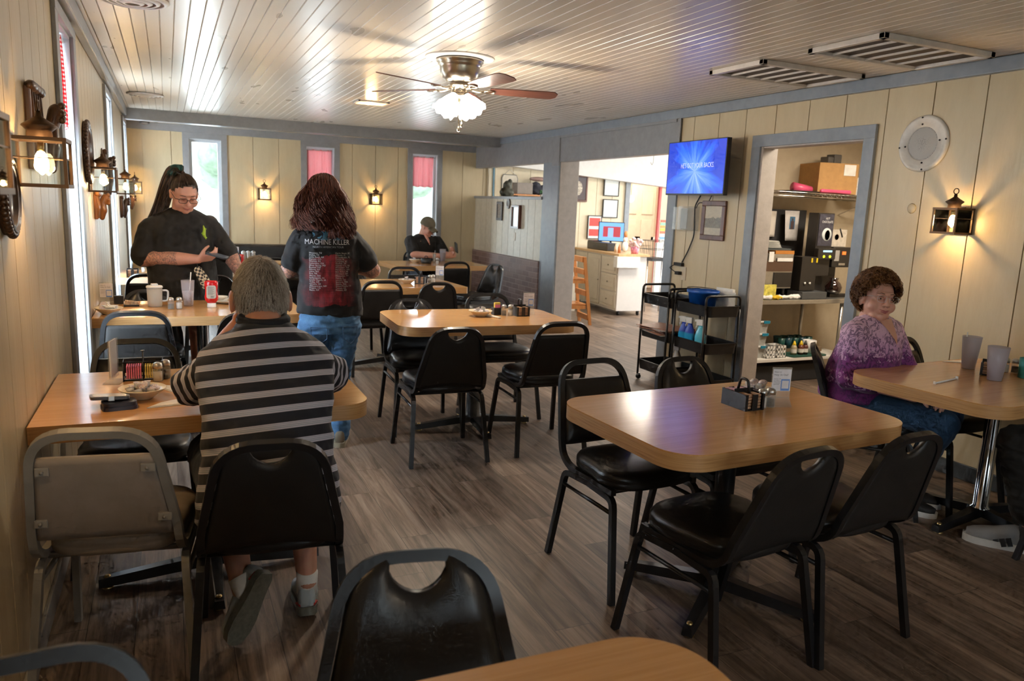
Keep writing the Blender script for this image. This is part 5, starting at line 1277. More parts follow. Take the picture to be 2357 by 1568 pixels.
tbl('green_tray', MB().prism(rrect(-.22, .22, -.10, .10, .03), 0, .012), plain((.02, .09, .07), .4), 'dark green tray holding bottles on the lower kitchen shelf', 'tray', (5.40, 5.20, SZ))
for k, (x, c, top_, n_) in enumerate([(5.26, (.50, .42, .28), (.80, .55, .02), 'tall clear'), (5.345, (.16, .05, .03), (.80, .55, .02), 'red sauce'), (5.40, (.12, .04, .03), (.05, .05, .05), 'dark sauce')]):
    t = thing('sauce_bottle', '%s squeeze bottle on the green tray' % n_, 'bottle', (x, 5.17, SZ+.013)); MB().lathe([(.0001, 0), (.026, 0), (.027, .07), (.018, .09), (.0001, .09)], n=20).build('bottle', plain(c, .25), t); MB().lathe([(.018, .088), (.016, .10), (.005, .13), (.0001, .13)], n=16).build('nozzle', plain(top_, .4), t); MB().lathe([(.0275, .02), (.0275, .055)], n=20, caps=False).build('paper_label', PAPER, t)
tbl('white_tub', MB().lathe([(.0001, 0), (.055, 0), (.062, .12), (.058, .12), (.05, .005), (.0001, .005)], n=24), WPLASTIC, 'white plastic tub on the green tray', 'tub', (5.50, 5.22, SZ+.013))
for k in range(9):
    x = 5.25+.085*(k % 5)+(.04 if k > 4 else 0); y = 5.33 if k < 5 else 5.42
    o = tbl('teal_cup', MB().lathe([(.0001, 0), (.030, 0), (.040, .10), (.038, .10), (.028, .004), (.0001, .004)], n=18), plain((.02, .085, .12) if k % 2 else (.02, .11, .10), .3), 'dark teal plastic cup upturned behind the sauce bottles', 'cup', (x, y, SZ+.045), None, 'teal cups on the lower kitchen shelf')
tbl('wooden_board', MB().box(-.33, .33, -.12, .12, 0, .043), plain((.22, .15, .09), .7), 'brown board under the teal cups on the lower kitchen shelf', 'board', (5.42, 5.42, SZ))
tbl('cut_board', MB().box(-.10, .10, -.012, .012, 0, .20), plain((.30, .24, .17), .7), 'upright tan panel behind the storage bins', 'board', (5.06, 5.45, SZ))
tbl('broom_handle', MB().box(-.022, .022, -.008, .008, 0, .78, Matrix.Rotation(D(10), 4, 'Y')), BLACKP, 'black strap leaning on the right side of the kitchen counter', 'strap', (5.62, 4.98, .15))
tbl('dark_crate', MB().box(-.5, .45, -.2, .2, 0, .16, bev=.01), MATTEB, 'dark crate on the kitchen floor below the table', 'crate', (5.2, 5.35, 0))

# ------------------------------------------------------------------ the room with the counter
PINE = m_wood('orange_pine', (.38, .13, .03), (.52, .20, .05), (.62, .28, .09), 2, 1, .35, .1)
t = thing('high_chair', 'orange wooden high chair folded behind the pillar', 'chair', (4.78, 8.72, 0), D(-8))
for s in (-1, 1):
    MB().box(-.02, .02, -.012, .012, 0, .90, Matrix.Translation((.22+.05, s*.19, 0)) @ Matrix.Rotation(D(-8), 4, 'Y')).build('front_post', PINE, t)
    MB().box(-.02, .02, -.012, .012, 0, .70, Matrix.Translation((-.20, s*.16, 0)) @ Matrix.Rotation(D(12), 4, 'Y')).build('rear_post', PINE, t)
for z, x in ((.86, .14), (.70, .165), (.42, .205), (.10, .25)): MB().box(x-.025, x+.012, -.19, .19, z-.035, z+.035, bev=.004).build('cross_rail', PINE, t)
for s in (-1, 1): MB().box(-.16, .20, s*.175-.01, s*.175+.01, .215, .26).box(-.1, .2, s*.175-.01, s*.175+.01, .55, .59).build('side_rail', PINE, t)
MB().box(-.15, .21, -.165, .165, .262, .28, bev=.004).build('footrest', PINE, t); MB().box(-.10, .18, -.165, .165, .59, .61, bev=.004).build('seat', PINE, t)

t = thing('counter_cabinet', 'white panelled cabinet on casters with butcher block top', 'cabinet', (6.217, 9.726, 0), D(-96))
CW = m_paint('cream_cabinet', (.60, .54, .44), (.66, .60, .50), .4)
MB().box(-1.0, .56, -.30, .14, .07, .86, bev=.004).build('body', m_paint('white_side', (.74, .70, .66), (.78, .74, .70), .45), t)
MB().box(-1.02, .60, -.33, .17, .861, .895, bev=.004).build('worktop', m_wood('butcher_block', (.50, .30, .12), (.60, .38, .18), (.68, .46, .24), 0, 1, .3), t)
for k, (a, b) in enumerate(((-.97, -.52), (-.50, -.02))):
    d = MB().box(a, b, -.318, -.301, .10, .84, bev=.003).box(a+.05, b-.05, -.326, -.317, .16, .78, bev=.006).build('door', CW, t)
    MB().ell((b-.03, -.335, .47), .010, .012, .010).build('knob', plain((.3, .25, .2), .4, .5), d)
for k, z in enumerate((.10, .355, .60)):
    d = MB().box(.02, .53, -.318, -.301, z, z+.235, bev=.003).box(.07, .48, -.326, -.317, z+.04, z+.195, bev=.006).build('drawer', CW, t)
    MB().ell((.275, -.335, z+.118), .010, .012, .010).build('knob', plain((.3, .25, .2), .4, .5), d)
MB().box(.50, .62, -.36, .0, .70, .86, bev=.004).build('side_bin', WPLASTIC, t)
for x in (-.92, .50):
    for y in (-.24, .08): MB().lathe([(.03, -.012), (.03, .012)], (x, y, .031), 16, Matrix.Rotation(PI/2, 3, 'X')).box(x-.015, x+.015, y-.018, y+.018, .045, .07).build('caster', BLACKP, t)
def on(x, y, z=.896):                                   # a spot on the counter cabinet
    c, s = math.cos(D(-96)), math.sin(D(-96)); return (6.217+c*x-s*y, 9.726+s*x+c*y, z)
t = thing('computer_monitor', 'flat monitor showing a red and blue window on the counter', 'monitor', on(-.42, .02), D(-24))
MB().box(-.09, .09, -.06, .06, 0, .012).box(-.015, .015, -.01, .01, .01, .14).build('stand', BLACKP, t); MB().box(-.20, .20, -.02, .02, .13, .43, bev=.004).build('casing', BLACKP, t)
s_ = MB().box(-.19, .19, -.0225, -.0205, .142, .418).build('screen', emit((.18, .45, .95), 1.1), t); MB().box(-.13, .14, -.0245, -.0228, .20, .36).build('red_window', emit((.50, .04, .06), 1.0), s_); MB().box(-.055, .03, -.026, -.0246, .19, .34).build('blue_window', emit((.30, .50, .95), 1.0), s_)
t = thing('printer', 'black flat printer on the counter in front of the monitor', 'printer', on(-.30, -.14), D(-94))
MB().box(-.42, .26, -.09, .08, 0, .12, bev=.012).build('body', DK, t); MB().box(-.20, .22, -.092, -.087, .02, .07).build('paper_slot', BLACKP, t); MB().box(-.42, -.24, -.08, .08, .12, .135, bev=.004).build('scanner_lid', plain((.05, .05, .05), .3), t)
t, p_ = picture('red and white notice in a black frame left of the monitor', place(6.34, YB-.078, 1.22, 0), .13, .19, .012, BLACKP, PAPER, name='notice_frame', cat='sign', art=1)
for z0, z1 in ((.02, .15), (-.14, -.03)): MB().box(-.10, .10, -.0150, -.0122, z0, z1).build('red_block', plain((.62, .06, .05), .5, var=.25, scale=60), p_)
picture('dark brown framed sepia portrait on the counter room wall', place(6.00, YB-.078, 1.83, 0), .17, .21, .03, WALN, photo_mat('face'))
picture('black framed certificate, upper one on the counter room wall', place(6.62, YB-.078, 1.88, 0), .145, .15, .014, BLACKP, photo_mat('cert'), name='framed_certificate')
picture('black framed certificate, lower one on the counter room wall', place(6.62, YB-.078, 1.53, 0), .145, .15, .014, BLACKP, photo_mat('cert'), name='framed_certificate')
t = thing('biscuit_sign', 'hanging white enamel sign above the half wall', 'sign', (4.80, YB-.075, 1.80)); MB().prism([(-.12, -.20), (.12, -.20), (.135, -.17), (.135, .13), (.11, .18), (-.11, .18), (-.135, .13), (-.135, -.17)], 0, .006, Mx((0, 0, 0), (1, 0, 0), (0, 0, 1))).build('edge', plain((.12, .12, .11), .5), t)
f_ = MB().prism([(-.112, -.19), (.112, -.19), (.125, -.165), (.125, .125), (.105, .17), (-.105, .17), (-.125, .125), (-.125, -.165)], .0062, .0075, Mx((0, 0, 0), (1, 0, 0), (0, 0, 1))).build('face', plain((.66, .60, .50), .5), t)
text('sign_word', 'BISCUITS', .062, Mx((0, -.009, .02), (1, 0, 0), (0, 0, 1)), plain((.12, .11, .10), .6), f_, align='CENTER', sx=.75); MB().tube([(-.1, -.003, .17), (0, -.003, .26), (.1, -.003, .17)], .003).build('hanging_wire', STEEL, t)
t = thing('wall_shelf', 'small wooden shelf with clutter seen over the half wall', 'shelf', (5.08, YB-.18, 1.69)); MB().box(-.30, .35, -.11, .11, -.02, 0).build('board', PINE, t); 
for x in (-.2, .25): MB().box(x-.01, x+.01, -.02, .11, -.12, -.02).build('bracket', BLACKP, t)
tbl('grey_box', MB().box(-.13, .13, -.08, .08, 0, .17, bev=.006), plain((.22, .19, .17), .6), 'grey brown box on the shelf over the half wall', 'box', (4.98, YB-.18, 1.692))
o = flesh(MB().ell((0, 0, .07), .15, .09, .07).ell((.1, 0, .09), .09, .07, .07).ell((-.05, 0, .15), .08, .06, .05), 'dark_cap_pile', plain((.02, .022, .035), .8), None, .01, 4, lambda c: .012*noise.noise(c*18)); o.location = (5.24, YB-.19, 1.692); tag(o, 'dark blue soft bundle on the shelf over the half wall', 'bundle')
tbl('wrapped_bundle', MB().ell((0, 0, .03), .16, .07, .035), plain((.28, .18, .16), .6), 'reddish flat bundle on top of the dark blue bundle', 'bundle', (5.24, YB-.19, 1.90))
o = flesh(MB().ell((0, 0, .06), .11, .07, .07).ell((.0, 0, .15), .07, .05, .07).ell((.04, 0, .21), .03, .03, .04), 'dark_figurine', plain((.045, .045, .03), .6), None, .008, 3, lambda c: .01*noise.noise(c*22)); o.location = (4.40, 9.95, 1.636); tag(o, 'dark green rough ornament standing on the half wall cap', 'ornament')
t = thing('potted_sprig', 'tiny green sprig on the half wall cap by the pillar', 'plant', (4.40, 8.85, 1.636)); MB().lathe([(.0001, 0), (.018, 0), (.022, .03), (.0001, .03)], n=14).build('pot', WPLASTIC, t); mb = MB()
for k in range(14): a = k*2.4; mb.ell((.02*math.cos(a), .02*math.sin(a), .045+.003*k), .012, .008, .008, n=6, m=4)
mb.build('leaves', plain((.05, .16, .05), .6), t)
t = thing('wire_basket', 'black wire basket on a stand right of the counter', 'basket', (6.72, 9.55, 0)); mb = MB()
for z, s in ((.82, .14), (.95, .17), (1.08, .20)): mb.tube([(-s, -s, z), (s, -s, z), (s, s, z), (-s, s, z)], .004, closed=True)
for k in range(7):
    u = -1+2*k/6
    for sx, sy in ((u, -1), (u, 1), (-1, u), (1, u)): mb.tube([(sx*.14, sy*.14, .82), (sx*.20, sy*.20, 1.08)], .0025, n=4)
mb.build('wire_basket_body', BLACKP, t); MB().box(-.16, .16, -.16, .16, .78, .815).build('shelf_plate', BLACKP, t)
for x in (-.13, .13): MB().tube([(x, 0, 0), (x, 0, .78)], .01).build('post', STEEL, t)
t = thing('flower_basket', 'pink and white flower basket at the right end of the counter', 'basket', on(.44, .0), 0)
MB().lathe([(.0001, 0), (.05, 0), (.065, .10), (.0001, .10)], n=20).build('basket', plain((.75, .25, .35), .6, var=.5, scale=40), t); r = random.Random(8)
mb = MB(); [mb.ell((r.uniform(-.08, .08), r.uniform(-.08, .08), r.uniform(.10, .22)), .022, .022, .022, n=8, m=6) for _ in range(24)]; mb.build('blossoms', plain((.78, .55, .55), .6, var=.4, scale=60), t)['kind'] = 'stuff'
t = thing('figurine', 'white and orange figurine on the counter by the monitor', 'figurine', on(.0, .06), 0); MB().ell((0, 0, .08), .05, .04, .08).ell((0, 0, .18), .035, .035, .04).build('body', WPLASTIC, t); MB().ell((.0, -.01, .26), .03, .03, .05).build('orange_top', plain((.6, .25, .1), .6), t)
for k, (x, c, lab) in enumerate([(.22, (.62, .48, .35), 'pale lotion bottle on the counter edge'), (.34, (.55, .20, .08), 'small amber bottle on the counter edge')]):
    tbl('small_bottle', MB().lathe([(.0001, 0), (.022, 0), (.022, .08), (.010, .10), (.010, .125), (.0001, .125)], n=16), plain(c, .3), lab, 'bottle', on(x, -.20))
t = thing('wall_rack', 'small blue rack with a black yellow item, left of the notice', 'rack', (5.52, YB-.10, 1.22)); MB().box(-.16, .16, -.05, .03, -.01, 0).build('shelf_plate', plain((.18, .25, .45), .5), t); MB().box(-.10, -.04, -.02, .02, .0, .035).build('yellow_base', plain((.8, .6, .02), .5), t); MB().box(-.10, -.04, -.02, .02, .036, .15, bev=.01).build('black_body', BLACKP, t)
t = thing('receipt_machine', 'small blue grey card machine on a low white stand behind the pillar', 'machine', (5.35, 9.9, .78)); MB().box(-.10, .12, -.1, .1, .0, .06, bev=.01).build('body', plain((.10, .12, .17), .4), t); MB().box(-.13, .15, -.13, .13, -.78, -.001).build('stand', CW, t)
t = thing('price_display', 'striped red and yellow sticker column on the lobby glass', 'sticker', (7.28, 10.2, 1.02)); 
MB().box(-.10, .10, -.03, .03, -1.02, .0).build('stand', WPLASTIC, t)
for k, c in enumerate([(.7, .7, .68), (.15, .3, .5), (.75, .72, .7), (.65, .12, .05), (.8, .5, .05), (.7, .25, .05), (.2, .5, .3), (.6, .1, .05)]): MB().box(-.05, .05, -.012, .0, .01+k*.045, .05+k*.045).build('sticker', plain(c, .5), t)
t = thing('pendant_globe', 'round lit globe lamp in the lobby', 'lamp', (7.55, 11.6, 1.72)); MB().ell((0, 0, 0), .06, .06, .06).build('globe', emit((1, .85, .65), 5), t); MB().tube([(0, 0, .06), (0, 0, .93)], .004).build('cable', BLACKP, t)
t = thing('ceiling_fan', 'small white ceiling fan in the lobby', 'fan', (7.4, 11.75, 2.5)); MB().lathe([(.05, 0), (.06, -.1), (.1, -.14), (.1, -.22), (.0001, -.24)], n=24).tube([(0, 0, .15), (0, 0, 0)], .02).build('motor_housing', plain((.3, .26, .22), .4, .5), t)
for k in range(4): a = D(20+90*k); MB().box(.1, .55, -.06, .06, -.2, -.19, Matrix.Rotation(a, 4, 'Z')).build('blade', WPLASTIC, t)
t = thing('ceiling_hook', 'metal hook hanging under the header by the television', 'hook', (XR+.05, 6.3, 2.04)); MB().tube(fillet([(0, 0, 0), (0, 0, -.06), (0, .02, -.09), (0, .045, -.06)], .015), .0025).build('wire', STEEL, t)
t = thing('smoke_alarm', 'small round alarm in the far left corner under the beam', 'alarm', (-.22, 10.78, 2.355)); MB().lathe([(.05, 0), (.05, -.02), (.03, -.03), (.0001, -.03)], n=20).build('body', plain((.2, .17, .15), .5), t)
# ------------------------------------------------------------------ people
def frame(fwd, up=(0, 0, 1)):
    f = V(fwd).normalized(); u = V(up); u = (u-f*u.dot(f)).normalized(); r = f.cross(u); return Matrix((r, f, u)).transposed()
def add_head(mb, c, R, s=1.0, jaw=1.0, neck=None, nr=.055):
    c = V(c); P = lambda x, y, z: c+R @ V((x, y, z))*s
    E_ = lambda x, y, z, a, b, d: mb.ell(P(x, y, z), a*s, b*s, d*s, R, n=20, m=12)
    E_(0, -.008, .025, .074, .094, .092); E_(0, .018, -.035, .060*jaw, .070, .075); E_(0, .058, -.092, .026, .024, .020)
    for k in (-1, 1):
        E_(k*.036*jaw, .052, -.036, .028*jaw, .028, .032); E_(k*.028, .040, -.085, .022*jaw, .030, .018); E_(k*.031, .071, .006, .018, .016, .013); E_(k*.012, .096, -.030, .009, .011, .008)
        E_(k*.079, -.010, -.012, .009, .020, .032); E_(k*.083, -.018, .004, .008, .014, .016)
    E_(0, .074, .030, .050, .018, .014); mb.cone(P(0, .086, .010), P(0, .108, -.026), .009*s, .0125*s)
    E_(0, .086, -.056, .024, .010, .007); E_(0, .084, -.066, .020, .011, .008); E_(0, .078, -.045, .030, .014, .012)
    if neck is not None: mb.cone(P(0, -.02, -.05), V(neck), nr, nr*1.12)
def face_parts(parent, c, R, s=1.0, lip=(.45, .16, .13), brow=(.10, .06, .04), iris=(.06, .04, .03), closed=False):
    c = V(c); P = lambda x, y, z: c+R @ V((x, y, z))*s
    for k in (-1, 1):
        if not closed:
            MB().ell(P(k*.031, .0795, .003), .0105*s, .0085*s, .0048*s, R).build('eye', plain((.52, .44, .40), .2), parent)
            MB().ell(P(k*.031, .0858, .003), .0045*s, .0030*s, .0044*s, R).build('iris', plain(iris, .1), parent)
        MB().tube([P(k*.016, .087, .0115), P(k*.030, .0905, .013 if not closed else .004), P(k*.045, .083, .010)], [.0008*s, .0014*s, .0008*s]).build('eyelash', plain((.16, .07, .05), .6), parent)
        MB().tube([P(k*.015, .0905, .0285), P(k*.032, .090, .032), P(k*.050, .078, .0265)], [.0018*s, .0022*s, .0010*s]).build('eyebrow', plain(brow, .8), parent)
    MB().tube([P(-.027, .087, -.053), P(-.010, .098, -.057), P(0, .0975, -.059), P(.010, .098, -.057), P(.027, .087, -.053)], [.001*s, .0038*s, .003*s, .0038*s, .001*s]).tube([P(-.021, .088, -.062), P(0, .097, -.067), P(.021, .088, -.062)], [.001*s, .0048*s, .001*s]).build('lips', plain(lip, .4), parent)
LENS = Mat('spectacle_lens'); _t = LENS.n('BsdfTransparent'); _t.inputs[0].default_value = (.94, .94, .94, 1); LENS.L.new(_t.outputs[0], LENS.out.inputs[0]); LENS = LENS.m
def glasses(parent, c, R, s, mat, w=.027, h=.017, r=.0014, z=.0, rect=True):
    c = V(c); P = lambda x, y, z_: c+R @ V((x, y, z_+z))*s; mb = MB()
    for k in (-1, 1):
        pts = []
        for a in range(20):
            q = 2*PI*a/20; ca, sa = math.cos(q), math.sin(q); e = .55 if rect else .9
            pts.append(P(k*.033+w*math.copysign(abs(ca)**e, ca), .104-.25*abs(w*ca*.3), .002+h*math.copysign(abs(sa)**e, sa)))
        mb.tube(pts, r*s, n=6, closed=True); mb.tube([P(k*(.033+w), .102, .012), P(k*.078, .09, .012), P(k*.083, -.005, .008), P(k*.082, -.02, -.004)], r*s, n=6)
    mb.tube([P(-.008, .106, .006), P(0, .109, .009), P(.008, .106, .006)], r*s, n=6)
    g = mb.build('glasses', mat, parent)
    mb = MB()
    for k in (-1, 1): mb.lathe([(w*.93*s, -.0004), (w*.93*s, .0004)], P(k*.033, .1035, .002), 20, R @ Matrix(((1, 0, 0), (0, 0, 1), (0, h/w, 0))))
    mb.build('lenses', LENS, g); return g
def add_hand(mb, w, f, n, t, curl=.5, s=1.0, spread=.0, L=(.072, .082, .077, .060)):
    """w wrist, f finger direction, n out of the back of the hand, t towards the thumb"""
    w = V(w); f = V(f).normalized(); n = V(n); n = (n-f*n.dot(f)).normalized(); sd = f.cross(n); sd = sd if sd.dot(V(t)) > 0 else -sd
    mb.cone(w-f*.02*s, w+f*.02*s, .026*s, .028*s, flat=n, k=.75)
    for k in range(4):
        o = (.030-.020*k)*s; root = w+f*.088*s+sd*o-f*abs(k-1)*.003*s; mb.cone(w+f*.015*s+sd*o*.7, root, .016*s, .0135*s, flat=n, k=.85)
        d = (f+sd*spread*(1.5-k)).normalized(); p = root; seg = [L[k]*.45*s, L[k]*.32*s, L[k]*.26*s]; rr = [.0098, .0088, .0080, .0068]
        ax = d.cross(n).normalized(); pts = [p]
        for i, g in enumerate(seg): d = (Matrix.Rotation(-curl*(.8, 1.0, .7)[i], 3, ax) @ d); p = p+d*g; pts.append(p)
        mb.chain(pts, [x*s for x in rr], n=10)
    tb = w+f*.028*s+sd*.026*s; d = (f*.62+sd*.68-n*.35*(1+curl)).normalized(); p1 = tb+d*.036*s; d2 = (d+f*.45-sd*.25*curl-n*.15).normalized(); p2 = p1+d2*.030*s; p3 = p2+(d2+f*.3-sd*.3*curl).normalized()*.024*s
    mb.chain([w+f*.012*s+sd*.012*s, tb, p1, p2, p3], [.018*s, .017*s, .0125*s, .0108*s, .0085*s], n=12)
def strands(name, parent, mat, paths, r=.0012, tip=.3):
    vs = []; fs = []
    for p in paths:
        b = len(vs); n = len(p); up = None
        for i, q in enumerate(p):
            t = (p[min(i+1, n-1)]-p[max(i-1, 0)]); t = t.normalized() if t.length > 1e-9 else V((0, 0, 1))
            up = t.orthogonal().normalized() if up is None else (up-t*up.dot(t)).normalized(); sd = t.cross(up)
            w = r*(1-(1-tip)*i/(n-1))
            for k in range(3): a = 2*PI*k/3; vs.append(q+(up*math.cos(a)+sd*math.sin(a))*w)
        for i in range(n-1):
            for k in range(3): fs.append((b+i*3+k, b+i*3+(k+1) % 3, b+i*3+3+(k+1) % 3, b+i*3+3+k))
    me = bpy.data.meshes.new(name); me.from_pydata([tuple(v) for v in vs], [], fs); me.polygons.foreach_set('use_smooth', [True]*len(me.polygons)); me.update(); me.materials.append(mat)
    o = bpy.data.objects.new(name, me); link(o); o.parent = parent; return o
def hair_shell(mb, c, R, s, ax=(.082, .104, .100), oc=(0, -.012, .030), cut=None):
    c = V(c); n = 28; m = 20; vs = {}; F = []
    def pt(i, j):
        th = PI*j/m; ph = 2*PI*i/n; return V((ax[0]*math.sin(th)*math.cos(ph), ax[1]*math.sin(th)*math.sin(ph), ax[2]*math.cos(th)))+V(oc)
    for j in range(m):
        for i in range(n):
            q = [(i, j), (i, j+1), ((i+1) % n, j+1), ((i+1) % n, j)]; ctr = sum((pt(*k) for k in q), V())/4
            if cut and cut(ctr): continue
            F.append(q)
    for q in F:
        for k in q:
            if k not in vs: vs[k] = mb.b.verts.new(c+R @ pt(*k)*s)
    for q in F:
        try: f = mb.b.faces.new([vs[k] for k in q]); f.smooth = True
        except ValueError: pass
    return mb
def scalp_points(n, c, R, s, ax, oc, keep, seed=1):
    r = random.Random(seed); out = []
    while len(out) < n:
        v = V((r.gauss(0, 1), r.gauss(0, 1), r.gauss(0, 1))).normalized(); l = V((v.x*ax[0], v.y*ax[1], v.z*ax[2]))+V(oc)
        if keep(l): out.append((V(c)+R @ l*s, (R @ V((v.x/ax[0], v.y/ax[1], v.z/ax[2]))).normalized(), l))
    return out
def wrinkle(k=14, a=.006, b=34, a2=.003, sc=(1, 1, 1)): return lambda c: a*noise.noise(V((c.x*k*sc[0], c.y*k*sc[1], c.z*k*sc[2])))+a2*noise.noise(V((c.x*b, c.y*b, c.z*b))+V((7, 3, 1)))
def shoe(parent, M, up, sole, stripe=None, s=1.0, name='shoe'):
    M = M @ Matrix.Diagonal((s, s, s, 1)); L = lambda x, y, z: M @ V((x, y, z))
    R3 = M.to_3x3(); mb = MB()
    secs = [(-.078, .016, 0, .060), (-.068, .028, 0, .085), (-.045, .031, 0, .094), (-.01, .032, 0, .088), (.02, .034, 0, .092), (.05, .038, 0, .082), (.09, .044, 0, .066), (.13, .046, 0, .056), (.165, .041, 0, .047), (.188, .026, 0, .038)]
    mb.loft([(L(0, y, zz*.5+.012), R3 @ V((w, 0, 0)), R3 @ V((0, 0, zz*.5))) for y, w, _, zz in secs], n=24, p=2.7)
    o = mb.build(name, up, parent); o.data.materials.append(up)
    sm = MB(); prof = [(-.085, .024), (-.06, .036), (0, .037), (.05, .043), (.10, .050), (.15, .048), (.185, .034), (.200, .016)]
    out = [(w, y) for y, w in prof]+[(-w, y) for y, w in reversed(prof)]
    sm.prism(out, .0, .030, M, True); sm.build('sole', sole, o)
    if stripe: MB().loft([(L(0, -.072+.01*k, .034), R3 @ V((.028+.004*k, 0, 0)), R3 @ V((0, 0, .007))) for k in range(4)], n=16).build('heel_stripe', stripe, o)
    mb = MB()
    for k in range(4): mb.tube([L(-.022, .03+.02*k, .085-.008*k), L(0, .034+.02*k, .096-.009*k), L(.022, .03+.02*k, .085-.008*k)], .003*s, n=6)
    mb.build('laces', WPLASTIC if name == 'shoe' else MATTEB, o); return o
SKIN = m_skin((.56, .29, .20), (.55, .20, .14)); SKINT = None
def tattoo_skin():
    M = Mat('tattooed_skin'); v = M.coord(); f = M.noise(22, v, 5); base = M.ramp(f, [(.3, (.55, .25, .18)), (.65, (.56, .29, .20))])
    a = M.noise(30, v, 5, .7, 2.5); t = M.ramp(a, [(.44, (0, 0, 0)), (.47, (1, 1, 1)), (.53, (1, 1, 1)), (.56, (0, 0, 0))])
    return M, base, t
def skin_with_ink(regions):
    M, base, t = tattoo_skin(); x, y, z = M.xyz(M.coord()); tot = None
    for (cx, cy, cz, r) in regions:
        d = M.n('VectorMath'); d.operation = 'DISTANCE'; M.L.new(M.coord(), d.inputs[0]); d.inputs[1].default_value = (cx, cy, cz)
        q = M.math('LESS_THAN', d.outputs['Value'], r); tot = q if tot is None else M.math('MAXIMUM', tot, q)
    M.set(color=M.mix(M.math('MULTIPLY', M.math('MULTIPLY', t, tot), .75), base, (.07, .065, .07)), rough=.5, sub=.1); M.p.inputs['Subsurface Radius'].default_value = (.012, .005, .003); return M.m
def person(mb, mat, label, voxel=.0055, sm=5): return tag(flesh(mb, 'person', mat, None, voxel, sm), label, 'person')

# ============ man in the striped polo shirt, seen from behind
Hc = V((.292, 2.80, 1.143)); HR = frame((0, .95, -.30)); Hs = 1.13
mb = MB(); add_head(mb, Hc, HR, Hs, 1.1, (.288, 2.66, 1.02), .066)
mb.loft([((.27, 2.45, .55), (.18, 0, 0), (0, .11, 0)), ((.275, 2.50, .75), (.16, 0, 0), (0, .10, 0)), ((.285, 2.60, .93), (.15, 0, 0), (0, .075, .02)), ((.288, 2.66, 1.01), (.08, 0, 0), (0, .05, 0))])
for s, el, hd in ((-1, (.045, 2.75, .835), (.225, 2.955, 1.015)), (1, (.545, 2.79, .845), (.36, 2.955, 1.02))):
    sh = (.285+s*.15, 2.62, .945); mb.chain([sh, el], [.050, .050]); mb.chain([el, hd], [.050, .034])
    add_hand(mb, hd, (-s*.35, .25, .9), (s*.8, .5, 0), (0, -.9, .2), .9, 1.05)
for s, kn, an in ((-1, (.125, 2.93, .565), (.19, 2.515, .17)), (1, (.43, 2.95, .565), (.415, 2.60, .13))):
    mb.chain([(.27+s*.11, 2.45, .60), kn], [.085, .062]); mb.chain([kn, ((kn[0]+an[0])/2, (kn[1]+an[1])/2-.01, (kn[2]+an[2])/2+.02), an], [.058, .056, .036])
for k in (-1, 1): mb.ell(Hc+HR @ V((k*.099, -.008, -.014)), .010, .026, .042, HR)
man = person(mb, SKIN, 'grey-haired man in a navy and white striped polo seated with his back to the camera', .006)
STR = Mat('striped_polo'); x, y, z = STR.xyz(STR.coord())
zz = STR.math('ADD', z, STR.math('MULTIPLY', x, -.055)); zz = STR.math('ADD', zz, STR.math('MULTIPLY', STR.math('SUBTRACT', y, 2.4), .30)); u = STR.math('FRACT', STR.math('DIVIDE', zz, .0555))
NV_ = (.012, .015, .026); LV = (.52, .50, .60); TL = (.16, .28, .33)
sc = STR.ramp(u, [(0, NV_), (.60, LV), (.695, TL), (.72, LV), (.79, TL), (.815, LV), (.90, TL), (.92, LV), (.985, NV_)], 'CONSTANT')
STR.set(color=sc, rough=.8, sheen=.1); STR.bump(STR.math('ADD', STR.noise(9, STR.coord(), 3), STR.math('MULTIPLY', STR.noise(400, STR.coord(), 2), .1)), .3, .008); STR = STR.m
SLV = {}
def sleeve_mat(a, b, per=.05):
    M = Mat('striped_sleeve'); d = (V(b)-V(a)).normalized(); dt = M.n('VectorMath'); dt.operation = 'DOT_PRODUCT'; M.L.new(M.coord(), dt.inputs[0]); dt.inputs[1].default_value = d
    u = M.math('FRACT', M.math('DIVIDE', dt.outputs['Value'], per)); M.set(color=M.ramp(u, [(0, NV_), (.52, LV), (.66, TL), (.69, LV), (.78, TL), (.81, LV), (.96, NV_)], 'CONSTANT'), rough=.8); return M.m
mb = MB().loft([((.27, 2.43, .475), (.222, 0, 0), (0, .168, 0)), ((.27, 2.43, .56), (.225, 0, 0), (0, .170, 0)), ((.272, 2.44, .66), (.207, 0, 0), (0, .168, 0)), ((.275, 2.475, .78), (.200, 0, 0), (0, .163, .01)), ((.28, 2.53, .89), (.218, 0, 0), (0, .150, .03)), ((.285, 2.585, .965), (.222, 0, 0), (0, .128, .05)), ((.288, 2.625, 1.012), (.178, 0, 0), (0, .105, .03)), ((.289, 2.66, 1.05), (.104, 0, 0), (0, .098, .0)), ((.290, 2.69, 1.078), (.082, 0, 0), (0, .086, .0))], n=40)
flesh(mb, 'polo_shirt', STR, man, .006, 8, wrinkle(11, .008, 30, .003, (1, 1, 2.2)))
for s, el in ((-1, (.055, 2.735, .845)), (1, (.535, 2.775, .855))):
    sh = V((.285+s*.130, 2.62, .925)); el = V(el); d = (el-sh).normalized(); en = sh+(el-sh)*.93
    mb = MB().chain([sh, sh.lerp(en, .5), en], [.070, .080, .075]); b = V(sh).lerp(en, 1.25)
    flesh(mb, 'polo_sleeve', sleeve_mat(sh, en, .040), man, .005, 5, wrinkle(20, .008, 40, .003))
flesh(MB().tube([V((.289+.074*math.cos(a), 2.695+.066*math.sin(a), 1.080+.006*math.sin(a)*1.0)) for a in [2*PI*k/24 for k in range(24)]], .019, closed=True), 'polo_collar', plain((.012, .014, .022), .8), man, .005, 3)
SHORTS = m_cloth((.018, .028, .05))
mb = MB().loft([((.27, 2.44, .50), (.20, 0, 0), (0, .14, 0)), ((.27, 2.44, .62), (.205, 0, 0), (0, .15, 0))])
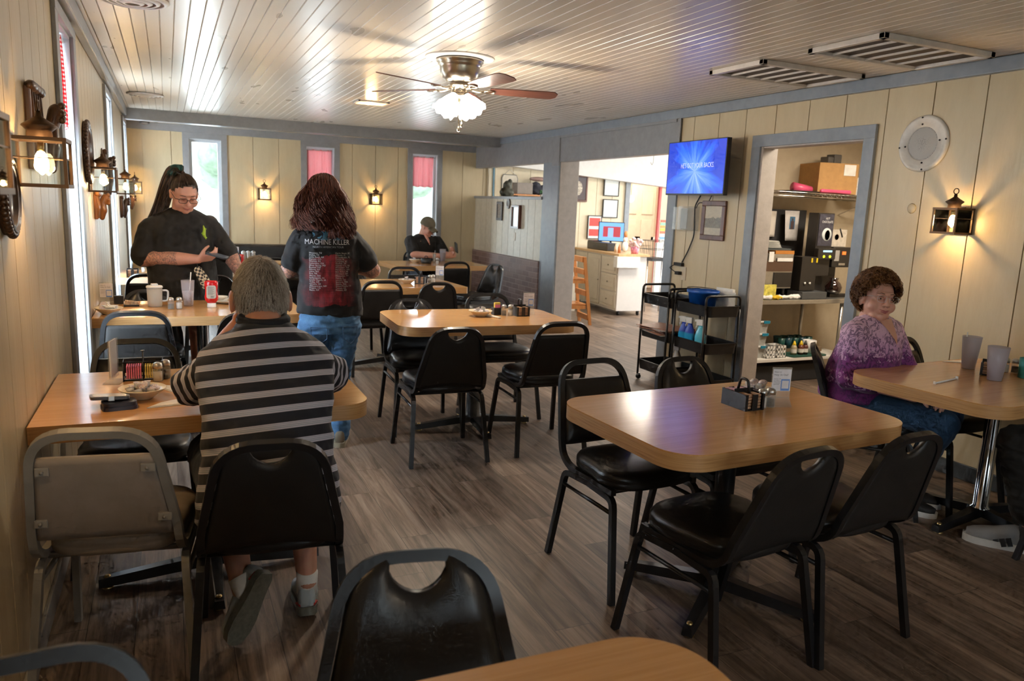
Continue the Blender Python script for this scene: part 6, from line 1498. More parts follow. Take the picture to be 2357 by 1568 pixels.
for s in (-1, 1): mb.chain([(.27+s*.12, 2.45, .585), (.27+s*.15, 2.82, .575)], [.098, .088])
flesh(mb, 'shorts', SHORTS, man, .007, 5, wrinkle())
grey = m_hair([(.16, .13, .10), (.34, .29, .24), (.55, .50, .45), (.78, .75, .70)], .4, 14)
AX, OC = (.079, .097, .125), (0, -.012, .002)
keep = lambda l: l.y < .045+(l.z-.02)*.25 and l.z > -.105 and not (l.z < .012 and abs(l.x) > .058 and l.y > -.035)
hair_shell(MB(), Hc, HR, Hs, (.0765, .0945, .1225), OC, lambda l: not keep(l)).build('hair_base', plain((.20, .17, .145), .7), man)
paths = []; r = random.Random(3); wh = V((.006, -.055, .105))
for p, nn, l in scalp_points(7500, Hc, HR, Hs, AX, OC, keep, 4):
    d = (l-wh); d = V((d.x, d.y, d.z-.02)); d = HR @ d; d = (d-nn*d.dot(nn)); d = d.normalized() if d.length > 1e-4 else nn.orthogonal()
    d = (d+V((r.uniform(-.25, .25), r.uniform(-.25, .25), r.uniform(-.25, .1)))).normalized(); Lh = r.uniform(.018, .034) if l.z > -.03 else .014
    paths.append([p+nn*.001, p+d*Lh*.4+nn*.0045, p+d*Lh*.75+nn*.0055-V((0, 0, .001)), p+d*Lh+nn*.004-V((0, 0, .003))])
strands('hair', man, grey, paths, .0007)
UPP = m_cloth((.42, .48, .52), .06); SOLE = plain((.16, .165, .14), .35, var=.25, scale=60); REDS = plain((.40, .03, .025), .5)
Mf = Matrix.Translation((.228, 2.460, .182)) @ frame((-.42, .0, -.90), (-.40, .90, .19)).to_4x4()
shoe(man, Mf, UPP, SOLE, REDS, .93); shoe(man, Matrix.Translation((.415, 2.63, .012)) @ Matrix.Rotation(D(-6), 4, 'Z') @ Matrix.Rotation(D(-8), 4, 'X'), UPP, SOLE, REDS, 1.02)
for a, b in (((.178, 2.530, .225), (.205, 2.495, .165)), ((.415, 2.60, .165), (.415, 2.61, .085))): MB().tube([a, b], [.0385, .0370], n=20).build('ankle_sock', WPLASTIC, man)

# ============ redheaded woman in the black tour shirt, seen from behind
X3, Y3 = .845, 4.50
Hc = V((X3-.015, Y3+.02, 1.50)); HR = frame((.05, .98, -.18)); Hs = 1.03
mb = MB(); add_head(mb, Hc, HR, Hs, 1, (X3+.005, Y3-.01, 1.33), .055)
mb.loft([((X3+.01, Y3, .80), (.14, 0, 0), (0, .09, 0)), ((X3+.01, Y3, 1.05), (.13, 0, 0), (0, .08, 0)), ((X3, Y3, 1.22), (.12, 0, 0), (0, .07, 0)), ((X3, Y3, 1.33), (.06, 0, 0), (0, .05, 0))])
for s, el, hd in ((-1, (X3-.215, Y3+.01, 1.085), (X3-.10, Y3+.24, 1.08)), (1, (X3+.275, Y3+.01, 1.085), (X3+.16, Y3+.24, 1.10))):
    mb.chain([(X3+s*.13, Y3, 1.24), el], [.045, .050]); mb.chain([el, hd], [.050, .032]); add_hand(mb, hd, (-s*.3, .8, .1), (0, -.1, 1), (-s, 0, 0), .6)
for s, x2, y2 in ((-1, X3-.07, Y3+.26), (1, X3+.085, Y3+.02)):
    mb.chain([(X3+s*.08, Y3, .78), (X3+s*.085, (Y3+y2)/2+.06, .46), (x2, y2, .09)], [.07, .05, .034])
w3 = person(mb, skin_with_ink([(X3-.22, Y3-.02, 1.08, .10), (X3+.28, Y3-.02, 1.10, .06)]), 'woman with wavy red-brown hair in a black tour shirt standing with her back turned')
T3m = Mat('printed_tour_shirt'); x, y, z = T3m.xyz(T3m.coord()); f = T3m.noise(60, T3m.coord((1, .1, .25)), 3); back = T3m.math('LESS_THAN', y, Y3-.03)
def band(M, v, a, b): return M.math('MULTIPLY', M.math('GREATER_THAN', v, a), M.math('LESS_THAN', v, b))
gx = T3m.math('LESS_THAN', T3m.math('FRACT', T3m.math('MULTIPLY', x, 190)), .72); gz = T3m.math('LESS_THAN', T3m.math('FRACT', T3m.math('MULTIPLY', z, 190)), .72)
wob = T3m.math('MULTIPLY', T3m.math('SUBTRACT', T3m.noise(14, T3m.coord(), 3), .5), .10)
dx = T3m.math('ABSOLUTE', T3m.math('SUBTRACT', T3m.math('ADD', x, wob), X3+.0)); inten = T3m.ramp(dx, [(.03, (1,)*3), (.155, (.0,)*3)])
redm = T3m.math('MULTIPLY', T3m.math('MULTIPLY', band(T3m, T3m.math('ADD', z, wob), .885, 1.175), inten), T3m.math('MULTIPLY', T3m.math('MULTIPLY', gx, gz), back))
redm = T3m.math('MULTIPLY', redm, T3m.ramp(f, [(.3, (.35,)*3), (.6, (1,)*3)]))
blu = T3m.math('MULTIPLY', T3m.math('MULTIPLY', band(T3m, z, 1.268, 1.325), T3m.math('LESS_THAN', T3m.math('ABSOLUTE', T3m.math('SUBTRACT', x, X3-.01)), .085)), T3m.math('MULTIPLY', back, T3m.math('GREATER_THAN', T3m.noise(26, T3m.coord(), 2, .5, 1.5), .50)))
bnd = T3m.math('MULTIPLY', T3m.math('MULTIPLY', band(T3m, z, 1.318, 1.345), T3m.math('LESS_THAN', dx, .15)), back)
c_ = T3m.mix(redm, (.012, .012, .014), (.50, .02, .035)); c_ = T3m.mix(T3m.math('MULTIPLY', bnd, .5), c_, (.12, .09, .10)); c_ = T3m.mix(T3m.math('MULTIPLY', blu, .8), c_, (.07, .22, .34))
T3m.set(color=c_, rough=.85, sheen=.05); T3m.bump(T3m.noise(10, T3m.coord(), 4), .4, .008); T3m = T3m.m
mb = MB().loft([((X3+.02, Y3, .825), (.195, 0, -.010), (0, .135, 0)), ((X3+.02, Y3, .92), (.190, 0, 0), (0, .135, 0)), ((X3+.01, Y3, 1.06), (.175, 0, 0), (0, .13, 0)), ((X3, Y3, 1.18), (.178, 0, 0), (0, .125, 0)), ((X3, Y3, 1.28), (.185, 0, 0), (0, .115, 0)), ((X3, Y3, 1.335), (.135, 0, 0), (0, .09, 0)), ((X3, Y3, 1.365), (.075, 0, 0), (0, .065, 0))], n=40)
for s in (-1, 1):
    sh = V((X3+s*.145, Y3, 1.262)); el = V((X3+(-.215 if s < 0 else .275), Y3+.01, 1.085)); mb.chain([sh, sh.lerp(el, .70)], [.068, .070])
sh3 = flesh(mb, 'tour_shirt', T3m, w3, .006, 14, wrinkle(9, .010, 26, .004, (1, 1, 1.6)))
dgp = bpy.context.evaluated_depsgraph_get(); bv = BVHTree.FromPolygons([v.co for v in sh3.data.vertices], [p.vertices for p in sh3.data.polygons])
def on_back(name, body, size, x, z, mat, **kw):
    me = text_mesh(body, size, **kw)
    for v in me.vertices:
        wx, wz = x+v.co.x, z+v.co.y; h = bv.ray_cast(V((wx, Y3-.6, wz)), V((0, 1, 0))); v.co = V((wx, (h[0].y if h[0] is not None else Y3-.14)-.0022, wz))
    me.materials.append(mat); o = bpy.data.objects.new(name, me); link(o); o.parent = sh3; return o
INK = plain((.62, .62, .64), .7)
on_back('shirt_title', 'MACHINE KILLER', .042, X3-.015, 1.243, INK, align='CENTER', sx=.78); on_back('shirt_subtitle', 'NORTH AMERICAN TOUR', .0165, X3-.012, 1.223, plain((.30, .32, .36), .7), align='CENTER', sx=.9)
LST = ['Houston, TX', 'Dallas, TX', 'Little Rock, AR', 'Denver, CO', 'Wichita, KS', 'Columbus, OH', 'Silver Spring, MD', 'Boston, MA', 'Albany, NY', 'Utica, NY', 'Erie, PA', 'Akron, OH', 'Indianapolis, IN', 'Cedar Rapids, IA', 'Tulsa, OK', 'Omaha, NE', 'Albuquerque, NM', 'Fresno, CA', 'Reno, NV']
LSR = ['Myrtle Beach, SC', 'Orlando, FL', 'Ft Lauderdale, FL', 'Tampa, FL', 'Columbia, SC', 'Norfolk, VA', 'Atlantic City, NJ', 'Worcester, MA', 'Manchester, NH', 'Ann Arbor, MI', 'Cleveland, OH', 'Milwaukee, WI', 'Peoria, IL', 'Lincoln, NE', 'Spokane, WA', 'Seattle, WA', 'Grand Prairie, TX', 'Tucson, AZ', 'Phoenix, AZ']
on_back('shirt_dates', '\n'.join(LST), .0128, X3-.118, 1.190, INK, spacing=.92); on_back('shirt_dates', '\n'.join(LSR), .0128, X3+.025, 1.190, plain((.50, .48, .46), .7), spacing=.92)
JEAN = m_denim(); mb = MB().loft([((X3+.02, Y3, .72), (.172, 0, 0), (0, .135, 0)), ((X3+.02, Y3, .80), (.180, 0, 0), (0, .138, 0)), ((X3+.02, Y3, .90), (.165, 0, 0), (0, .115, 0))])
for s, x2, y2 in ((-1, X3-.07, Y3+.26), (1, X3+.085, Y3+.02)): mb.chain([(X3+.015+s*.09, Y3-.01, .75), (X3+s*.087, (Y3+y2)/2+.06, .46), (x2, y2, .075)], [.100, .072, .058])
j3 = flesh(mb, 'jeans', JEAN, w3, .006, 5, wrinkle(16, .008, 40, .003, (1, 1, 2.5)))
SEAM = plain((.04, .09, .18), .8)
for s in (-1, 1): MB().tube([(X3+.02+s*.045, Y3-.150, .765), (X3+.02+s*.048, Y3-.155, .70), (X3+.02+s*.090, Y3-.145, .665), (X3+.02+s*.130, Y3-.125, .695), (X3+.02+s*.135, Y3-.120, .765)], .0028, n=6, closed=True).build('back_pocket', SEAM, j3)
SNK = plain((.16, .13, .09), .7)
shoe(w3, Matrix.Translation((X3+.085, Y3+.03, 0)) @ Matrix.Rotation(D(-14), 4, 'Z'), SNK, plain((.30, .26, .18), .6)); shoe(w3, Matrix.Translation((X3-.07, Y3+.30, 0)), SNK, plain((.30, .26, .18), .6))
auburn = m_hair([(.035, .010, .006), (.085, .022, .012), (.16, .045, .022), (.22, .075, .038)], .55, 9)
AX, OC = (.088, .105, .100), (0, -.014, .03)
keep = lambda l: l.y < .055+(l.z-.03)*.3 and (l.z > -.04)
hair_shell(MB(), Hc, HR, Hs, (.086, .103, .098), OC, lambda l: not keep(l)).build('hair_base', plain((.055, .016, .009), .5), w3)
paths = []; r = random.Random(5)
for p, nn, l in scalp_points(3000, Hc, HR, Hs, AX, OC, keep, 6):
    ang = math.atan2(l.x, -l.y); q = [p]; d = V((nn.x, nn.y, 0)); d = d.normalized() if d.length > .1 else V((0, -1, 0)); w_ = .085+.035*r.random(); ph = r.random()*1.2+ang*3; low = 1.385-.07*r.random()-(.045 if l.x > .02 else 0)
    rad = V((math.sin(ang)*(.100+.04*r.random()), -math.cos(ang)*(.098+.03*r.random()), 0)); base = V((Hc.x, Hc.y-.012, 0)); N = 13; z0 = p.z
    for k in range(1, N+1):
        t = k/N; z_ = z0+(low-z0)*t**1.15; bl = min(1, t*2.0); tgt = base+rad*(1+.25*t)+V((0, 0, z_)); wv = .032*t*math.sin(t*9.5+ph); wv2 = .026*t*math.cos(t*9.5+ph)
        cur = V((p.x, p.y, z_)).lerp(tgt, bl)+V((math.cos(ang), math.sin(ang), 0))*wv-V((math.sin(ang), -math.cos(ang), 0))*wv2*-1
        lc = HR.transposed() @ (cur-Hc)/Hs; e_ = V(((lc.x-OC[0])/AX[0], (lc.y-OC[1])/AX[1], (lc.z-OC[2])/AX[2]))
        if e_.length < 1.05 and lc.z > -.03: e_ = e_.normalized()*(1.05+.04*((ph*7) % 1)); cur = Hc+HR @ V((e_.x*AX[0]+OC[0], e_.y*AX[1]+OC[1], e_.z*AX[2]+OC[2]))*Hs
        q.append(cur+nn*.006*math.sin(PI*min(1, t*2)))
    paths.append(q)
strands('hair', w3, auburn, paths, .0018, .5)

# ============ ponytailed woman looking at her phone
X2, Y2 = .085, 6.00
Hc = V((X2+.030, Y2-.075, 1.495)); HR = frame((.20, -.86, -.46)); Hs = 1.10
mb = MB(); add_head(mb, Hc, HR, Hs, 1.14, (X2+.01, Y2+.02, 1.33), .068)
mb.loft([((X2, Y2, .72), (.20, 0, 0), (0, .15, 0)), ((X2, Y2, 1.0), (.20, 0, 0), (0, .15, 0)), ((X2, Y2, 1.24), (.20, 0, 0), (0, .11, 0)), ((X2+.01, Y2+.01, 1.34), (.09, 0, 0), (0, .07, 0))])
hL, hR = V((X2+.10, Y2-.24, 1.045)), V((X2+.385, Y2-.22, .925))
eL, eR = V((X2-.255, Y2-.06, 1.035)), V((X2+.335, Y2-.05, 1.04))
mb.chain([(X2-.20, Y2, 1.245), eL], [.075, .062]); mb.chain([eL, eL.lerp(hL, .5), hL], [.062, .056, .032]); add_hand(mb, hL, (.93, -.12, .22), (-.1, -.65, -.75), (0, .4, .9), .55, 1.0)
mb.chain([(X2+.205, Y2, 1.25), eR], [.072, .058]); mb.chain([eR, hR], [.055, .032]); add_hand(mb, hR, (.30, -.30, -.80), (.4, -.8, .1), (-.8, -.3, 0), .35, 1.0, .12)
for s in (-1, 1): mb.chain([(X2+s*.10, Y2, .78), (X2+s*.095, Y2, .48), (X2+s*.09, Y2+.01, .09)], [.11, .068, .042])
w2 = person(mb, skin_with_ink([(X2-.12, Y2-.13, 1.03, .12), (X2+.33, Y2-.08, 1.03, .13), (X2+.37, Y2-.17, .95, .08)]), 'standing woman with long ponytail and glasses in a black T-shirt looking at her phone')
face_parts(w2, Hc, HR, Hs, (.42, .15, .12), (.06, .035, .025), closed=True); glasses(w2, Hc, HR, Hs, plain((.015, .015, .018), .3), w=.025, h=.016, r=.0018)
BT = m_cloth((.014, .013, .013), .2)
mb = MB().loft([((X2+.005, Y2, .70), (.235, 0, 0), (0, .185, 0)), ((X2, Y2, .88), (.235, 0, 0), (0, .195, 0)), ((X2, Y2-.01, 1.04), (.225, 0, 0), (0, .185, 0)), ((X2, Y2-.005, 1.17), (.228, 0, 0), (0, .165, 0)), ((X2, Y2, 1.27), (.235, 0, 0), (0, .13, 0)), ((X2, Y2, 1.335), (.16, 0, 0), (0, .10, 0)), ((X2+.01, Y2, 1.375), (.088, 0, 0), (0, .08, 0))], n=40)
mb.chain([(X2-.03, Y2, 1.33), (X2-.185, Y2, 1.235), V((X2-.20, Y2, 1.235)).lerp(eL, .85)], [.075, .092, .092]); mb.chain([(X2+.04, Y2, 1.33), (X2+.190, Y2, 1.24), V((X2+.205, Y2, 1.24)).lerp(eR, .75)], [.075, .090, .086])
t2 = flesh(mb, 'black_t_shirt', BT, w2, .0065, 22, wrinkle(8, .012, 24, .004, (1, 1, .8)))
mb = MB(); gz = [V((X2+.145, Y2-.157, 1.275)), V((X2+.150, Y2-.168, 1.245)), V((X2+.146, Y2-.172, 1.215)), V((X2+.158, Y2-.176, 1.185))]
mb.chain(gz, [.004, .010, .012, .004], n=10)
for a, b in ((0, 1), (1, -1), (2, 1)): mb.chain([gz[a]+V((0, 0, -.01)), gz[a]+V((.018*b, -.002, -.022))], [.004, .003], n=8)
mb.build('green_logo', plain((.30, .42, .02), .6), t2)
mb = MB().loft([((X2, Y2+.01, .56), (.225, 0, 0), (0, .155, 0)), ((X2, Y2+.01, .90), (.225, 0, 0), (0, .155, 0)), ((X2-.02, Y2+.03, .98), (.215, 0, 0), (0, .13, 0))])
flesh(mb, 'denim_shorts', m_denim((.10, .22, .36), (.20, .38, .55)), w2, .008, 4, wrinkle())
for s in (-1, 1): shoe(w2, Matrix.Translation((X2+s*.09, Y2+.01, 0)) @ Matrix.Rotation(PI, 4, 'Z'), BLACKP, BLACKP, name='sneaker')
dark = m_hair([(.018, .010, .007), (.045, .025, .016), (.085, .052, .036), (.13, .085, .06)], .35, 10)
TEAL = m_hair([(.01, .05, .05), (.02, .11, .10), (.05, .17, .15)], .35, 10)
AX, OC = (.079, .098, .098), (0, -.010, .028); top = V((.020, -.055, .128))
keep = lambda l: l.y < .040+(l.z-.055)*.85 and l.z > -.03-.3*max(0, -l.y) and not (l.z < .0 and l.y > -.02)
hair_shell(MB(), Hc, HR, Hs, (.0775, .0965, .0965), OC, lambda l: not keep(l)).build('hair_base', plain((.04, .024, .016), .5), w2)
paths = []
for p, nn, l in scalp_points(1500, Hc, HR, Hs, AX, OC, keep, 8):
    q = []
    for k in range(8):
        t = k/7; m_ = l.lerp(top, t); v = V(((m_.x-OC[0])/AX[0], (m_.y-OC[1])/AX[1], (m_.z-OC[2])/AX[2])); f_ = max(1.0, 1.02/max(v.length, .2)) if t < .85 else 1.02/max(v.length, .2)*1.0
        if v.length < 1.02: v *= 1.02/v.length
        w_ = V((v.x*AX[0]+OC[0], v.y*AX[1]+OC[1], v.z*AX[2]+OC[2])); q.append(Hc+HR @ w_*Hs)
    paths.append(q)
strands('hair', w2, dark, paths, .0016, .7)
def tail(n, seed, spread, jit):
    r = random.Random(seed); out = []; T0 = Hc+HR @ top*Hs
    ctl = [T0, T0+V((-.008, .03, .026)), T0+V((-.045, .065, .005)), T0+V((-.085, .09, -.09)), V((X2-.135, Y2+.04, 1.37)), V((X2-.200, Y2+.0, 1.23))]
    for _ in range(n):
        o = V([max(-1.7, min(1.7, r.gauss(0, 1))) for _q in range(3)]); q = []
        for k in range(15):
            t = k/14*(len(ctl)-1); i = min(int(t), len(ctl)-2); u = t-i; a, b = ctl[i], ctl[i+1]; p0 = ctl[max(i-1, 0)]; p3 = ctl[min(i+2, len(ctl)-1)]
            c = .5*((2*a)+(b-p0)*u+(2*p0-5*a+4*b-p3)*u*u+(3*a-3*b+p3-p0)*u**3); w_ = spread*(.35+math.sin(min(1, k/9)*PI/2)); q.append(c+V((o.x*w_, o.y*w_*.6, o.z*w_*.5)))
        out.append(q)
    return out
strands('ponytail', w2, dark, tail(1300, 3, .020, 0), .0022, .5); strands('teal_streak', w2, TEAL, [[p+V((0, -.022, .012)) for p in q[:8]] for q in tail(420, 9, .013, 0)], .002, .6)
MB().tube([Hc+HR @ (top+V((.022*math.cos(a), .022*math.sin(a), -.006)))*Hs for a in [2*PI*k/16 for k in range(16)]], .005, closed=True).build('hair_tie', BLACKP, w2)
t = thing('smartphone', 'dark smartphone held by the ponytailed woman', 'phone', tuple(hL+V((.125, -.045, .032)))); t.rotation_euler = (D(14), D(-8), D(70))
MB().prism(rrect(-.038, .038, -.074, .074, .010), -.005, .004, smooth=True).build('phone_case', BLACKP, t); MB().prism(rrect(-.034, .034, -.070, .070, .007), .0041, .0052).build('screen', plain((.10, .12, .15), .1), t)
CHK = Mat('checker_pouch'); ck = CHK.n('TexChecker'); ck.inputs['Scale'].default_value = 62; CHK.L.new(CHK.coord(rot=(.2, .5, .3)), ck.inputs[0]); ck.inputs[1].default_value = (.60, .50, .34, 1); ck.inputs[2].default_value = (.02, .018, .016, 1); CHK.set(color=ck.outputs[0], rough=.6)
o = flesh(MB().cone((0, 0, 0), (.055, 0, -.105), .030, .040, flat=(0, 1, 0), k=.35), 'wristlet_pouch', CHK.m, None, .004, 4); o.location = (X2+.10, Y2-.235, .965); tag(o, 'black and cream checkered pouch hanging from the ponytailed woman\'s wrist', 'pouch')
MB().tube([(.0, 0, .02), (-.01, 0, .05), (.0, .01, .075)], .004).build('strap', BLACKP, o)

# ============ man in the cap at the back table
X4, Y4 = 3.11, 9.76
Hc = V((X4+.04, Y4-.06, 1.185)); HR = frame((.62, -.70, -.34)); Hs = 1.05
mb = MB(); add_head(mb, Hc, HR, Hs, 1.12, (X4, Y4+.01, 1.04), .062)
mb.loft([((X4, Y4, .58), (.17, 0, 0), (0, .13, 0)), ((X4, Y4, .85), (.18, 0, 0), (0, .13, 0)), ((X4, Y4-.02, 1.0), (.18, 0, 0), (0, .11, 0)), ((X4, Y4, 1.07), (.08, 0, 0), (0, .06, 0))])
eL, hL, eR, hR = V((X4-.19, Y4-.22, .83)), V((X4+.20, Y4-.42, .825)), V((X4+.25, Y4-.20, .83)), V((X4+.27, Y4-.40, .84))
mb.chain([(X4-.185, Y4-.02, .99), eL], [.062, .050]); mb.chain([eL, hL], [.048, .032]); add_hand(mb, hL, (.9, -.2, .25), (-.1, -.9, .2), (0, .1, 1), .8)
mb.chain([(X4+.185, Y4-.02, .99), eR], [.062, .050]); mb.chain([eR, hR], [.046, .032]); add_hand(mb, hR, (.1, -.5, .6), (.8, -.3, .3), (-.6, 0, .6), .9)
for s in (-1, 1): mb.chain([(X4+s*.10, Y4-.02, .60), (X4+s*.12, Y4-.42, .56), (X4+s*.11, Y4-.40, .10)], [.085, .062, .042])
m4 = person(mb, SKIN, 'man in an olive cap and black polo seated at the back looking at his phone', .007)
face_parts(m4, Hc, HR, Hs, closed=True)
mb = MB().loft([((X4, Y4, .56), (.20, 0, 0), (0, .15, 0)), ((X4, Y4-.01, .78), (.205, 0, 0), (0, .155, 0)), ((X4, Y4-.02, .93), (.205, 0, 0), (0, .135, 0)), ((X4, Y4-.01, 1.03), (.175, 0, 0), (0, .11, 0)), ((X4, Y4+.01, 1.09), (.085, 0, 0), (0, .075, 0))])
mb.chain([(X4-.185, Y4-.02, .99), V((X4-.185, Y4-.02, .99)).lerp(eL, .72)], [.080, .082]); mb.chain([(X4+.185, Y4-.02, .99), V((X4+.185, Y4-.02, .99)).lerp(eR, .72)], [.080, .080])
s_ = flesh(mb, 'black_polo', BT, m4, .007, 5, wrinkle(9, .008))
MB().tube([(X4+.005, Y4-.085, 1.085), (X4+.03, Y4-.135, 1.01), (X4+.045, Y4-.155, .955)], [.022, .016, .004]).build('open_neck', SKIN, s_)
mb = MB().loft([((X4, Y4, .50), (.19, 0, 0), (0, .14, 0)), ((X4, Y4, .60), (.19, 0, 0), (0, .14, 0))])
for s in (-1, 1): mb.chain([(X4+s*.10, Y4-.02, .60), (X4+s*.12, Y4-.42, .56), (X4+s*.11, Y4-.40, .10)], [.095, .075, .06])
flesh(mb, 'trousers', SHORTS, m4, .008, 4)
for s in (-1, 1): shoe(m4, Matrix.Translation((X4+s*.11, Y4-.42, 0)) @ Matrix.Rotation(PI, 4, 'Z'), BLACKP, BLACKP, name='sneaker')
CAP = m_cloth((.115, .095, .06), .1)
cp = hair_shell(MB(), Hc, HR, Hs, (.084, .104, .102), (0, -.008, .030), lambda l: l.z < .022-.15*l.y*0).build('cap', CAP, m4); m_ = cp.modifiers.new('thickness', 'SOLIDIFY'); m_.thickness = .004
mb = MB(); mb.grid(lambda u, v: Hc+HR @ V(((u-.5)*.13*(1-.25*v), .075+.085*v-.25*(u-.5)**2*(.5), .040-.030*v-.16*(u-.5)**2))*Hs, 14, 6); b = mb.build('cap_brim', CAP, cp); m_ = b.modifiers.new('thickness', 'SOLIDIFY'); m_.thickness = .004
t = thing('smartphone', 'black smartphone in the capped man\'s hands', 'phone', tuple(hL.lerp(hR, .6)+V((.06, -.07, .11)))); t.rotation_euler = (D(70), D(25), D(40)); MB().prism(rrect(-.036, .036, -.070, .070, .010), -.005, .005, smooth=True).build('phone_body', BLACKP, t)
copy_tree(HOOP, (X4, Y4+.0, 0), PI, 'black chair that the capped man sits on, by the back window')

# ============ woman in the purple patterned blouse
X5, Y5 = 3.385, 2.79
Hc = V((X5-.010, Y5-.005, 1.100)); HR = frame((-.34, -.93, .06), (.10, 0, 1)); Hs = 1.0
fw = V((.17, -.985, 0)); rt = V((-.985, -.17, 0))
mb = MB(); add_head(mb, Hc, HR, Hs, 1.16, (X5-.01, Y5+.015, .965), .058)
C5 = lambda z, dx=0, dy=0: V((X5+dx, Y5+dy, z-(.028 if z > .7 else 0)))
mb.loft([(C5(.55, -.03, .04), rt*.16, fw*.13), (C5(.78, -.02, .02), rt*.16, fw*.14), (C5(.93), rt*.16, fw*.11), (C5(1.01, 0, .01), rt*.09, fw*.07)])
s1_, s2_ = C5(.945)+rt*.165, C5(.945)-rt*.165
e1, h1, e2, h2 = V((3.185, 2.74, .70)), V((3.33, 2.46, .655)), V((3.56, 2.70, .70)), V((3.44, 2.48, .655))
mb.chain([s1_, e1], [.056, .048]); mb.chain([e1, h1], [.044, .028]); add_hand(mb, h1, (.75, -.25, -.1), (.0, -.3, 1), (.4, .8, 0), .7, .95)
mb.chain([s2_, e2], [.056, .046]); mb.chain([e2, h2], [.044, .028]); add_hand(mb, h2, (-.15, -.6, .02), (0, -.2, 1), (-.8, -.2, 0), .7, .95)
K1, K2 = V((3.45, 2.37, .530)), V((3.62, 2.47, .530))
for h_, k_, a_ in ((C5(.56, -.10, .0), K1, (3.48, 2.58, .09)), (C5(.56, .05, .08), K2, (3.62, 2.66, .09))): mb.chain([h_, k_], [.070, .055]); mb.chain([k_, a_], [.050, .036])
SK5 = m_skin((.62, .34, .25), (.62, .26, .19)); w5 = person(mb, SK5, 'older woman with short curly brown hair in a purple patterned blouse seated smiling', .0045, 3)
face_parts(w5, Hc, HR, Hs, (.42, .13, .13), (.16, .09, .05)); glasses(w5, Hc, HR, Hs, STEEL, w=.024, h=.017, r=.0009)
BL = Mat('purple_damask_blouse'); x, y, z = BL.xyz(BL.coord()); f = BL.noise(9, BL.coord(), 3); zz = BL.math('ADD', z, BL.math('MULTIPLY', BL.math('SUBTRACT', f, .5), .05))
grad = BL.ramp(BL.math('MULTIPLY', BL.math('SUBTRACT', zz, .5), 2.0), [(.12, (.20, .02, .17)), (.30, (.13, .01, .13)), (.44, (.24, .04, .22)), (.62, (.17, .03, .17)), (.70, (.52, .28, .50)), (.90, (.66, .42, .56))])
n1 = BL.noise(21, BL.coord((1, 1, .8)), 3, .55, 2.4); n2 = BL.noise(20, BL.coord(loc=(4, 2, 1)), 3, .5, 2.5)
d1 = BL.ramp(n1, [(.50, (0,)*3), (.53, (1,)*3), (.60, (1,)*3), (.63, (0,)*3)]); d2 = BL.ramp(n2, [(.54, (0,)*3), (.57, (1,)*3), (.62, (1,)*3), (.65, (0,)*3)])
bw = BL.math('MULTIPLY', d2, BL.math('MAXIMUM', band(BL, zz, .655, .735), band(BL, zz, .79, .85)))
c_ = BL.mix(BL.math('MULTIPLY', d1, .75), grad, (.045, .012, .07)); c_ = BL.mix(BL.math('MULTIPLY', bw, .8), c_, (.66, .42, .62)); BL.set(color=c_, rough=.8, sheen=.2); BL.bump(BL.noise(10, BL.coord(), 3), .3, .006); BL = BL.m
mb = MB().loft([(C5(.565, -.03, .03), rt*.205, fw*.175), (C5(.64, -.03, .03), rt*.198, fw*.175), (C5(.76, -.02, .02), rt*.188, fw*.165), (C5(.86, -.01, .01), rt*.186, fw*.145), (C5(.935), rt*.192, fw*.120), (C5(.985, 0, .005), rt*.150, fw*.095), (C5(1.025, -.005, .015), rt*.090, fw*.075)], n=40)
mb.chain([C5(1.0), s1_], [.07, .072]); mb.chain([C5(1.0), s2_], [.07, .070]); mb.chain([s1_, e1], [.072, .066]); mb.chain([e1, V(e1).lerp(h1, .38)], [.064, .052]); mb.chain([s2_, e2], [.072, .064]); mb.chain([e2, V(e2).lerp(h2, .55)], [.060, .052])
b5 = flesh(mb, 'blouse', BL, w5, .005, 14, wrinkle(10, .009, 30, .003))
vd = (fw+V((-.35, 0, 0))).normalized()
bv5 = BVHTree.FromPolygons([v.co for v in b5.data.vertices], [p.vertices for p in b5.data.polygons])
mb = MB(); vv = []
for i in range(9):
    for j in range(9):
        u = i/8; w_ = (j/8-.5)*2*(1-u); o_ = V((X5, Y5, 1.000-.125*u))+rt*(.062*w_); h = bv5.ray_cast(o_+fw*.6, -fw); vv.append((h[0] if h[0] is not None else o_+fw*.09)+fw*.0035)
mb._new(vv, [(i*9+j, i*9+j+1, i*9+10+j, i*9+9+j) for i in range(8) for j in range(8)], True); q_ = mb.build('v_neckline', SK5, b5)
mb = MB().chain([C5(.555, -.10, .0), K1, (3.48, 2.58, .10)], [.086, .070, .052]); mb.chain([C5(.555, .05, .08), K2, (3.62, 2.66, .10)], [.086, .070, .052]); mb.loft([(C5(.51, -.03, .04), rt*.18, fw*.15), (C5(.60, -.03, .04), rt*.185, fw*.155)])
flesh(mb, 'jeans', m_denim((.010, .035, .08), (.028, .08, .16)), w5, .006, 5, wrinkle(16, .006))
for a_ in ((3.48, 2.58), (3.62, 2.66)): shoe(w5, Matrix.Translation((a_[0], a_[1], 0)) @ Matrix.Rotation(D(210), 4, 'Z'), MATTEB, WPLASTIC, name='sneaker', s=.92)
curly = m_hair([(.050, .018, .007), (.12, .048, .016), (.24, .10, .030), (.36, .17, .055)], .45, 22)
AX, OC = (.094, .112, .108), (0, -.018, .038)
keep = lambda l: (l.y < .050+(l.z-.055)*.7 or l.z > .088) and l.z > -.055-.3*max(0, -l.y) and not (l.z < .012 and l.y > -.022)
hb = hair_shell(MB(), Hc, HR, Hs, (.088, .106, .102), OC, lambda l: not keep(l)).build('hair_base', plain((.075, .03, .011), .7), w5)
paths = []; r = random.Random(12)
